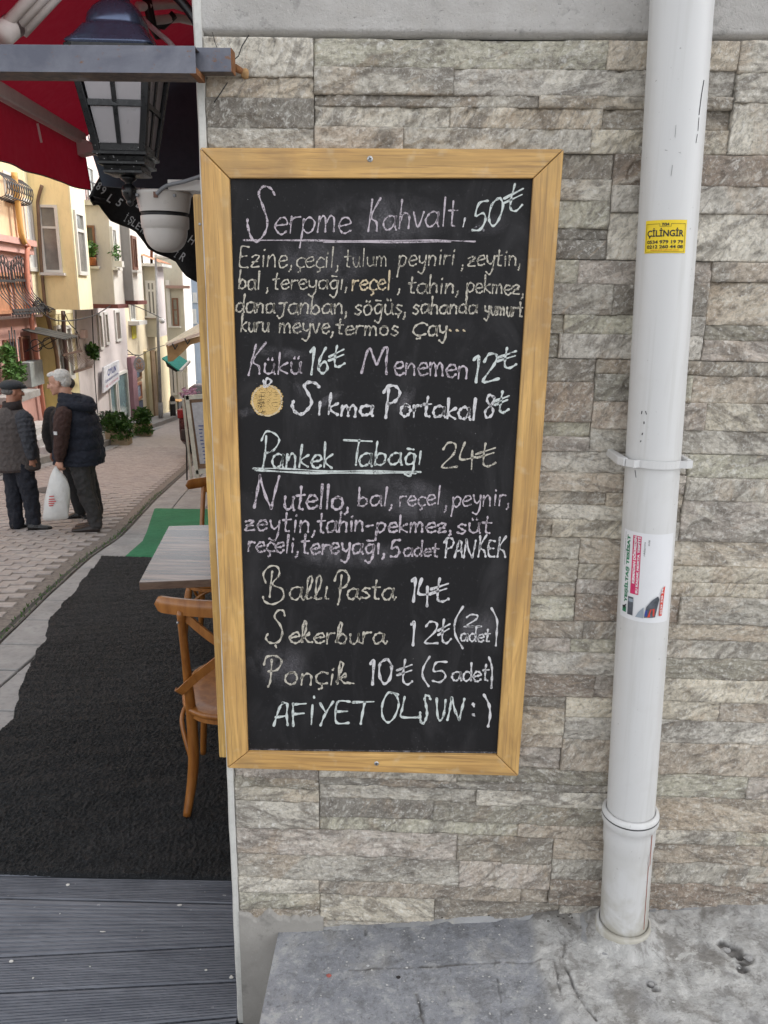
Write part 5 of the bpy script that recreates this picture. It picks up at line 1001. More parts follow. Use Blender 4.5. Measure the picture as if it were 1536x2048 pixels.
for px, r in ((298,.03), (303,.028)): c = under(px, 27, .055); m_.tube([c+(0,-.025,.03), c+(.004,.0,-.03), c+(.012,.03,-.05)], .010, 8)
c = under(320, 42, .06); m_.tube([c+(-.06,0,0), c+(.01,.0,-.012), c+(.04,.01,.02)], .012, 8); part('webbing_strap', m_, MT['black'], arm2)
m_ = MB(); m_.tube(spl([onY(290, 42, .55), onY(312, 62, .50), onY(338, 84, .46), onY(352, 100, .44)], 5), .0065, 10); single('white_cable', m_, MT['letter'], 'white cable dangling between the lantern cap and the steel beam', 'cable')
# ================================================================== black canopy panel and its lettered valance
bc = thing('black_canopy', 'black canvas canopy with a wavy valance lettered in white', 'awning', (-1.1, 1.7, 1.7))
P = [onY(px, py, 1.58) for px, py in ((152,40), (182,300), (205,372), (268,377), (430,386), (430,-40), (160,-60))]
m_ = MB(); m_.prism(P, (0, .03, 0)); part('side_panel', m_, MT['black_panel'], bc)
m_ = MB()
for i in range(34):
    px = random.choice([random.uniform(268, 330), random.uniform(268, 400)]); p = onY(px, 377+(px-268)*.055, 1.577); w = random.uniform(.002, .012); m_.box(p+(-w, -.001, -.002), p+(w, .002, random.uniform(.0,.004)))
p = onY(163, 220, 1.577); q = onY(184, 302, 1.577); m_.bar(p, q, .004, .004, up=(0,1,0)); part('peeling_edge', m_, MT['letter'], bc, kind='stuff')
bot = [(178,392),(181,403),(187,411),(194,410),(199,411),(205,420),(222,442),(240,450),(258,456),(272,464),(285,480),(298,498),(315,508),(335,515),(352,524),(362,540),(372,552),(385,560),(400,567),(430,580)]
top = [(206,343),(207,343),(208,343),(209,343),(212,343),(216,343),(228,345),(242,347),(258,349),(272,351),(285,353),(298,355),(315,357),(335,359),(352,361),(362,363),(372,365),(385,366),(400,368),(430,370)]
def yv(px): return 2.05+(px-180)/220*.45
G = []
for i, ((bx, by), (tx, ty)) in enumerate(zip(bot, top)):
    row = []
    for t in np.linspace(0, 1, 9):
        px = tx+(bx-tx)*t; py = ty+(by-ty)*t; y = yv(px)+.02*math.sin(px*.06)*t-(.03*math.sin(t*3.1) if bx < 200 else 0); row.append(onY(px, py, y))
    G.append(row)
m_ = MB(); m_.grid(np.array(G), smooth=True); val = part('valance', m_, MT['black_cloth'], bc)
so = val.modifiers.new('s', 'SOLIDIFY'); so.thickness = .004
m_ = MB(); c = onY(188, 404, 2.0); m_.tube([c+(-.002,-.012,0.012), c+(.014,.09,.014)], .012, 14, caps=False); part('rolled_corner', m_, MT['black_cloth'], bc)
def letter(s, px, py, h, w, rot):
    V, F = fit_text(s, w, h, .012); a = -math.radians(rot); pts = []
    for x, y in V[:, :2]:
        X_ = px+x*math.cos(a)*1-(-y)*math.sin(a)*-1*-1; Y_ = 0
        dx = x; dy = -y; rx = dx*math.cos(math.radians(rot))-dy*math.sin(math.radians(rot)); ry = dx*math.sin(math.radians(rot))+dy*math.cos(math.radians(rot))
        qx, qy = px+rx, py+ry; tt = .6; pts.append(onY(qx, qy, yv(qx)+.02*math.sin(qx*.06)*tt-.034))
    m_ = MB(); m_.add(pts, F); part('letter', m_, MT['letter'], val)
for s, px, py, h, w, r in (('8',198,372,17,8,28), ('9',207,381,17,8,28), ('L',221,397,17,9,35), ('5',239,405,17,9,35), ('D',281,408,20,11,35), ('İ',253,434,20,3.2,28), ('Ş',261,441,19,8,33), ('L',268.5,446,15,7,33), ('E',277,452,15,8,33), ('R',287.5,460,15,9,33), ('İ',297.5,465,17,3,30), ('İ',309,488,18,3,30), ('H',384,480,17,11,35), ('İ',353.5,507,18,3.2,33), ('R',366,514,17,10,33)): letter(s, px, py, h, w, r)
# ================================================================== street surface
KL = np.array([(-6.2,-3),(-6.35,5),(-6.48,10.07),(-6.62,12),(-6.72,14.7),(-7.15,17.3),(-7.6,20.2),(-8.5,26.35),(-10.2,36),(-12.5,48)], float)
_kr = [tuple(onS(*q)[:2]) for q in ((0,1285),(100,1187),(183,1112),(243,1072),(312,998),(378,938))]
KR = np.array([(-2.2,-3),(-2.35,0)]+_kr+[(-4.3,14),(-5.5,20),(-6.8,26.3),(-8.6,36),(-11,48)], float)
def kx(K, y): return float(np.interp(y, K[:, 1], K[:, 0]))
def GZ(y): return ZD+.1-.1*y      # sloping street plane
def GT(y): return min(GZ(y), ZD)     # terrace side, level near the deck
m_ = MB(); ys = np.concatenate([np.linspace(-3, 14, 60), np.linspace(14.5, 60, 40)])
m_.grid(np.array([[(x, y, GZ(max(y, 1.0) if x > -2 else y)-.075) for x in np.linspace(-40, 8, 49)] for y in ys]), smooth=False, flip=False); single('ground', m_, MT['sand_joint'], kind='structure')
m_ = MB(); m_.grid(np.array([[(kx(KL, y)*(1-t)+kx(KR, y)*t, y, GZ(y)-.021) for t in np.linspace(0, 1, 16)] for y in ys])); road = single('street', m_, MT['sand_joint'], kind='structure')
# pavers: running bond rows across the street
def paver_mesh(l, w, h=.05, ch=.006):
    m_ = MB(); a, b = l/2, w/2
    V = [(-a,-b,-h),(a,-b,-h),(a,b,-h),(-a,b,-h),(-a,-b,-ch),(a,-b,-ch),(a,b,-ch),(-a,b,-ch),(-a+ch,-b+ch,0),(a-ch,-b+ch,0),(a-ch,b-ch,0),(-a+ch,b-ch,0)]
    zz = .022; V2 = V[:]
    m_.add(V, [(4,5,9,8),(5,6,10,9),(6,7,11,10),(7,4,8,11),(8,9,10,11),(0,1,5,4),(1,2,6,5),(2,3,7,6),(3,0,4,7)]); return m_
pm = paver_mesh(.216, .108).mesh('paver'); pm.materials.append(MT['paver'])
pvs = []; yr = 1.8; ri = 0
while yr < 15.5:
    hd = math.atan2(-(kx(KR, yr+1)-kx(KR, yr-1)), 2.0); x = kx(KR, yr)-.30-(ri % 2)*.11
    while x > kx(KL, yr)+.22:
        yy = yr-(x-kx(KR, yr))*math.tan(hd)*-1*(-1)
        pvs.append((x, yy, hd)); x -= .222
    yr += .1135; ri += 1
def inview(p):
    d = np.array(p)-CAM; z = d@FW
    if z < .5: return None
    px = 768+FPX*(d@RT)/z; py = 1024-FPX*(d@UP)/z
    return (px, py, z) if -60 < px < 470 and -20 < py < 1400 else None
vis = []; rest = []
for q in pvs:
    iv = inview((q[0], q[1], GZ(q[1])))
    (vis if iv else rest).append((iv[2] if iv else 99, q))
vis.sort(key=lambda t: t[0]); near = vis[:300]; far = vis[300:]+[r for r in rest if r[1][0] > -6.4]
pr_ = random.Random(5)
for _, (x, y, hd) in near:
    o = bpy.data.objects.new('paver', pm); COL.objects.link(o); o.parent = road; o.location = Vector((x, y, GZ(y)-.012+pr_.uniform(-.002,.002)))-road.location
    o.rotation_euler = (math.atan(-.1)+pr_.uniform(-.012,.012), pr_.uniform(-.012,.012), hd+pr_.uniform(-.03,.03)); o.scale = (pr_.uniform(.94,1.0), pr_.uniform(.93,1.0), 1)
m_ = MB(); base = np.vstack(paver_mesh(.216, .108, .03).v); bf = paver_mesh(.216, .108, .03).f
Vs = []; Fs = []
for i, (_, (x, y, hd)) in enumerate(far):
    c, s = math.cos(hd), math.sin(hd); V = base.copy(); V[:, :2] = np.stack([V[:,0]*c-V[:,1]*s, V[:,0]*s+V[:,1]*c], 1); V += (x, y, 0); V[:, 2] += ZD+.1-.1*V[:, 1]-.012+pr_.uniform(-.002,.002)
    Vs.append(V); Fs += [tuple(k+i*12 for k in f) for f in bf]
m_.v = [np.vstack(Vs)]; m_.f = Fs; m_.n = len(m_.v[0]); m_.sm = [False]*len(Fs); part('paver_field', m_, MT['paver_far'], road, kind='stuff')
m_ = MB(); m_.grid(np.array([[(kx(KL, y)*(1-t)+kx(KR, y)*t, y, GZ(y)-.014) for t in np.linspace(0, 1, 10)] for y in np.linspace(15.4, 52, 60)])); part('far_paving', m_, MT['paver_far'], road, kind='stuff')
# manhole and painted line
c = onS(118, 978); m_ = MB(); m_.prism([(c[0]+.34*math.cos(a), c[1]+.34*math.sin(a), GZ(c[1]+.34*math.sin(a))-.006) for a in np.linspace(0, 5.98, 20)], (0,0,.004)); single('manhole_cover', m_, mat('manhole_iron', (.10,.095,.09), .6), 'round iron manhole cover in the paving behind the two men', 'manhole cover')
# kerbs and side slabs
def stones(name, K, y0, y1, step, offa, offb, za, zb_, mt, parent, gap=.006, seed=1):
    r = random.Random(seed); y = y0
    while y < y1:
        L = step*r.uniform(.85, 1.15); e = .004*r.uniform(-1, 1); m_ = MB()
        P = []
        for yy in (y+gap, y+L-gap): P.append((kx(K, yy), yy))
        z = lambda yy, h: GZ(yy)+h+e
        V = [(P[0][0]+offa, P[0][1], z(P[0][1], -.06)), (P[0][0]+offb, P[0][1], z(P[0][1], -.06)), (P[1][0]+offb, P[1][1], z(P[1][1], -.06)), (P[1][0]+offa, P[1][1], z(P[1][1], -.06)),
             (P[0][0]+offa, P[0][1], z(P[0][1], za)), (P[0][0]+offb, P[0][1], z(P[0][1], zb_)), (P[1][0]+offb, P[1][1], z(P[1][1], zb_)), (P[1][0]+offa, P[1][1], z(P[1][1], za))]
        m_.add(V, [(0,3,2,1),(4,5,6,7),(0,1,5,4),(1,2,6,5),(2,3,7,6),(3,0,4,7)]); part(name, m_, mt, parent, bevel=.008); y += L
def base_obj(name, P, dz, mt):
    m_ = MB(); m_.grid(np.array(P)); return single(name, m_, mt, kind='structure')
ys2 = np.linspace(-1, 50, 80)
sw = base_obj('left_pavement', [[(kx(KL, y)-4*t-.02, y, GZ(y)+.10) for t in np.linspace(0, 1, 6)] for y in ys2], 0, MT['gutter'])
stones('kerb_stone', KL, 6, 34, .75, -.16, .0, .125, .12, MT['kerb'], sw, seed=2)
stones('gutter_slab', KL, 6, 22, .5, .004, .20, -.002, -.006, MT['gutter'], sw, seed=4)
rs = base_obj('right_pavement', [[(kx(KR, y)+.02+t*3.2, y, GT(y)-.022) for t in np.linspace(0, 1, 6)] for y in np.linspace(.5, 50, 120)], 0, MT['gutter'])
stones('pavement_slab', KR, 1.2, 16, .48, .004, .30, -.006, -.004, MT['gutter'], rs, seed=6)
stones('pavement_slab', KR, 1.1, 16, .62, .31, .72, -.006, -.006, MT['gutter'], rs, seed=7)
m_ = MB(); G = [[(kx(KR, y)-.02-.06*t+.02*float(fbm(np.array(y*3), np.array(t), 3, 2)), y, GZ(y)-.010-.012*math.sin(3.1*t)) for t in np.linspace(0, 1, 5)] for y in np.linspace(1, 18, 260)]; m_.grid(np.array(G)); part('gutter_gap', m_, MT['grout'], rs, kind='stuff')
m_ = MB(); r = random.Random(3)
for i in range(420):
    y = r.uniform(2.2, 9); x = kx(KR, y)-r.uniform(.02, .09); h = r.uniform(.008, .03); a = r.uniform(0, 6.28); d = np.array([math.cos(a), math.sin(a), 0])*.006; p = np.array([x, y, GZ(y)-.012]); m_.add([p-d, p+d, p+d*r.uniform(-1,1)*3+(0,0,h)], [(0,1,2)])
single('weeds', m_, MT['leaf'], 'small weeds sprouting along the gutter joint beside the carpets', 'weeds', kind='stuff')
# ================================================================== left row of houses
Pf = np.array([-8.19, 16.27, 0]); uu = nrm([-.118, .993, 0]); nn = np.array([uu[1], -uu[0], 0])
def FP(px, py, off=0.0): return on(px, py, nn, nn@Pf+off)
def SP(px, py, s): return on(px, py, uu, uu@Pf+s)
def S_(px, py, off=0.0): return float((FP(px, py, off)-Pf)@uu)
def OFF(px, py, s): return float((SP(px, py, s)-Pf)@nn)
def W(s, o, z): return Pf+uu*s+nn*o+np.array([0, 0, z])
def hbox(m_, s0, s1, o0, o1, z0, z1):
    V = [W(s, o, z) for z in (z0, z1) for s, o in ((s0,o0),(s0,o1),(s1,o1),(s1,o0))]
    m_.add(V, [(0,1,2,3)[::-1], (4,5,6,7), (0,1,5,4), (1,2,6,5), (2,3,7,6), (3,0,4,7)]); return m_
class Pl:   # vertical drawing plane
    def __init__(s, kind, k): s.kind, s.k = kind, k
    def hit(s, px, py):
        p = FP(px, py, s.k) if s.kind == 'f' else SP(px, py, s.k); d = p-Pf; return (float(d@uu) if s.kind == 'f' else float(d@nn)), p[2]
    def pt(s, a, z, d): return W(a, s.k+d, z) if s.kind == 'f' else W(s.k-d, a, z)
    def rect(s, x0, y0, x1, y1):
        xm, ym = (x0+x1)/2, (y0+y1)/2; return s.hit(x0, ym)[0], s.hit(x1, ym)[0], s.hit(xm, y1)[1], s.hit(xm, y0)[1]
    def box(s, m_, a0, a1, z0, z1, d0, d1):
        V = [s.pt(a, z, d) for z in (z0, z1) for a, d in ((a0,d0),(a1,d0),(a1,d1),(a0,d1))]; m_.add(V, [(0,1,2,3)[::-1], (4,5,6,7), (0,1,5,4), (1,2,6,5), (2,3,7,6), (3,0,4,7)]); return m_
def window(par, pl, R4, fm, gm, fw=.06, mh=(), mv=(), sill=True, arch=False, d=.0, sm=None):
    a0, a1, z0, z1 = pl.rect(*R4)
    if a1 < a0: a0, a1 = a1, a0
    m_ = MB(); t = .05+d
    pl.box(m_, a0, a0+fw, z0, z1, .002, t); pl.box(m_, a1-fw, a1, z0, z1, .002, t); pl.box(m_, a0+fw, a1-fw, z1-fw, z1, .002, t); pl.box(m_, a0+fw, a1-fw, z0, z0+fw, .002, t)
    for f in mh: z = z1+(z0-z1)*f; pl.box(m_, a0+fw, a1-fw, z-fw*.4, z+fw*.4, .004, t-.008)
    for f in mv: a = a0+(a1-a0)*f; pl.box(m_, a-fw*.35, a+fw*.35, z0+fw, z1-fw, .004, t-.008)
    w = part('window', m_, fm, par); m_ = MB(); pl.box(m_, a0+fw*.5, a1-fw*.5, z0+fw*.5, z1-fw*.5, .003, .012+d*.4); part('pane', m_, gm, w)
    if sill: m_ = MB(); pl.box(m_, a0-.06, a1+.06, z0-.06, z0-.004, .001, .13); part('sill', m_, sm or MT['white_frame'], w)
    return w, (a0, a1, z0, z1)
def paint(name, c, **k): return mat(name, c, .85, 1.6, .09, .22, .4, 60, .006, stretch=(1.4, 1.4, .5), **k)
cols = dict(salmon=(.57,.33,.29), peach=(.74,.53,.34), yellow=(.88,.74,.42), ycream_sunlit=(.82,.76,.54), ydeep=(.62,.50,.17), grey=(.50,.47,.44), greyw=(.62,.57,.57), white=(.66,.64,.61), cream=(.74,.65,.48), tan=(.46,.43,.34), pale=(.50,.48,.40), blue=(.34,.40,.48), pink=(.60,.46,.44), dgrey=(.27,.26,.25))
PT = {k: paint('wall_'+k, v) for k, v in cols.items()}
hs = {}
def house(key, label, s0, o0=0): hs[key] = thing('house', label, 'house', W(s0, o0, GZ(W(s0, 0, 0)[1])), 'row of houses down the left side'); return hs[key]
gnd = lambda s: GZ((Pf+uu*s)[1])-.1
sE = [S_(64, 560), S_(111, 700), S_(153, 700), S_(183, 700), S_(257, 720), S_(288, 740), S_(330, 760)]
# --- salmon
h = house('salmon', 'salmon pink house at far left with wrought iron bow grilles', sE[0]-4)
zc1 = FP(30, 489, 0)[2]
part('wall', hbox(MB(), sE[0]-9, sE[0], -7, 0, gnd(sE[0])-1, zc1), PT['salmon'], h); part('upper_wall', hbox(MB(), sE[0]-9, sE[0]+.01, -7, .03, zc1+.12, zc1+6), PT['peach'], h)
m_ = MB(); hbox(m_, sE[0]-9, sE[0]+.05, -.1, .16, zc1, zc1+.12); hbox(m_, sE[0]-9, sE[0]+.03, .003, .09, zc1-.16, zc1-.002); part('cornice', m_, PT['salmon'], h)
f0 = Pl('f', 0.0)
m_ = MB(); zl = FP(30, 631, 0)[2]; hbox(m_, sE[0]-9, sE[0]+.02, .002, .14, zl-.05, zl); part('string_course', m_, mat('dark_ledge', (.12,.08,.07), .8), h)
PO = mat('orange_shutter', (.48,.23,.13), .8)
for (x0, y0, x1, y1) in ((-14,545,18,628), (25,545,50,624)):
    w, (a0, a1, z0, z1) = window(h, f0, (x0, y0, x1, y1), PO, PO, .07, sill=False)
    m_ = MB(); n = 7; H_ = z1-z0; gl_ = []
    for k in range(n):
        a = a0-.08+(a1-a0+.16)*k/(n-1); P = [f0.pt(a, z1+.15, .06), f0.pt(a, z0+H_*.80, .08), f0.pt(a, z0+H_*.5, .14), f0.pt(a, z0+H_*.25, .30), f0.pt(a, z0+.10*H_, .36), f0.pt(a, z0-.05, .34)]; m_.tube(spl(P, 4), .010, 5)
    for zf, dd in ((.80, .09), (.1, .36), (.02, .35)): m_.bar(f0.pt(a0-.1, z0+H_*zf, dd), f0.pt(a1+.1, z0+H_*zf, dd), .03, .05)
    for k in range(n-1):
        a = a0-.08+(a1-a0+.16)*(k+.5)/(n-1); c = f0.pt(a, z1+.10+.14*math.sin(math.pi*(k+.5)/(n-1)), .07); m_.tube([c+uu*.07*math.cos(t)+np.array([0,0,.09*math.sin(t)]) for t in np.linspace(0, 6.28, 12)], .010, 4, caps=False)
        m_.bar(c, f0.pt(a, z0+H_*.82, .09), .012)
        for zf in (.06,): c = f0.pt(a, z0+H_*zf, .36); m_.tube([c+uu*.05*math.cos(t)+np.array([0,0,.05*math.sin(t)]) for t in np.linspace(0, 6.28, 9)], .012, 4, caps=False)
    part('window_grille', m_, MT['wrought'], h)
w, (a0, a1, z0, z1) = window(h, f0, (8, 678, 30, 760), MT['brown_frame'], MT['glass_dark'], .05, sill=False)
m_ = MB()
for k in range(5): a = a0+(a1-a0)*k/4; m_.tube([f0.pt(a, z0, .1), f0.pt(a, z1+.25*math.sin(math.pi*k/4), .1)], .012, 5)
part('window_grille', m_, MT['wrought'], h)
window(h, f0, (42, 672, 60, 770), MT['brown_frame'], mat('maroon_door', (.16,.03,.025), .5), .05, sill=False)
window(h, f0, (4, 345, 22, 395), MT['white_frame'], MT['glass_grey'], .06, mv=(.5,), mh=(.4,))
m_ = MB(); zb3 = FP(16, 400, 0)[2]; sa, sb_ = S_(4, 398), S_(36, 398)
for k in range(12):
    s = sa-.5+(sb_-sa+.5)*k/11; m_.tube(spl([W(s, .02, zb3-.05), W(s, .25, zb3+.0), W(s, .30, zb3+.25), W(s, .12, zb3+.42)], 3), .009, 4)
    if k < 11: m_.tube([W(s+.05+.05*math.cos(t), .31, zb3+.18+.07*math.sin(t)) for t in np.linspace(0, 6.28, 9)], .009, 4, caps=False)
for dz, o_ in ((0,.25),(.25,.3),(.42,.12)): m_.bar(W(sa-.5, o_, zb3+dz), W(sb_, o_, zb3+dz), .02)
part('balcony_rail', m_, MT['wrought'], h)
def pipe_px(par, name, pts, off, r, mt):
    m_ = MB(); m_.tube(spl([FP(px, py, off) for px, py in pts], 4), r, 10); return part(name, m_, mt, par)
PP = paint('pipe_salmon', (.55,.22,.15)); PO2 = paint('pipe_ochre', (.58,.33,.10))
pipe_px(h, 'drain_pipe', [(30,345),(36,400),(43,465),(50,485),(57,494),(54,504),(55,560),(64,650),(76,740),(90,835)], .12, .05, PP)
pipe_px(h, 'drain_pipe', [(28,345),(35,405),(42,465),(49,486)], .20, .055, PO2)
# corrugated canopy over the door
zc2 = FP(50, 668, 0)[2]; s0, s1 = S_(41, 668), S_(64, 664)
P0 = FP(42, 670, 0); cnp = thing('door_canopy', 'small grey corrugated metal canopy on iron scroll brackets above the pink house door', 'canopy', P0); m_ = MB(); G = []
for i, t in enumerate(np.linspace(0, 1, 30)):
    s = s0+(s1+.35-s0)*t; wv = .02*math.sin(i*1.4); G.append([W(s, .03, zc2+.10+wv), W(s, .85, zc2-.08+wv)])
m_.grid(np.array(G), smooth=False); g_ = part('corrugated_sheet', m_, mat('grey_sheet', (.09,.09,.085), .5, metal=.4), cnp); so = g_.modifiers.new('s', 'SOLIDIFY'); so.thickness = .012
m_ = MB()
for s in (s0+.1, s1+.2): m_.bar(W(s, .02, zc2-.35), W(s, .6, zc2-.03), .02); m_.tube([W(s, .25+.12*math.cos(t), zc2-.22+.12*math.sin(t)) for t in np.linspace(0, 6.28, 12)], .012, 5, caps=False)
part('bracket', m_, MT['wrought'], cnp)
p = FP(52, 745, .0); mb_ = MB(); f0.box(mb_, *f0.rect(39, 721, 66, 772), .002, .22); single('meter_box', mb_, mat('grey_box', (.30,.33,.33), .6), 'grey metal meter box on the pink wall behind the man in the cap', 'meter box', bevel=.01)
# --- yellow
h = house('yellow', 'bright yellow house with a bay window over the street', sE[0])
sB = S_(75, 560); oB = OFF(147, 500, sB); sB2 = S_(174, 500, oB); zb4 = SP(120, 619, sB)[2]; zt4 = zb4+5.5; zy = FP(80, 631, 0)[2]
part('lower_wall', hbox(MB(), sE[0]+.012, sE[1], -7, -.35, gnd(sE[1])-1, zy), PT['ydeep'], h)
part('wall', hbox(MB(), sE[0]+.012, sE[2], -7, 0, zy+.002, zt4), PT['ycream_sunlit'], h); part('bay', hbox(MB(), sB, sB2, .002, oB, zb4, zt4), PT['yellow'], h)
part('bay_front', hbox(MB(), sB-.0, sB2+.004, oB+.001, oB+.03, zb4-.002, zt4), PT['ycream_sunlit'], h)  # street-facing faces paler than the bay side: sunlight put into the colour
sd_ = Pl('s', sB); window(h, sd_, (82, 410, 120, 545), MT['white_frame'], MT['glass_grey'], .055, mh=(.33,)); 
fo = Pl('f', oB+.03); window(h, fo, (151, 424, 168, 550), MT['white_frame'], MT['glass_grey'], .08, mh=(.3,), sill=False)
window(h, f0, (49, 400, 66, 542), MT['white_frame'], mat('white_shutter', (.60,.62,.62), .6), .08, sill=False)
part('lower_wall_cream', hbox(MB(), sE[1]+.003, sE[2], -7, -.01, gnd(sE[2])-1, zy), paint('wall_straw', (.66,.58,.34)), h)
w, (a0, a1, z0, z1) = window(h, f0, (112, 650, 124, 760), MT['white_frame'], MT['glass_grey'], .08, sill=False)
window(h, f0, (132, 650, 143, 760), MT['white_frame'], MT['glass_grey'], .08, sill=False)
a0 = S_(113, 700); a1 = S_(152, 700); zz0 = FP(130, 742, 0)[2]; zz1 = FP(130, 668, 0)[2]; m_ = MB()
for k in range(15):
    a = a0+(a1-a0)*k/14; m_.tube(spl([f0.pt(a, zz1, .08), f0.pt(a, zz0+(zz1-zz0)*.5, .12), f0.pt(a, zz0+(zz1-zz0)*.2, .38), f0.pt(a, zz0, .34)], 3), .008, 4)
for zf, dd in ((.92,.09),(.48,.13),(.02,.35)): m_.bar(f0.pt(a0, zz0+(zz1-zz0)*zf, dd), f0.pt(a1, zz0+(zz1-zz0)*zf, dd), .035, .05)
part('window_grille', m_, mat('brown_iron', (.13,.08,.06), .6), h)
BR = mat('brown_pipe', (.16,.095,.06), .6)
m_ = MB(); P = [SP(px, py, sB-.06) for px, py in ((84,370),(76,400),(77,430),(82,520),(90,610),(95,630))]; m_.tube(spl(P, 4), .035, 10); m_.tube(spl([SP(94,628,sB-.06), FP(104,672,.06), FP(114,715,.08), FP(119,790,.08), FP(121,850,.08)], 4), .045, 10); part('drain_pipe', m_, BR, h)
pipe_px(h, 'drain_pipe', [(126,622),(129,680),(134,745),(138,800)], .1, .05, mat('dark_brown_pipe', (.07,.035,.03), .5))
m_ = MB(); r = random.Random(8)
for k in range(9):
    P = [FP(66+r.uniform(-2,2), 608+r.uniform(-8,8), .14), FP(78+r.uniform(-3,3), 603+r.uniform(-9,10), .3), FP(88+r.uniform(-3,3), 612+r.uniform(-6,6), .35), FP(100+r.uniform(-3,10), 620+r.uniform(-3,6), .5)]; m_.tube(spl(P, 4), .011, 5)
single('cable_bundle', m_, MT['black'], 'tangle of black cables between the pink and yellow houses', 'cables')
m_ = MB(); m_.tube(spl([FP(128,623,.2), FP(140,648,.1), FP(152,660,.1), FP(160,678,.1)], 4), .012, 5); single('wall_cable', m_, MT['black'], 'thin black wire slanting under the yellow bay to the small junction box', 'cable'); m_ = MB(); m_.tube(spl([FP(152,620,.15), FP(152,660,.1), FP(154,690,.1), FP(160,712,.1)], 4), .014, 5); single('wall_cable', m_, MT['black'], 'thin black wire hanging straight down the pale wall right of the yellow bay', 'cable'); m_ = MB(); f0.box(m_, *f0.rect(160, 660, 166, 676), .002, .12); single('junction_box', m_, PT['pink'], 'small pinkish junction box on the pale wall right of the window grille', 'junction box')
# --- grey house with two stepped bays
h = house('grey', 'grey roughcast house with stepped bays and flower pots on its sills', sE[2])
s1_ = sB2+.15; s1_ = max(s1_, S_(150, 640)); o1_ = OFF(221, 500, s1_); s1e = S_(241, 500, o1_); zg = SP(200, 608, s1_)[2]; ztop = SP(190, 410, s1_)[2]
part('wall', hbox(MB(), sE[2]+.003, sE[4], -7, 0, gnd(sE[4])-1, ztop), PT['greyw'], h)
part('bay', hbox(MB(), s1_, s1e, .002, o1_, zg, ztop-.02), PT['grey'], h); part('bay_front', hbox(MB(), s1_-.004, s1e+.004, o1_+.001, o1_+.02, zg, ztop-.02), PT['white'], h)
s2_ = s1e+.0; o2_ = OFF(262, 520, s2_); s2e = S_(281, 520, o2_); zg2 = SP(250, 601, s2_)[2]
part('bay', hbox(MB(), s2_+.006, s2e, .002, o2_, zg2, ztop-.25), PT['dgrey'], h); part('bay_front', hbox(MB(), s2_, s2e+.004, o2_+.001, o2_+.02, zg2, ztop-.25), PT['white'], h)
MR = mat('maroon_trim', (.16,.05,.045), .8)
m_ = MB(); hbox(m_, s1_-.06, s1e+.05, -.0, o1_+.09, zg-.10, zg-.002); part('bay_base', m_, MR, h); m_ = MB(); hbox(m_, s2_+.052, s2e+.05, .0, o2_+.09, zg2-.10, zg2-.002); part('bay_base', m_, MR, h)
m_ = MB(); hbox(m_, s1_-.1, s1e+.1, -.1, o1_+.12, ztop-.015, ztop+.10); part('eaves', m_, MT['stucco'], h)
sd1 = Pl('s', s1_); w1, r1 = window(h, sd1, (173.5, 451, 192, 532), MT['brown_frame'], MT['glass_dark'], .05, mv=(.05,))
fo1 = Pl('f', o1_+.02); w2, r2 = window(h, fo1, (222.5, 455, 231, 535), MT['white_frame'], MT['glass_dark'], .07, mv=(.5,)); fo2 = Pl('f', o2_+.02); w3, r3 = window(h, fo2, (262.5, 473, 271, 540), MT['brown_frame'], MT['glass_dark'], .07, mv=(.5,))
for i, R4 in enumerate(((195,626,203,700), (208,624,215,690), (229,620,239,683))): window(h, f0, R4, MT['white_frame'], mat('brown_curtain_%d' % i, (.20,.16,.14), .5), .07, sill=False)
gx_ = mat('shop_green_glass', (.10,.17,.15), .08, 3, .5, .3, .02, spec=.8)
window(h, f0, (218, 752, 232, 848), MT['white_frame'], gx_, .08, sill=False, mv=()); window(h, f0, (234, 742, 256, 846), MT['white_frame'], gx_, .08, sill=False)
# shop sign
sg = f0.rect(208, 722, 236, 782); a0, a1 = sg[0], sg[1]; zA0 = FP(207, 728, .3)[2]; zA1 = FP(207, 786, .3)[2]
fsn = Pl('f', .12); m_ = MB()
PL4 = [FP(204, 735, .12), FP(204, 786, .12), FP(235.5, 760, .12), FP(235, 720, .12)]; m_.prism(PL4, nn*.05); sgn = single('shop_sign', m_, mat('white_sign', (.62,.63,.68), .5), 'white shop sign lettered in blue on the grey house wall', 'sign')
def sign_text(s, P4, fu, fv, w, h_, mt, par, bold=.01):
    V, F = fit_text(s, 1, 1, bold); TL, BL, BR_, TR = P4; pts = []
    for x, y in V[:, :2]:
        U = fu+x*w; Vv = fv-y*h_; pts.append((TL*(1-U)+TR*U)*(1-Vv)+(BL*(1-U)+BR_*U)*Vv+nn*.054)
    m_ = MB(); m_.add(pts, F); part('printed_line', m_, mt, par)
PLs = [p for p in PL4]; KB = mat('blue_ink', (.03,.05,.22), .6); sign_text('OYUN', PLs, .5, .30, .55, .30, KB, sgn, .03); sign_text('İÇECEKLER VE GIDA', PLs, .5, .60, .82, .15, KB, sgn, .02); sign_text('TEL 0212 260 44', PLs, .5, .83, .8, .10, mat('pink_ink', (.5,.12,.2), .6), sgn)
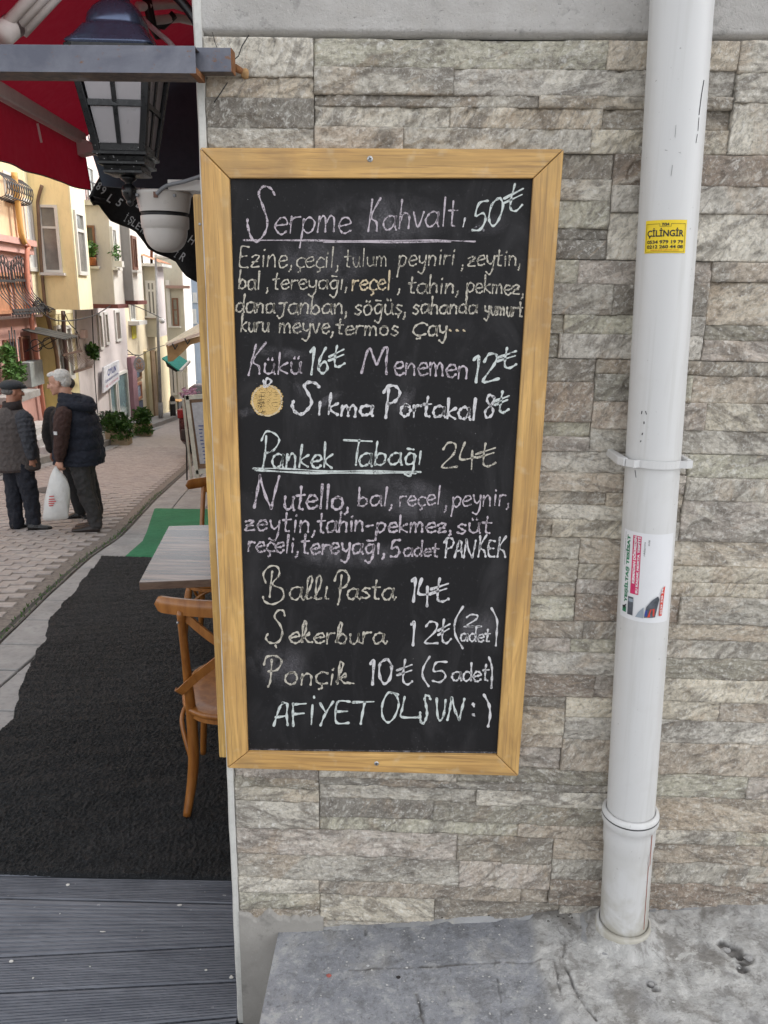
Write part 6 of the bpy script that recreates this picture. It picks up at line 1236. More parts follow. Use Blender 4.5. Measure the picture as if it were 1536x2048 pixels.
# --- cream house
h = house('cream', 'cream house with a small white-silled window and yellow notice', sE[4])
zcr = FP(270, 590, 0)[2]+1.5
part('wall', hbox(MB(), sE[4]+.003, sE[5]+1.0, -7, 0.0, gnd(sE[5])-1, zcr), PT['cream'], h)
window(h, f0, (258, 604, 268, 642), MT['white_frame'], MT['glass_grey'], .07, mv=(.5,)); m_ = MB(); f0.box(m_, *f0.rect(256, 641, 273, 649), .002, .35); part('sill_canopy', m_, MT['white_frame'], h)
m_ = MB(); f0.box(m_, *f0.rect(263, 652, 271, 677), .002, .03); part('yellow_notice', m_, mat('yellow_notice', (.72,.66,.05), .6), h)
m_ = MB(); f0.box(m_, *f0.rect(257.5, 712, 267, 835), .002, .14); part('pilaster', m_, paint('mauve_paint', (.30,.17,.20)), h)
window(h, f0, (270, 765, 282, 800), mat('orange_wood', (.45,.20,.10), .6), mat('busy_shop_glass', (.30,.32,.40), .1, 30, .8, .6), .08, sill=False); m_ = MB(); f0.box(m_, *f0.rect(270, 803, 284, 832), .002, .05); part('door_panel', m_, mat('navy_door', (.03,.05,.11), .5), h)
window(h, f0, (269, 728, 281, 760), mat('wood_frame', (.30,.17,.08), .6), MT['glass_dark'], .07, sill=False)
# oval hanging sign
c = FP(278.5, 729, .35); os_ = thing('oval_sign', 'round grey hanging shop sign with an orange ornament', 'sign', c)
def disc(c, r, ax, t, n=28, sx=1.0): 
    a = nrm(np.cross(ax, (0,0,1))); return [c+a*r*sx*math.cos(q)+np.array([0,0,r*math.sin(q)]) for q in np.linspace(0, 2*math.pi*(n-1)/n, n)]
dr_ = nrm(CAM-c); dr_[2] = 0; dr_ = nrm(dr_); m_ = MB(); m_.prism(disc(c, .245, dr_, 0, sx=.72), dr_*.04); part('sign_plate', m_, mat('sign_grey', (.36,.35,.36), .6), os_)
SO = mat('sign_orange', (.48,.22,.08), .6); av = nrm(np.cross(dr_, (0,0,1))); q = lambda x, z: c+av*x+np.array([0,0,z])+dr_*.046; m_ = MB()
for pl in ([(0,.17),(.05,.12),(0,.07),(-.05,.12),(0,.17)], [(-.09,.05),(-.03,.0),(-.03,-.07)], [(.09,.05),(.03,0),(.03,-.07)], [(-.09,-.02),(-.09,-.09),(.09,-.09),(.09,-.02)], [(-.1,-.15),(0,-.12),(.1,-.15)]):
    m_.tube([q(-x, z) for x, z in pl], .011, 5)
part('ornament', m_, SO, os_); m_ = MB(); m_.tube([c+np.array([0,0,.25]), c+np.array([0,0,.30]), c-nn*.4+np.array([0,0,.32])], .012, 6); part('hanger', m_, MT['wrought'], os_)
# --- tan bay house
h = house('tan', 'tan house with a tall white bay window under a tiled eave', sE[5])
s4 = S_(289, 600, .0); s4 = sE[5]+.8; o4a = OFF(288, 600, s4); o4 = OFF(313, 600, s4); s4e = S_(329, 600, o4); zb5 = SP(300, 674, s4)[2]; zt5 = SP(300, 533, s4)[2]
part('wall', hbox(MB(), sE[5]+1.01, sE[6]+1, -7, 0.0, gnd(sE[6])-1.5, zt5), paint('wall_straw_pale', (.58,.50,.33)), h); part('bay', hbox(MB(), s4, s4e, .002, o4, zb5, zt5), PT['tan'], h)
part('bay_front', hbox(MB(), s4-.004, s4e, o4+.001, o4+.02, zb5, zt5), PT['greyw'], h)  # pinkish tint of this shaded strip put into its colour
window(h, Pl('s', s4), (292.5, 561, 313.5, 632), MT['white_frame'], MT['glass_grey'], .09, mh=(.28,), mv=(.5,)); m_ = MB(); Pl('s', s4).box(m_, *Pl('s', s4).rect(293, 633, 315, 637), .002, .05); part('sill_band', m_, PT['pink'], h)
m_ = MB(); hbox(m_, s4-.25, s4e+.2, -.3, o4+.3, zt5+.003, zt5+.10); part('gutter', m_, MT['white_trim'], h)
m_ = MB(); G = []
for i, s in enumerate(np.linspace(s4-.2, s4e+.3, 30)): G.append([W(s, o4+.25, zt5+.13+.03*(i % 2)), W(s, o4-1.5, zt5+.75+.03*(i % 2))])
m_.grid(np.array(G), smooth=False); part('tiled_eave', m_, mat('roof_tile', (.42,.19,.11), .8), h)
for i, (x0, y0, x1, y1) in enumerate(((291,700,298,840), (301,700,308,836), (311,700,316,832))):
    m_ = MB(); f0.box(m_, *f0.rect(x0, y0, x1, y1), .002, .10); part('shutter', m_, paint('shutter_%d' % i, ((.44,.38,.22), (.28,.19,.11), (.36,.30,.2))[i]), h)
# --- taller blocks behind, pale house and blue house
h = house('tall', 'tall pinkish white house rising behind the grey bays', sE[2], -2)
zq1 = SP(190, 300, s1_+3)[2]+1
part('wall', hbox(MB(), s1_+1.2, sE[4]+2, -8, -1.0, ztop-2, zq1+2), PT['pink'], h)
window(h, Pl('f', -1.0), (172, 330, 186, 392), MT['white_frame'], MT['glass_grey'], .12); m_ = MB(); a_, zz_ = Pl('f', -.6).hit(180, 405)
for k in range(10): m_.bar(W(a_-1.2+k*.28, -.6, zz_-.2), W(a_-1.2+k*.28, -.6, zz_+.6), .02)
m_.bar(W(a_-1.3, -.6, zz_+.6), W(a_+1.5, -.6, zz_+.6), .04); part('balcony_rail', m_, MT['wrought'], h)
h = house('beige', 'plain beige house wall with a brown downpipe above the tiled eave', sE[5]+1, -1.5)
part('wall', hbox(MB(), s4+1.0, s4e+3, -9, -.6+o4*.5, zt5-3, zt5+4.5), PT['white'], h); m_ = MB(); m_.tube([SP(303, 440, s4+.94), SP(303, 528, s4+.94)], .05, 8); part('drain_pipe', m_, MT['brown_frame'], h)
h = house('pale', 'pale cream house with a brown ledge and a narrow tall window down the street', sE[6]+2)
s6 = s4e+3.2; oa = OFF(334, 620, s6); ob = OFF(368, 620, s6); s6e = S_(380, 620, ob); z6 = SP(350, 790, s6)[2]
part('wall', hbox(MB(), s6, s6e+.5, -8, ob-.02, gnd(s6)-1.5, SP(350, 470, s6)[2]), PT['pale'], h); part('front_wall', hbox(MB(), s6-.005, s6e+.5, ob-.019, ob+.02, gnd(s6)-1.5, SP(350, 470, s6)[2]), PT['white'], h)
ps = Pl('s', s6); m_ = MB(); ps.box(m_, *ps.rect(333, 571, 381, 577), .003, .25); part('ledge', m_, paint('ledge_mauve', (.33,.22,.19)), h); window(h, ps, (345, 596, 357.5, 652), MT['brown_frame'], MT['glass_grey'], .06, mh=(.42,))
m_ = MB(); ps.box(m_, *ps.rect(334, 560, 341, 655), .003, .08); part('corner_strip', m_, MT['white_frame'], h)
window(h, ps, (340, 700, 352, 790), MT['white_frame'], MT['glass_dark'], .10, sill=False); window(h, ps, (329, 700, 337, 800), MT['brown_frame'], MT['glass_dark'], .10, sill=False); window(h, ps, (368, 745, 376, 800), MT['white_frame'], MT['glass_dark'], .10, sill=False); window(h, ps, (356, 720, 366, 800), MT['white_frame'], MT['glass_dark'], .10, sill=False)
# far end closing block
h = house('blue', 'pale blue house closing the view at the bottom of the street', 24)
q0 = onY(365, 800, 40.0); q1 = onY(480, 800, 40.0); zb6 = GZ(40)-1
m_ = MB(); m_.box((q0[0]-1.2, 40, zb6), (q1[0]+9, 46, 5.0)); part('wall', m_, PT['blue'], h)
class PlY:
    def __init__(s, y): s.y = y
    def rect(s, x0, y0, x1, y1): a = onY(x0, (y0+y1)/2, s.y)[0]; b = onY(x1, (y0+y1)/2, s.y)[0]; return a, b, onY((x0+x1)/2, y1, s.y)[2], onY((x0+x1)/2, y0, s.y)[2]
    def box(s, m_, a0, a1, z0, z1, d0, d1): m_.box((a0, s.y-d1, z0), (a1, s.y-d0, z1)); return m_
py_ = PlY(40.0)
for R4 in ((386,585,394,603), (385,618,393,645), (385,690,391,760), (376,700,381,760)): window(h, py_, R4, MT['white_frame'], MT['glass_dark'], .10)
# ================================================================== right row (seen as a sliver beyond the frame)
def rhouse(y0, y1, x0, x1, ht, mt, label):
    h = thing('house', label, 'house', (x0, y0, GZ(y0)), 'row of houses down the right side'); m_ = MB(); zt_ = GZ(y0)+ht
    P = [(x0, y0, GZ(y1)-1), (x0+7, y0, GZ(y1)-1), (x1+7, y1, GZ(y1)-1), (x1, y1, GZ(y1)-1)]; m_.prism(P, (0, 0, zt_-GZ(y1)+1)); part('wall', m_, mt, h)
    n = int((y1-y0)/1.6)
    for f in range(3):
        for k in range(n):
            t = (k+.5)/n; y = y0+(y1-y0)*t; x = x0+(x1-x0)*t; z = GZ(y0)+.9+f*2.9; m_ = MB(); m_.box((x-.06, y-.4, z), (x+.02, y+.4, z+1.4)); w = part('window', m_, MT['white_frame'], h); m_ = MB(); m_.box((x-.07, y-.32, z+.08), (x-.055, y+.32, z+1.32)); part('pane', m_, MT['glass_dark'], w)
    return h
rhouse(5.6, 13, -1.9, -2.6, 6.5, PT['white'], 'white house next to the cafe on the right side of the street')
rhouse(13.1, 21, -2.7, -4.0, 6.3, PT['cream'], 'cream house further along the right side')
rhouse(21.1, 30, -4.6, -6.6, 6.0, PT['greyw'], 'blue-grey house far down the right side')
# beige awning and green awning
def px_awning(label, P4, mt, y, thick=.05, extra=None, name='shop_awning'):
    t = thing(name, label, 'awning', onY(P4[0][0], P4[0][1], y[0])); m_ = MB(); m_.prism([onY(px, py, yy) for (px, py), yy in zip(P4, y)], (0, .0, -thick)); part('canopy_cloth', m_, mt, t); return t
t = px_awning('beige shop awning sagging toward the street beyond the oak frame', [(331,686), (334,694), (400,672), (400,646)], mat('beige_cloth', (.58,.52,.42), .85), (17.6, 17.2, 17.2, 19.5))
m_ = MB(); m_.prism([onY(px, py, 17.15) for px, py in ((333,690),(336,724),(346,722),(362,708),(380,690),(400,684),(400,672))], (0, .02, 0)); part('valance', m_, mat('ochre_cloth', (.36,.25,.13), .85), t)
m_ = MB(); m_.bar(onY(336, 690, 17.1), onY(400, 667, 17.1), .06); part('front_bar', m_, MT['alu'], t); m_ = MB()
for px, py in ((350,694),(375,684)): c = onY(px, py, 17.0); m_.tube([c+(-.06,0,.08), c+(0,0,-.05), c+(.06,0,.05)], .02, 6)
part('hook', m_, MT['black'], t)
t = px_awning('teal green shop awning far down the street', [(324,716), (361,742), (379,724), (347,704)], mat('teal_cloth', (.02,.26,.21), .8), (25.2, 24.6, 26.0, 26.6))
m_ = MB(); m_.bar(onY(361, 742, 24.55), onY(379, 723, 25.95), .08); part('front_bar', m_, MT['white_frame'], t)
m_ = MB(); m_.prism([onY(px, py, 25.4) for px, py in ((330,722),(358,741),(352,744),(334,733))], (0,.1,0)); part('valance', m_, MT['black'], t)
# ================================================================== lamp post, bollard, bench, plants
b = onS(322, 842); tp = onY(311, 517, b[1]); lp = thing('street_lamp', 'slim grey street lamp post standing on the left pavement', 'street lamp', b)
m_ = MB(); m_.tube([b, b+(tp-b)*.12], .085, 12); m_.tube([b+(tp-b)*.12, b+(tp-b)*.55, tp], [.06, .05, .035], 12); part('post', m_, mat('grey_post', (.30,.30,.30), .5), lp)
m_ = MB(); q_ = onY(321, 514, b[1]); m_.tube(spl([tp, tp+np.array([.02,0,.12]), q_], 4), .04, 8); m_.ell(q_+np.array([.12,0,.0]), (.28, .14, .08), 12, 6); part('lamp_head', m_, MT['white_frame'], lp); m_ = MB(); q_ = onY(324, 642, b[1]-.1); m_.ell(q_, (.10,.10,.09), 12, 8); m_.tube([q_, onY(319, 642, b[1])], .02, 6); part('lamp_globe', m_, MT['letter'], lp)
b = onS(347, 838); bo = thing('bollard', 'black and white striped bollard at the kerb', 'bollard', b); m_ = MB(); m_.lathe(b, [(.11,0),(.10,.75),(.07,.83),(.001,.86)], 14); part('post', m_, MT['black'], bo); m_ = MB(); m_.lathe(b, [(.104,.28),(.104,.40)], 14); m_.lathe(b, [(.103,.56),(.103,.66)], 14); part('white_band', m_, MT['letter'], bo)
b = onS(340, 822, .12); be = thing('street_bench', 'small wooden bench against the wall far down the street', 'bench', b); m_ = MB()
for k in range(3): m_.box(b+(-.5, -.3+.2*k, .42), b+(.5, -.14+.2*k, .47))
part('seat', m_, mat('bench_wood', (.42,.24,.10), .6), be); m_ = MB()
for x in (-.45,.4): m_.box(b+(x,-.28,0), b+(x+.06,.26,.42))
part('leg', m_, MT['black'], be)
def leafball(m_, c, R, n, ls, r, droop=.0):
    for i in range(n):
        d = np.array([r.gauss(0,1), r.gauss(0,1), r.gauss(0,1)]); d = d/np.linalg.norm(d)*r.random()**.4; p = np.asarray(c)+d*np.asarray(R); l = ls*r.uniform(.6, 1.3)
        a = nrm([r.gauss(0,1), r.gauss(0,1), r.gauss(0,.6)-droop]); b = nrm(np.cross(a, [r.gauss(0,1), r.gauss(0,1), r.gauss(0,1)])); m_.add([p-a*l, p-a*l*.2+b*l*.42+np.array([0,0,l*.12]), p+a*l, p-a*l*.2-b*l*.42], [(0,1,2),(0,2,3)])
r = random.Random(12)
def plant(name, label, c, R, n, ls, mt, pot=None, mt2=None):
    t = thing(name, label, 'plant', c); m_ = MB(); leafball(m_, c+np.array([0,0,R[2]+(.12 if pot else .05)]), R, n, ls, r, .4)
    for q_ in range(5 if pot else 2): leafball(m_, c+np.array([r.uniform(-.5,.9)*R[0], r.uniform(-.9,-.2)*R[1], r.uniform(.2,1.9)*R[2]]), (R[0]*.5, R[1]*.5, R[2]*.5), n//9, ls, r, .6); part('foliage', m_, mt, t)
    m_ = MB()
    for k in range(6): m_.tube([c+np.array([0,0,.05]), c+np.array([r.uniform(-1,1)*R[0]*.7, r.uniform(-1,1)*R[1]*.7, R[2]*r.uniform(1,1.8)])], .008, 4)
    part('stem', m_, MT['brown_frame'], t)
    if pot: m_ = MB(); m_.box(c+(-pot,-pot*.6,-.12), c+(pot,pot*.6,.20)); part('planter', m_, mat('planter_stone', (.40,.33,.22), .9), t)
    if mt2: m_ = MB(); leafball(m_, c+np.array([-.2,0,R[2]*1.6]), (R[0]*.5,R[1]*.5,R[2]*.5), 60, ls*.7, r); part('blossom', m_, mt2, t)
    return t
plant('potted_shrub', 'large bushy green shrub spilling from a stone planter on the left pavement', onS(238, 878, .12), (.34,.36,.26), 520, .065, MT['leaf'], .26)
plant('flowering_shrub', 'dark shrub with white flowers behind the man in the vest', onS(217, 868, .12), (.26,.3,.28), 420, .055, MT['leaf_dark'], None, MT['white_frame'])
plant('potted_shrub', 'smaller light green shrub in a planter nearer the lamp post', onS(286, 862, .12), (.28,.30,.26), 380, .07, MT['leaf'], .22)
def potplant(par_label, c, w, n, lab, trough=False):
    t = thing('pot_plant', lab, 'pot plant', c, 'pot plants on the window sills'); m_ = MB()
    if trough: m_.box(c+(-w,-.08,0), c+(w,.08,.14))
    else: m_.lathe(c, [(.001,0),(.07,0),(.10,.17),(.105,.18),(.09,.18),(.001,.16)], 14)
    part('pot', m_, MT['white_frame'] if trough else MT['terracotta'], t); m_ = MB(); leafball(m_, c+np.array([0,0,.34]), (w,.14,.22), n, .055, r); part('foliage', m_, MT['leaf'], t)
c = sd1.pt(sd1.hit(188, 532)[0], sd1.hit(188, 531)[1], .12); potplant('', c, .17, 130, 'terracotta pot plant on the sill of the brown framed window')
c = sd1.pt(sd1.hit(180, 532)[0], sd1.hit(180, 531)[1], .10); potplant('', c, .12, 70, 'left terracotta pot, half hidden, on the same brown framed sill')
c = fo1.pt(fo1.hit(227, 532)[0], fo1.hit(227, 534)[1], .06); potplant('', c, .18, 120, 'white trough of green plants on the second bay window sill', True)
c = FP(186, 705, .15); plant('wall_shrub', 'leafy green shrub on the ledge of the grey house', c-np.array([0,0,.25]), (.15,.24,.22), 220, .075, MT['leaf'])
m_ = MB(); 
for px, py, R in ((16,712,.22), (18,736,.3), (24,768,.35), (40,745,.25), (14,700,.15)): leafball(m_, FP(px, py, .2), (.12,.5*R+.1,R), 150, .055, r)
single('climbing_plant', m_, MT['leaf'], 'yellow-green vine climbing the pink house behind the man in the cap', 'plant')
m_ = MB(); f0.box(m_, *f0.rect(-30, 786, 30, 800), .1, .5); single('stone_ledge', m_, MT['gutter'], 'pale stone ledge behind the shoulder of the man in the cap', 'ledge')
b = onS(101, 905, .12); m_ = MB()
for k in range(3): m_.box((b[0]-.35-.25*k, b[1]-.1, b[2]-.1), (b[0]+.1-.25*k, b[1]+1.3, b[2]+.12+.14*k))
single('door_step', m_, mat('white_marble', (.55,.54,.53), .5), 'white marble doorsteps between the two men', 'steps', bevel=.01)
for i, (lb, pts) in enumerate((('sagging cable strung along the upper street fronts', [(60,598,.3),(110,640,1.0),(185,632,.9),(250,606,.9),(330,640,.7)]), ('thin wire looping below the cream house window', [(255,700,.2),(275,712,.35),(300,700,.3),(330,690,.5)]), ('black cable running down past the shop sign', [(184,620,.1),(187,690,.1),(190,760,.1),(196,835,.1)]))):
    m_ = MB(); m_.tube(spl([FP(*q_) for q_ in pts], 6), .013, 5); single('street_cable', m_, MT['black'], lb, 'cable')
# ================================================================== parked car
def car():
    x0, y0 = onY(358, 880, 13.6)[0], 13.6; Z0 = GZ(y0); t = thing('parked_car', 'dark maroon hatchback parked on the right, mostly hidden by the sign', 'car', (x0+.85, y0+2, Z0))
    prof = [(0.05,.30),(0.0,.55),(.03,.85),(.10,.95),(.22,1.10),(.45,1.42),(.70,1.47),(1.6,1.50),(2.3,1.42),(3.0,1.02),(3.9,.90),(4.05,.70),(4.08,.40),(3.95,.25),(.2,.22)]
    W_ = 1.70
    def sx(z): return 0 if z < .9 else (z-.9)*.24
    m_ = MB(); G = []
    for e in (0, .04, .10, W_/2, W_-.10, W_-.04, W_):
        k = .05 if e in (0, W_) else (.015 if e in (.04, W_-.04) else 0); row = []
        for (y, z) in prof:
            s = sx(z); X = x0+e+(s if e < W_/2 else (-s if e > W_/2 else 0)); cy = 2.04; cz_ = .8; row.append((X, y0+y+(cy-y)*k*.6, Z0+z+(cz_-z)*k-.1*y))
        row.append(row[0]); G.append(row)
    m_.grid(np.array(G)); 
    for g, fl in ((G[0], 0), (G[-1], 1)): m_.add(g[:-1], [tuple(range(len(prof)))[::(1 if fl else -1)]])
    part('body', m_, mat('maroon_car_paint', (.060,.018,.020), .22, 3, .1, .05, .0, metal=.5, spec=.8), t)
    m_ = MB(); P = [(x0+.22, .205, 1.02), (x0+W_-.22, .205, 1.02), (x0+W_-.30, .44, 1.38), (x0+.30, .44, 1.38)]; m_.prism([(a, y0+b-.03, Z0+c) for a, b, c in P], (0,.02,0)); part('rear_window', m_, MT['glass_dark'], t)
    for s in (0, 1):
        m_ = MB(); X = x0-.004 if s == 0 else x0+W_-.13; m_.box((X, y0-.03, Z0+.78), (X+.125, y0+.16, Z0+.96)); part('tail_light', m_, mat('tail_red_%d' % s, (.22,.008,.008), .2), t, bevel=.02)
        m_ = MB()
        for a0_, a1_, z0_, z1_ in ((.55,1.5,.98,1.36), (1.56,2.45,.98,1.36)):
            X = x0+.02 if s == 0 else x0+W_-.02; sg_ = 1 if s == 0 else -1; m_.prism([(X-sg_*.012, y0+a0_+.1, Z0+z0_-.1*a0_), (X-sg_*.012, y0+a1_, Z0+z0_-.1*a1_), (X+sg_*(.24*.46-.02), y0+a1_-.05, Z0+z1_-.1*a1_), (X+sg_*(.24*.46-.02), y0+a0_+.15, Z0+z1_-.1*a0_)], (sg_*.01,0,0))
        part('side_window', m_, MT['glass_dark'], t)
        for yw in (.72, 3.3):
            X = x0+.09 if s == 0 else x0+W_-.09; c = (X, y0+yw, Z0+.31-.1*yw); m_ = MB(); m_.lathe(c, [(.19,-.1),(.29,-.1),(.315,-.07),(.315,.07),(.29,.1),(.19,.1)], 24, (1,0,0)); w = part('wheel', m_, MT['black'], t); m_ = MB(); m_.lathe(c, [(.001,-.07),(.05,-.09),(.18,-.09),(.2,-.06)] if s == 0 else [(.001,.07),(.05,.09),(.18,.09),(.2,.06)], 20, (1,0,0)); part('rim', m_, MT['zinc'], w)
    m_ = MB(); m_.box((x0+.05, y0-.06, Z0+.34), (x0+W_-.05, y0+.1, Z0+.56)); part('bumper', m_, mat('dark_bumper', (.03,.02,.02), .4), t, bevel=.03); m_ = MB(); m_.box((x0+.6, y0-.075, Z0+.42), (x0+1.1, y0-.062, Z0+.53)); part('number_plate', m_, MT['letter'], t)
car()
# ================================================================== A-frame sign with flowers behind
ya = 8.6
af = thing('a_frame_sign', 'cream framed pavement sign with a printed menu sheet, leaning open', 'sign', onY(392, 975, ya))
cf = mat('cream_sign_frame', (.52,.50,.42), .6); P = lambda px, py, d=0: onY(px, py, ya+d)
O4 = [P(370,791), P(392,948), P(470,942), P(448,785)]
m_ = MB(); m_.bar(P(374,791), P(396,962), .055, .04, up=(0,1,0)); m_.bar(P(452,785), P(474,956), .055, .04, up=(0,1,0)); m_.bar(P(372,795), P(450,789), .055, .04, up=(0,1,0)); m_.bar(P(393,944), P(470,938), .055, .04, up=(0,1,0)); part('sign_frame', m_, cf, af)
m_ = MB(); m_.prism([P(378,800), P(396,938), P(468,932), P(450,794)], (0,.02,0)); pb = part('backing', m_, mat('brown_backing', (.17,.10,.06), .7), af)
m_ = MB(); m_.prism([P(383,806,-.006), P(400,928,-.006), P(464,923,-.006), P(447,800,-.006)], (0,.004,0)); part('menu_sheet', m_, mat('menu_paper', (.42,.42,.44), .6, 20, .2, .3), pb)
m_ = MB()
for i in range(11):
    px = 397+i*.9 if i < 6 else 399+i*.9; py = 852+i*7.2; w = random.uniform(5, 12); m_.bar(P(px, py, -.012), P(px+w, py-.4, -.012), .012, .002, up=(0,1,0))
part('printed_line', m_, KB, pb); m_ = MB(); m_.bar(P(366,797,.35), P(384,966,.6), .03, .03, up=(0,1,0)); m_.bar(P(450,790,.35), P(470,958,.6), .03, .03, up=(0,1,0)); part('rear_leg', m_, cf, af)
c = onY(374, 800, 9.6); fl_ = thing('flower_pot', 'pink flowers in a dark pot just above the pavement sign', 'plant', onY(374, 960, 9.6)); m_ = MB(); m_.tube([onY(374, 960, 9.6), onY(372, 796, 9.6)], .012, 8); part('stand', m_, MT['black'], fl_); m_ = MB(); m_.lathe(onY(374, 797, 9.6), [(.001,0),(.05,0),(.07,.05),(.001,.05)], 12); part('pot', m_, MT['black'], fl_); m_ = MB(); leafball(m_, onY(377, 785, 9.6), (.16,.12,.08), 120, .03, r); part('blossom', m_, mat('pink_petal', (.52,.30,.42), .8), fl_)
# ================================================================== people
def skin_mat(n, c): return mat(n, c, .5, 14, .12, .12, .05)
SK = skin_mat('tanned_skin', (.42,.20,.13)); SK2 = skin_mat('pale_skin', (.50,.27,.19))
def cloth(n, c, sc=60, b=.3, **k): return mat(n, c, .85, 9, .2, .2, b, sc, .006, **k)
def ovals(m_, rings, yaw=0, n=28, quilt=None, pw=2.3):
    V = []; c, s = math.cos(yaw), math.sin(yaw)
    for (x, y, z, rx, ry) in rings:
        k = 1.0
        if quilt: k = 1+quilt[1]*(abs(math.sin(math.pi*z/quilt[0]))**.5-.6)
        for i in range(n):
            a = 2*math.pi*i/n; ca, sa = math.cos(a), math.sin(a); q = (abs(ca)**pw+abs(sa)**pw)**(-1/pw); u, v = rx*ca*q*k, ry*sa*q*k; V.append((x+u*c-v*s, y+u*s+v*c, z))
    m = len(rings); F = [(i*n+k, i*n+(k+1) % n, (i+1)*n+(k+1) % n, (i+1)*n+k) for i in range(m-1) for k in range(n)]+[tuple(range(n))[::-1], tuple((m-1)*n+k for k in range(n))]
    m_.add(V, F, True)
def interp_rings(rings, n=40):
    R = np.array(rings); t = np.linspace(0, 1, len(R)); T = np.linspace(0, 1, n)
    return [tuple(np.interp(q, t, R[:, k]) for k in range(5)) for q in T]
def limb(m_, P, r, flat=1.0, n=16, k=5, quilt=0):
    Q = spl(P, k); R = list(np.interp(np.linspace(0, 1, len(Q)), np.linspace(0, 1, len(r)), r))
    if quilt: R = [q*(1+quilt*math.sin(i*1.9)) for i, q in enumerate(R)]
    m_.tube(Q, R, n, True, flat); m_.ell(Q[0], R[0], 12, 8); m_.ell(Q[-1], R[-1], 12, 8)
def fuse(name, m_, mt, par, vox=.009, sm=4, label=None, disp=0, dsc=.06):
    o = part(name, m_, mt, par, label); r = o.modifiers.new('r', 'REMESH'); r.mode = 'VOXEL'; r.voxel_size = vox; r.use_smooth_shade = True
    s = o.modifiers.new('s', 'SMOOTH'); s.iterations = sm; s.factor = .5
    if disp:
        tx = bpy.data.textures.new(name+'_folds', 'CLOUDS'); tx.noise_scale = dsc; tx.noise_depth = 2; d = o.modifiers.new('d', 'DISPLACE'); d.texture = tx; d.strength = disp; d.mid_level = .5; d.texture_coords = 'LOCAL'
    return o
def hand(m_, wr, d, palm, thumb, s=1.0, curl=.6):
    # wr wrist point, d direction of hand, palm normal (fingers curl towards it), thumb side vector
    d = nrm(d); pn = nrm(palm); th = nrm(thumb); side = -th
    m_.tube([wr, wr+d*.035*s, wr+d*.085*s], [.024*s, .036*s, .034*s], 12, True, .55, up=tuple(pn))
    for k, (L, o_) in enumerate(((.070,.030), (.078,.010), (.072,-.010), (.056,-.029))):
        b = wr+d*.080*s+th*o_*s; a1 = nrm(d*math.cos(curl)+pn*math.sin(curl)); a2 = nrm(d*math.cos(curl*2.2)+pn*math.sin(curl*2.2)); a3 = nrm(d*math.cos(curl*3.2)+pn*math.sin(curl*3.2))
        p1 = b+a1*L*.45*s; p2 = p1+a2*L*.32*s; p3 = p2+a3*L*.28*s; m_.tube([b-d*.01, b, p1, p2, p3], [.0095*s,.0095*s,.009*s,.0082*s,.0068*s], 8)
    b = wr+d*.028*s+th*.028*s; p1 = b+nrm(th*.8+d*.9+pn*.3)*.035*s; p2 = p1+nrm(d+pn*.5+th*.1)*.028*s; m_.tube([wr+d*.01, b, p1, p2], [.012*s,.013*s,.011*s,.008*s], 8)
def shoe(m_, heel, toe, w=.045, h=.075):
    d = toe-heel; L = np.linalg.norm(d); u = d/L; s = np.cross((0,0,1), u); V = []
    secs = [(0, .6, .8), (.05, .85, 1.0), (.25, .95, 1.0), (.45, .92, .85), (.65, 1.1, .62), (.85, 1.0, .5), (.96, .7, .4), (1.0, .35, .28)]
    n = 12; 
    for t, kw, kh in secs:
        for i in range(n):
            a = 2*math.pi*i/n; x = math.cos(a)*w*kw; z = max(0.0, (math.sin(a)*.6+.4)*h*kh) if math.sin(a) > -.6 else 0; V.append(heel+u*L*t+s*x+np.array([0,0,z]))
    m = len(secs); m_.add(V, [(i*n+k, i*n+(k+1) % n, (i+1)*n+(k+1) % n, (i+1)*n+k) for i in range(m-1) for k in range(n)]+[tuple(range(n))[::-1], tuple((m-1)*n+k for k in range(n))], True)
def head(m_, c, f, s=1.0, nose=1.0):
    """skull + jaw + nose + ears, c = centre of head, f = facing dir (horizontal)"""
    f = nrm([f[0], f[1], f[2] if len(f) > 2 else 0]); l = nrm(np.cross((0,0,1), f)); M = np.stack([f, l, np.cross(f, l)], 1)
    e = lambda o, r: m_.ell(np.asarray(c)+M@np.array(o)*s, np.array(r)*s, 16, 12, M)
    e((-.012,0,.035), (.098,.077,.085)); e((.022,0,-.03), (.072,.062,.085)); e((.045,0,-.078), (.042,.042,.034)); e((.078,0,.005), (.014,.045,.014)); e((.062,.033,-.022), (.028,.024,.024)); e((.062,-.033,-.022), (.028,.024,.024))
    e((.100,0,-.018), (.020*nose,.012,.026)); e((.112*1.0,0,-.033), (.014*nose,.015,.011)); e((.086,0,-.062), (.014,.022,.008)); e((.084,0,-.073), (.013,.020,.008)); e((.080,0,-.100), (.018,.022,.016))
    for q in (-1, 1): e((-.005,.078*q,-.012), (.018,.009,.032)); e((.004,.080*q,-.012), (.008,.009,.024))
    return M
def face_bits(par, c, M, s=1.0):
    for nm, r_, mt in (('eye', [((.087,.031,.006),(.008,.012,.005)), ((.087,-.031,.006),(.008,.012,.005))], MT['black']), ('eyebrow', [((.092,.031,.022),(.007,.019,.004)), ((.092,-.031,.022),(.007,.019,.004))], mat('grey_brow', (.22,.20,.19), .9))):
        for o, r in r_: m_ = MB(); m_.ell(np.asarray(c)+M@np.array(o)*s, np.array(r)*s, 8, 6, M); part(nm, m_, mt, par)
    m_ = MB(); m_.ell(np.asarray(c)+M@np.array((.0965,0,-.0675))*s, np.array((.005,.021,.0022))*s, 8, 6, M); part('mouth', m_, mat('lip_shade', (.16,.06,.05), .6), par)  # dark sliver colours in the shade between the lips
K5 = .00524
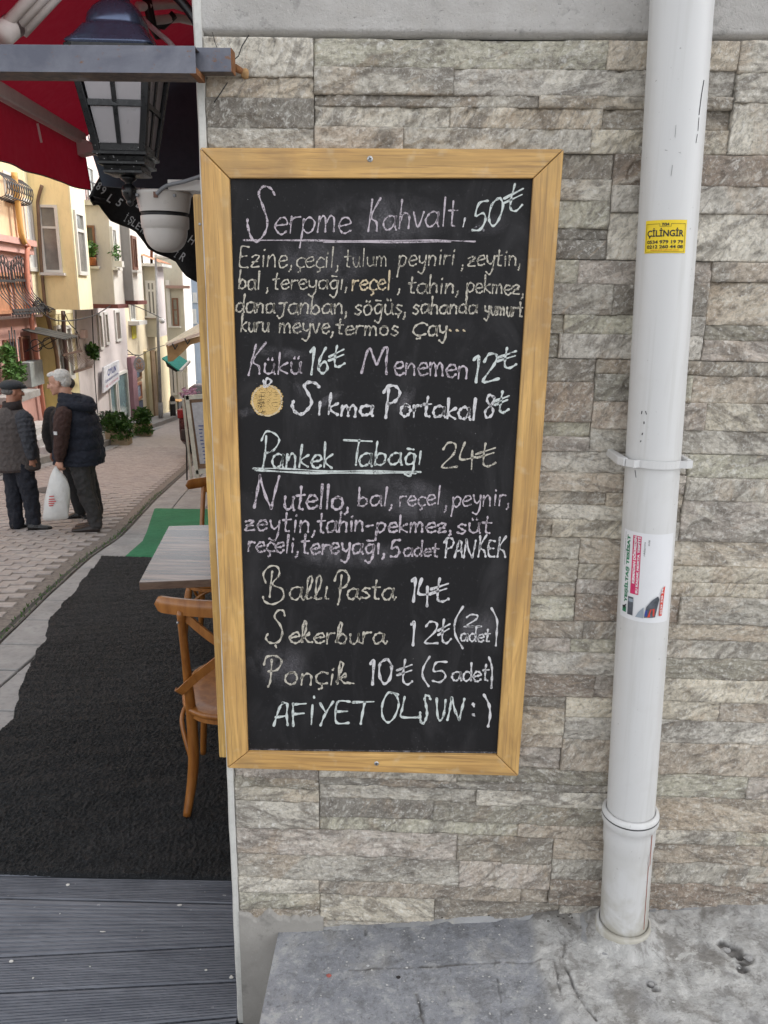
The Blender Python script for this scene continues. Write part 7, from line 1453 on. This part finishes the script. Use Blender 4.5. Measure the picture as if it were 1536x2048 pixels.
# ---- man in the flat cap, back to the camera
f1 = onS(55, 1056); g0 = np.array([f1[0], f1[1], GZ(f1[1])-.012])
m1 = thing('person', 'man in a grey flat cap and grey-brown quilted jacket standing with his back to us', 'person', g0)
q = lambda x, y, z: g0+np.array([x, y, z-.1*y])
hc = q(-.045, .10, 1.475); fd = nrm([.62, .55, -.12])
b = MB(); M = head(b, hc, fd, .98); limb(b, [q(-.06,.07,1.27), q(-.05,.085,1.42)], [.058,.056]); ovals(b, [(*q(-.06,.05,.78),.15,.11),(*q(-.06,.05,1.0),.16,.12),(*q(-.06,.05,1.2),.18,.11),(*q(-.06,.05,1.29),.10,.07)], .55)
limb(b, [q(-.21,.12,1.2), q(-.27,.14,.95), q(-.22,.22,.80)], [.055,.042,.030]); limb(b, [q(.09,-.03,1.2), q(.11,-.04,.97), q(.125,-.01,.785)], [.055,.042,.030]); hand(b, q(.125,-.005,.79), (.03,.02,-1), (-.3,.5,-.1), (.6,.5,0), .95, .35); hand(b, q(-.22,.22,.80), (.1,.3,-1), (.5,.1,0), (.2,.8,0), .95, .5)
for s, hp, kn, an in ((0, (-.14,.07,.80), (-.15,.05,.42), (-.135,.03,.06)), (1, (.01,.02,.80), (.05,.03,.42), (.055,.02,.06))): limb(b, [q(*hp), q(*kn), q(*an)], [.085,.055,.040]); 
fuse('body', b, SK, m1, .008, 2); face_bits(m1, hc, M, .98)
b = MB(); R_ = interp_rings([(*q(-.055,.05,.665)[:3],.222,.150),(*q(-.055,.05,.72),.222,.155),(*q(-.058,.05,.95),.212,.155),(*q(-.06,.05,1.10),.212,.15),(*q(-.06,.055,1.21),.195,.135),(*q(-.06,.06,1.275),.125,.095),(*q(-.055,.065,1.315),.082,.075)], 44); ovals(b, R_, .45, 40, (.062, .035), 2.5)
JQ = cloth('grey_quilted_back', (.085,.072,.068), 40, .6); fuse('jacket', b, JQ, m1, .0075, 1, 'grey-brown checked quilted jacket back', .018, .035)
b = MB(); R_ = [(*q(-.055,.05,.640),.218,.148),(*q(-.055,.05,.672),.226,.154)]; ovals(b, R_, .45, 32); fuse('jacket_hem', b, cloth('brown_hem', (.045,.032,.030)), m1, .008, 1)
b = MB(); limb(b, [q(.105,-.035,1.205), q(.135,-.06,1.10), q(.150,-.065,.97), q(.150,-.04,.82)], [.082,.080,.072,.056], quilt=.06, k=9); part_o = fuse('sleeve', b, cloth('slate_sleeve', (.040,.043,.052), 60, .5), m1, .0075, 1, None, .022, .03)
b = MB(); limb(b, [q(-.225,.13,1.20), q(-.275,.14,1.08), q(-.285,.16,.96), q(-.235,.22,.83)], [.080,.078,.070,.056], quilt=.06, k=9); fuse('sleeve', b, cloth('slate_sleeve_far', (.040,.043,.052), 60, .5), m1, .0075, 1, None, .022, .03)
b = MB(); G = []
for z, r, dz in ((1.285,.098,0), (1.33,.092,.0), (1.362,.088,.01)):
    G.append([q(-.052+r*math.cos(a)*1.05, .07+r*math.sin(a)*.95, z+dz+.012*math.cos(a-1.0)) for a in np.linspace(0, 2*math.pi, 30)])
b.grid(np.array(G)); o = part('collar', b, cloth('dark_brown_collar', (.028,.020,.020)), m1); so = o.modifiers.new('s', 'SOLIDIFY'); so.thickness = .014
b = MB(); TR = cloth('navy_trousers', (.011,.013,.021), 40, .35)
ovals(b, [(*q(-.055,.05,.66),.165,.125),(*q(-.055,.05,.80),.165,.125)], .3)
limb(b, [q(-.125,.07,.74), q(-.135,.06,.45), q(-.135,.04,.22), q(-.128,.03,.055)], [.098,.088,.076,.072], k=8); limb(b, [q(.015,.02,.74), q(.045,.03,.45), q(.062,.03,.22), q(.066,.02,.055)], [.100,.090,.076,.073], k=8); fuse('trousers', b, TR, m1, .009, 2, None, .036, .07)
b = MB(); shoe(b, q(-.165,-.02,.0), q(-.06,.17,.0), .05); shoe(b, q(.02,-.035,.0), q(.245,.055,.0), .05); LE = mat('black_leather', (.012,.011,.011), .3); fuse('shoes', b, LE, m1, .006, 1)
# flat cap
u_ = fd/np.linalg.norm(fd[:2]); fx = nrm([fd[0], fd[1], 0]); lf = np.array([-fx[1], fx[0], 0]); b = MB(); cc_ = hc+np.array([0,0,.060])
Mx = np.stack([fx, lf, [0,0,1]], 1); b.ell(cc_+fx*-.01, (.118,.100,.058), 24, 12, Mx); b.ell(cc_+fx*.055+np.array([0,0,-.012]), (.080,.080,.026), 20, 8, Mx); b.ell(cc_+fx*.095+np.array([0,0,-.034]), (.060,.070,.008), 20, 6, Mx); fuse('flat_cap', b, cloth('charcoal_wool', (.035,.040,.046), 200, .4), m1, .006, 1)
b = MB(); b.ell(hc+fx*-.035+np.array([0,0,.002]), (.078,.081,.042), 20, 10, Mx); fuse('hair', b, mat('grey_hair', (.16,.15,.145), .8, 60, .4, .4, .8, 300), m1, .006, 0, None, .010, .012)
# ---- white haired man in the navy vest, profile to the left, carrying a bag
f2 = onS(178, 1058); g0 = np.array([f2[0], f2[1], GZ(f2[1])-.012])
m2 = thing('person', 'white-haired man in a navy hooded vest with brown sleeves carrying a white bag', 'person', g0)
q = lambda x, y, z: g0+np.array([x, y, z-.1*y])
hc = q(-.185, .02, 1.575); fd = nrm([-1, -.22, -.22]); b = MB(); M = head(b, hc, fd, 1.03, 1.1); limb(b, [q(-.085,.02,1.33), q(-.135,.02,1.50)], [.060,.058])
ovals(b, [(*q(-.05,.03,.80),.12,.16),(*q(-.055,.03,1.05),.12,.17),(*q(-.06,.03,1.25),.11,.19),(*q(-.075,.03,1.36),.08,.10)], 0)
SH = [q(-.085,-.185,1.27), q(-.098,-.235,1.02), q(-.135,-.235,.80)]; limb(b, SH, [.055,.045,.030]); hand(b, q(-.138,-.235,.79), (-.02,0,-1), (.1,.9,-.1), (-1,.1,0), 1.05, .85)
limb(b, [q(-.07,.22,1.27), q(-.09,.26,1.02), q(-.12,.25,.80)], [.055,.045,.030]); hand(b, q(-.12,.25,.80), (-.02,0,-1), (.1,-.9,-.1), (-1,.1,0), 1.05, .5)
limb(b, [q(-.05,-.06,.82), q(.03,-.06,.44), q(.09,-.06,.08)], [.085,.055,.040]); limb(b, [q(-.05,.13,.82), q(-.04,.14,.44), q(.03,.14,.08)], [.085,.055,.040]); fuse('body', b, SK2, m2, .008, 2); face_bits(m2, hc, M, 1.03)
b = MB(); Mx = M; 
b.ell(hc+M@np.array((-.035,0,.048)), (.098,.086,.082), 24, 14, M); b.ell(hc+M@np.array((-.062,0,.0)), (.060,.080,.070), 20, 12, M); b.ell(hc+M@np.array((.035,0,.088)), (.055,.060,.030), 20, 10, M); fuse('hair', b, mat('white_hair', (.72,.70,.66), .85, 40, .3, .25, 1.0, 200, .01), m2, .006, 1, None, .014, .014)
b = MB(); R_ = interp_rings([(*q(-.050,.03,.735),.240,.215),(*q(-.045,.03,.79),.252,.225),(*q(-.040,.03,.95),.235,.222),(*q(-.035,.03,1.10),.222,.218),(*q(-.045,.03,1.22),.205,.212),(*q(-.06,.03,1.30),.165,.180),(*q(-.085,.03,1.375),.110,.115)], 54); ovals(b, R_, 0, 44, (.125, .075), 2.6); NV = cloth('navy_puffer', (.009,.012,.023), 25, .5); fuse('vest', b, NV, m2, .0075, 1, None, .024, .045)
b = MB()
for k, (r1, r2, z, dx) in enumerate(((.118,.055,1.385,.0), (.135,.055,1.345,.03), (.105,.042,1.43,-.015))):
    P = [q(-.055+dx+r1*1.1*math.cos(a), .03+r1*1.05*math.sin(a), z-.02*math.cos(a)) for a in np.linspace(-2.3, 2.3, 22)]; b.tube(P, [r2*(.55+.45*math.cos(a/2.6)) for a in np.linspace(-2.3, 2.3, 22)], 12)
b.ell(q(.075,.03,1.35), (.085,.125,.095), 18, 12); fuse('hood', b, NV, m2, .0075, 2, None, .012, .03)
BRN = cloth('brown_sleeve', (.042,.018,.014), 40, .4); b = MB(); limb(b, [q(-.070,-.20,1.255), q(-.078,-.245,1.14), q(-.090,-.255,1.0), q(-.118,-.245,.88), q(-.130,-.238,.815)], [.085,.082,.072,.062,.050], k=8); fuse('sleeve', b, BRN, m2, .0075, 2, None, .026, .04)
b = MB(); limb(b, [q(-.07,.24,1.255), q(-.09,.27,1.0), q(-.12,.25,.82)], [.085,.072,.05], k=8); fuse('sleeve', b, BRN, m2, .0075, 2, None, .026, .04)
m_ = MB(); c = q(-.105, -.334, 1.075); m_.box(c+(-.018,-.004,-.017), c+(.016,.002,.017)); part('sleeve_patch', m_, MT['letter'], m2)
JN = cloth('washed_grey_jeans', (.045,.043,.043), 30, .4); b = MB(); ovals(b, [(*q(-.035,.03,.72),.145,.165),(*q(-.04,.03,.86),.145,.165)], 0)
limb(b, [q(-.03,-.05,.78), q(.02,-.06,.46), q(.070,-.06,.24), q(.105,-.06,.07)], [.110,.082,.068,.062], k=8); limb(b, [q(-.03,.12,.78), q(-.035,.14,.46), q(.01,.14,.24), q(.035,.14,.07)], [.110,.082,.068,.062], k=8); fuse('trousers', b, JN, m2, .009, 2, None, .040, .05)
b = MB(); shoe(b, q(.145,-.06,.0), q(-.150,-.085,.0), .05, .085); shoe(b, q(.080,.14,.0), q(-.205,.13,.0), .05, .085); fuse('shoes', b, mat('dark_brown_leather', (.030,.022,.019), .4), m2, .006, 1)
# the carrier bag he holds
gB = q(-.15, -.30, .69); bag = thing('carrier_bag', 'white plastic carrier bag with faint red print hanging from his hand', 'bag', gB-np.array([0,0,.55]))
b = MB(); G = []; rings = [(.004,.004,.045,0), (.020,.010,.02,-.01), (.055,.030,-.03,.0), (.095,.050,-.09,.01), (.118,.065,-.18,.005), (.128,.070,-.30,-.02), (.135,.068,-.42,-.045), (.138,.060,-.50,-.06), (.125,.030,-.525,-.06), (.01,.003,-.53,-.06)]
for (rx, ry, z, dx) in rings:
    G.append([gB+np.array([dx+rx*math.cos(a)+.008*math.sin(a*5+z*20)*min(1,-z*6+.1), ry*math.sin(a)*(1+.15*math.sin(a*3+z*14)), z+(.0 if z > -.45 else .10*rx*math.cos(a)*.9)]) for a in np.linspace(0, 2*math.pi, 41)])
b.grid(np.array(G)); part('bag_body', b, mat('white_polythene', (.62,.62,.60), .4, 9, .08, .05, .8, 22, .012), bag, sub=1)
m_ = MB(); 
for k, (x, z, w) in enumerate(((-.03,-.255,.05), (-.032,-.285,.06), (-.028,-.308,.075), (-.04,-.330,.06), (-.045,-.352,.045))): c = gB+np.array([x-.01, -.078, z]); m_.add([c+(-w/2,.0,-.006), c+(w/2,-.0,-.002), c+(w/2,0,.011), c+(-w/2,.0,.006)], [(0,1,2,3)])
part('red_print', m_, mat('red_bag_print', (.55,.10,.10), .6), bag)
# ---- third man behind, mostly hidden
f3 = onS(163, 1034); g0 = np.array([f3[0], f3[1], GZ(f3[1])-.012]); m3 = thing('person', 'man in a black coat standing behind the white-haired man, mostly hidden', 'person', g0); q = lambda x, y, z: g0+np.array([x, y, z-.1*y])
hc = q(-.06, .02, 1.50); fd = nrm([-.6, -.8, -.15]); b = MB(); M = head(b, hc, fd, .98); limb(b, [q(-.05,.04,1.27), q(-.055,.03,1.43)], [.058,.056]); ovals(b, [(*q(-.05,.05,.80),.16,.11),(*q(-.05,.05,1.05),.17,.12),(*q(-.05,.05,1.22),.19,.11),(*q(-.05,.05,1.30),.10,.07)], .5)
limb(b, [q(-.24,.03,1.21), q(-.27,.0,.97), q(-.24,-.05,.78)], [.055,.042,.030]); hand(b, q(-.24,-.05,.78), (0,0,-1), (.6,.5,0), (-.3,-.8,0), .95, .5); limb(b, [q(.13,.12,1.21), q(.17,.12,.97), q(.15,.06,.78)], [.055,.042,.030]); hand(b, q(.15,.06,.78), (0,0,-1), (-.6,.3,0), (-.3,-.8,0), .95, .5)
limb(b, [q(-.12,.04,.82), q(-.09,.04,.44), q(-.01,.03,.08)], [.085,.055,.040]); limb(b, [q(.03,.07,.82), q(.09,.08,.44), q(.16,.08,.08)], [.085,.055,.040]); fuse('body', b, SK, m3, .008, 2); face_bits(m3, hc, M, .98)
BC = cloth('black_coat', (.012,.010,.010), 40, .4); b = MB(); ovals(b, interp_rings([(*q(-.05,.05,.66),.215,.16),(*q(-.05,.05,.90),.215,.16),(*q(-.05,.05,1.10),.222,.16),(*q(-.05,.05,1.23),.20,.13),(*q(-.05,.05,1.30),.12,.09),(*q(-.05,.05,1.36),.08,.075)], 30), .5, 36); limb(b, [q(-.235,.02,1.215), q(-.285,-.01,1.0), q(-.25,-.05,.82)], [.082,.072,.056], k=8); limb(b, [q(.14,.12,1.215), q(.175,.12,1.0), q(.15,.06,.82)], [.082,.072,.056], k=8); fuse('coat', b, BC, m3, .009, 2, None, .02, .06)
b = MB(); ovals(b, [(*q(-.045,.05,.66),.15,.12),(*q(-.045,.05,.80),.15,.12)], .4); limb(b, [q(-.11,.04,.76), q(-.085,.04,.46), q(-.02,.03,.08)], [.10,.08,.066], k=8); limb(b, [q(.03,.07,.76), q(.11,.08,.46), q(.165,.08,.08)], [.10,.08,.066], k=8); fuse('trousers', b, cloth('black_trousers', (.014,.014,.015)), m3, .009, 2, None, .02, .07)
b = MB(); shoe(b, q(.01,.03,.0), q(-.20,-.06,.0), .05); shoe(b, q(.19,.09,.0), q(.02,-.04,.0), .05); fuse('shoes', b, LE, m3, .006, 1); b = MB(); b.ell(hc+M@np.array((-.03,0,.045)), (.095,.083,.072), 20, 12, M); fuse('hair', b, mat('dark_hair', (.05,.045,.04), .8), m3, .006, 1)
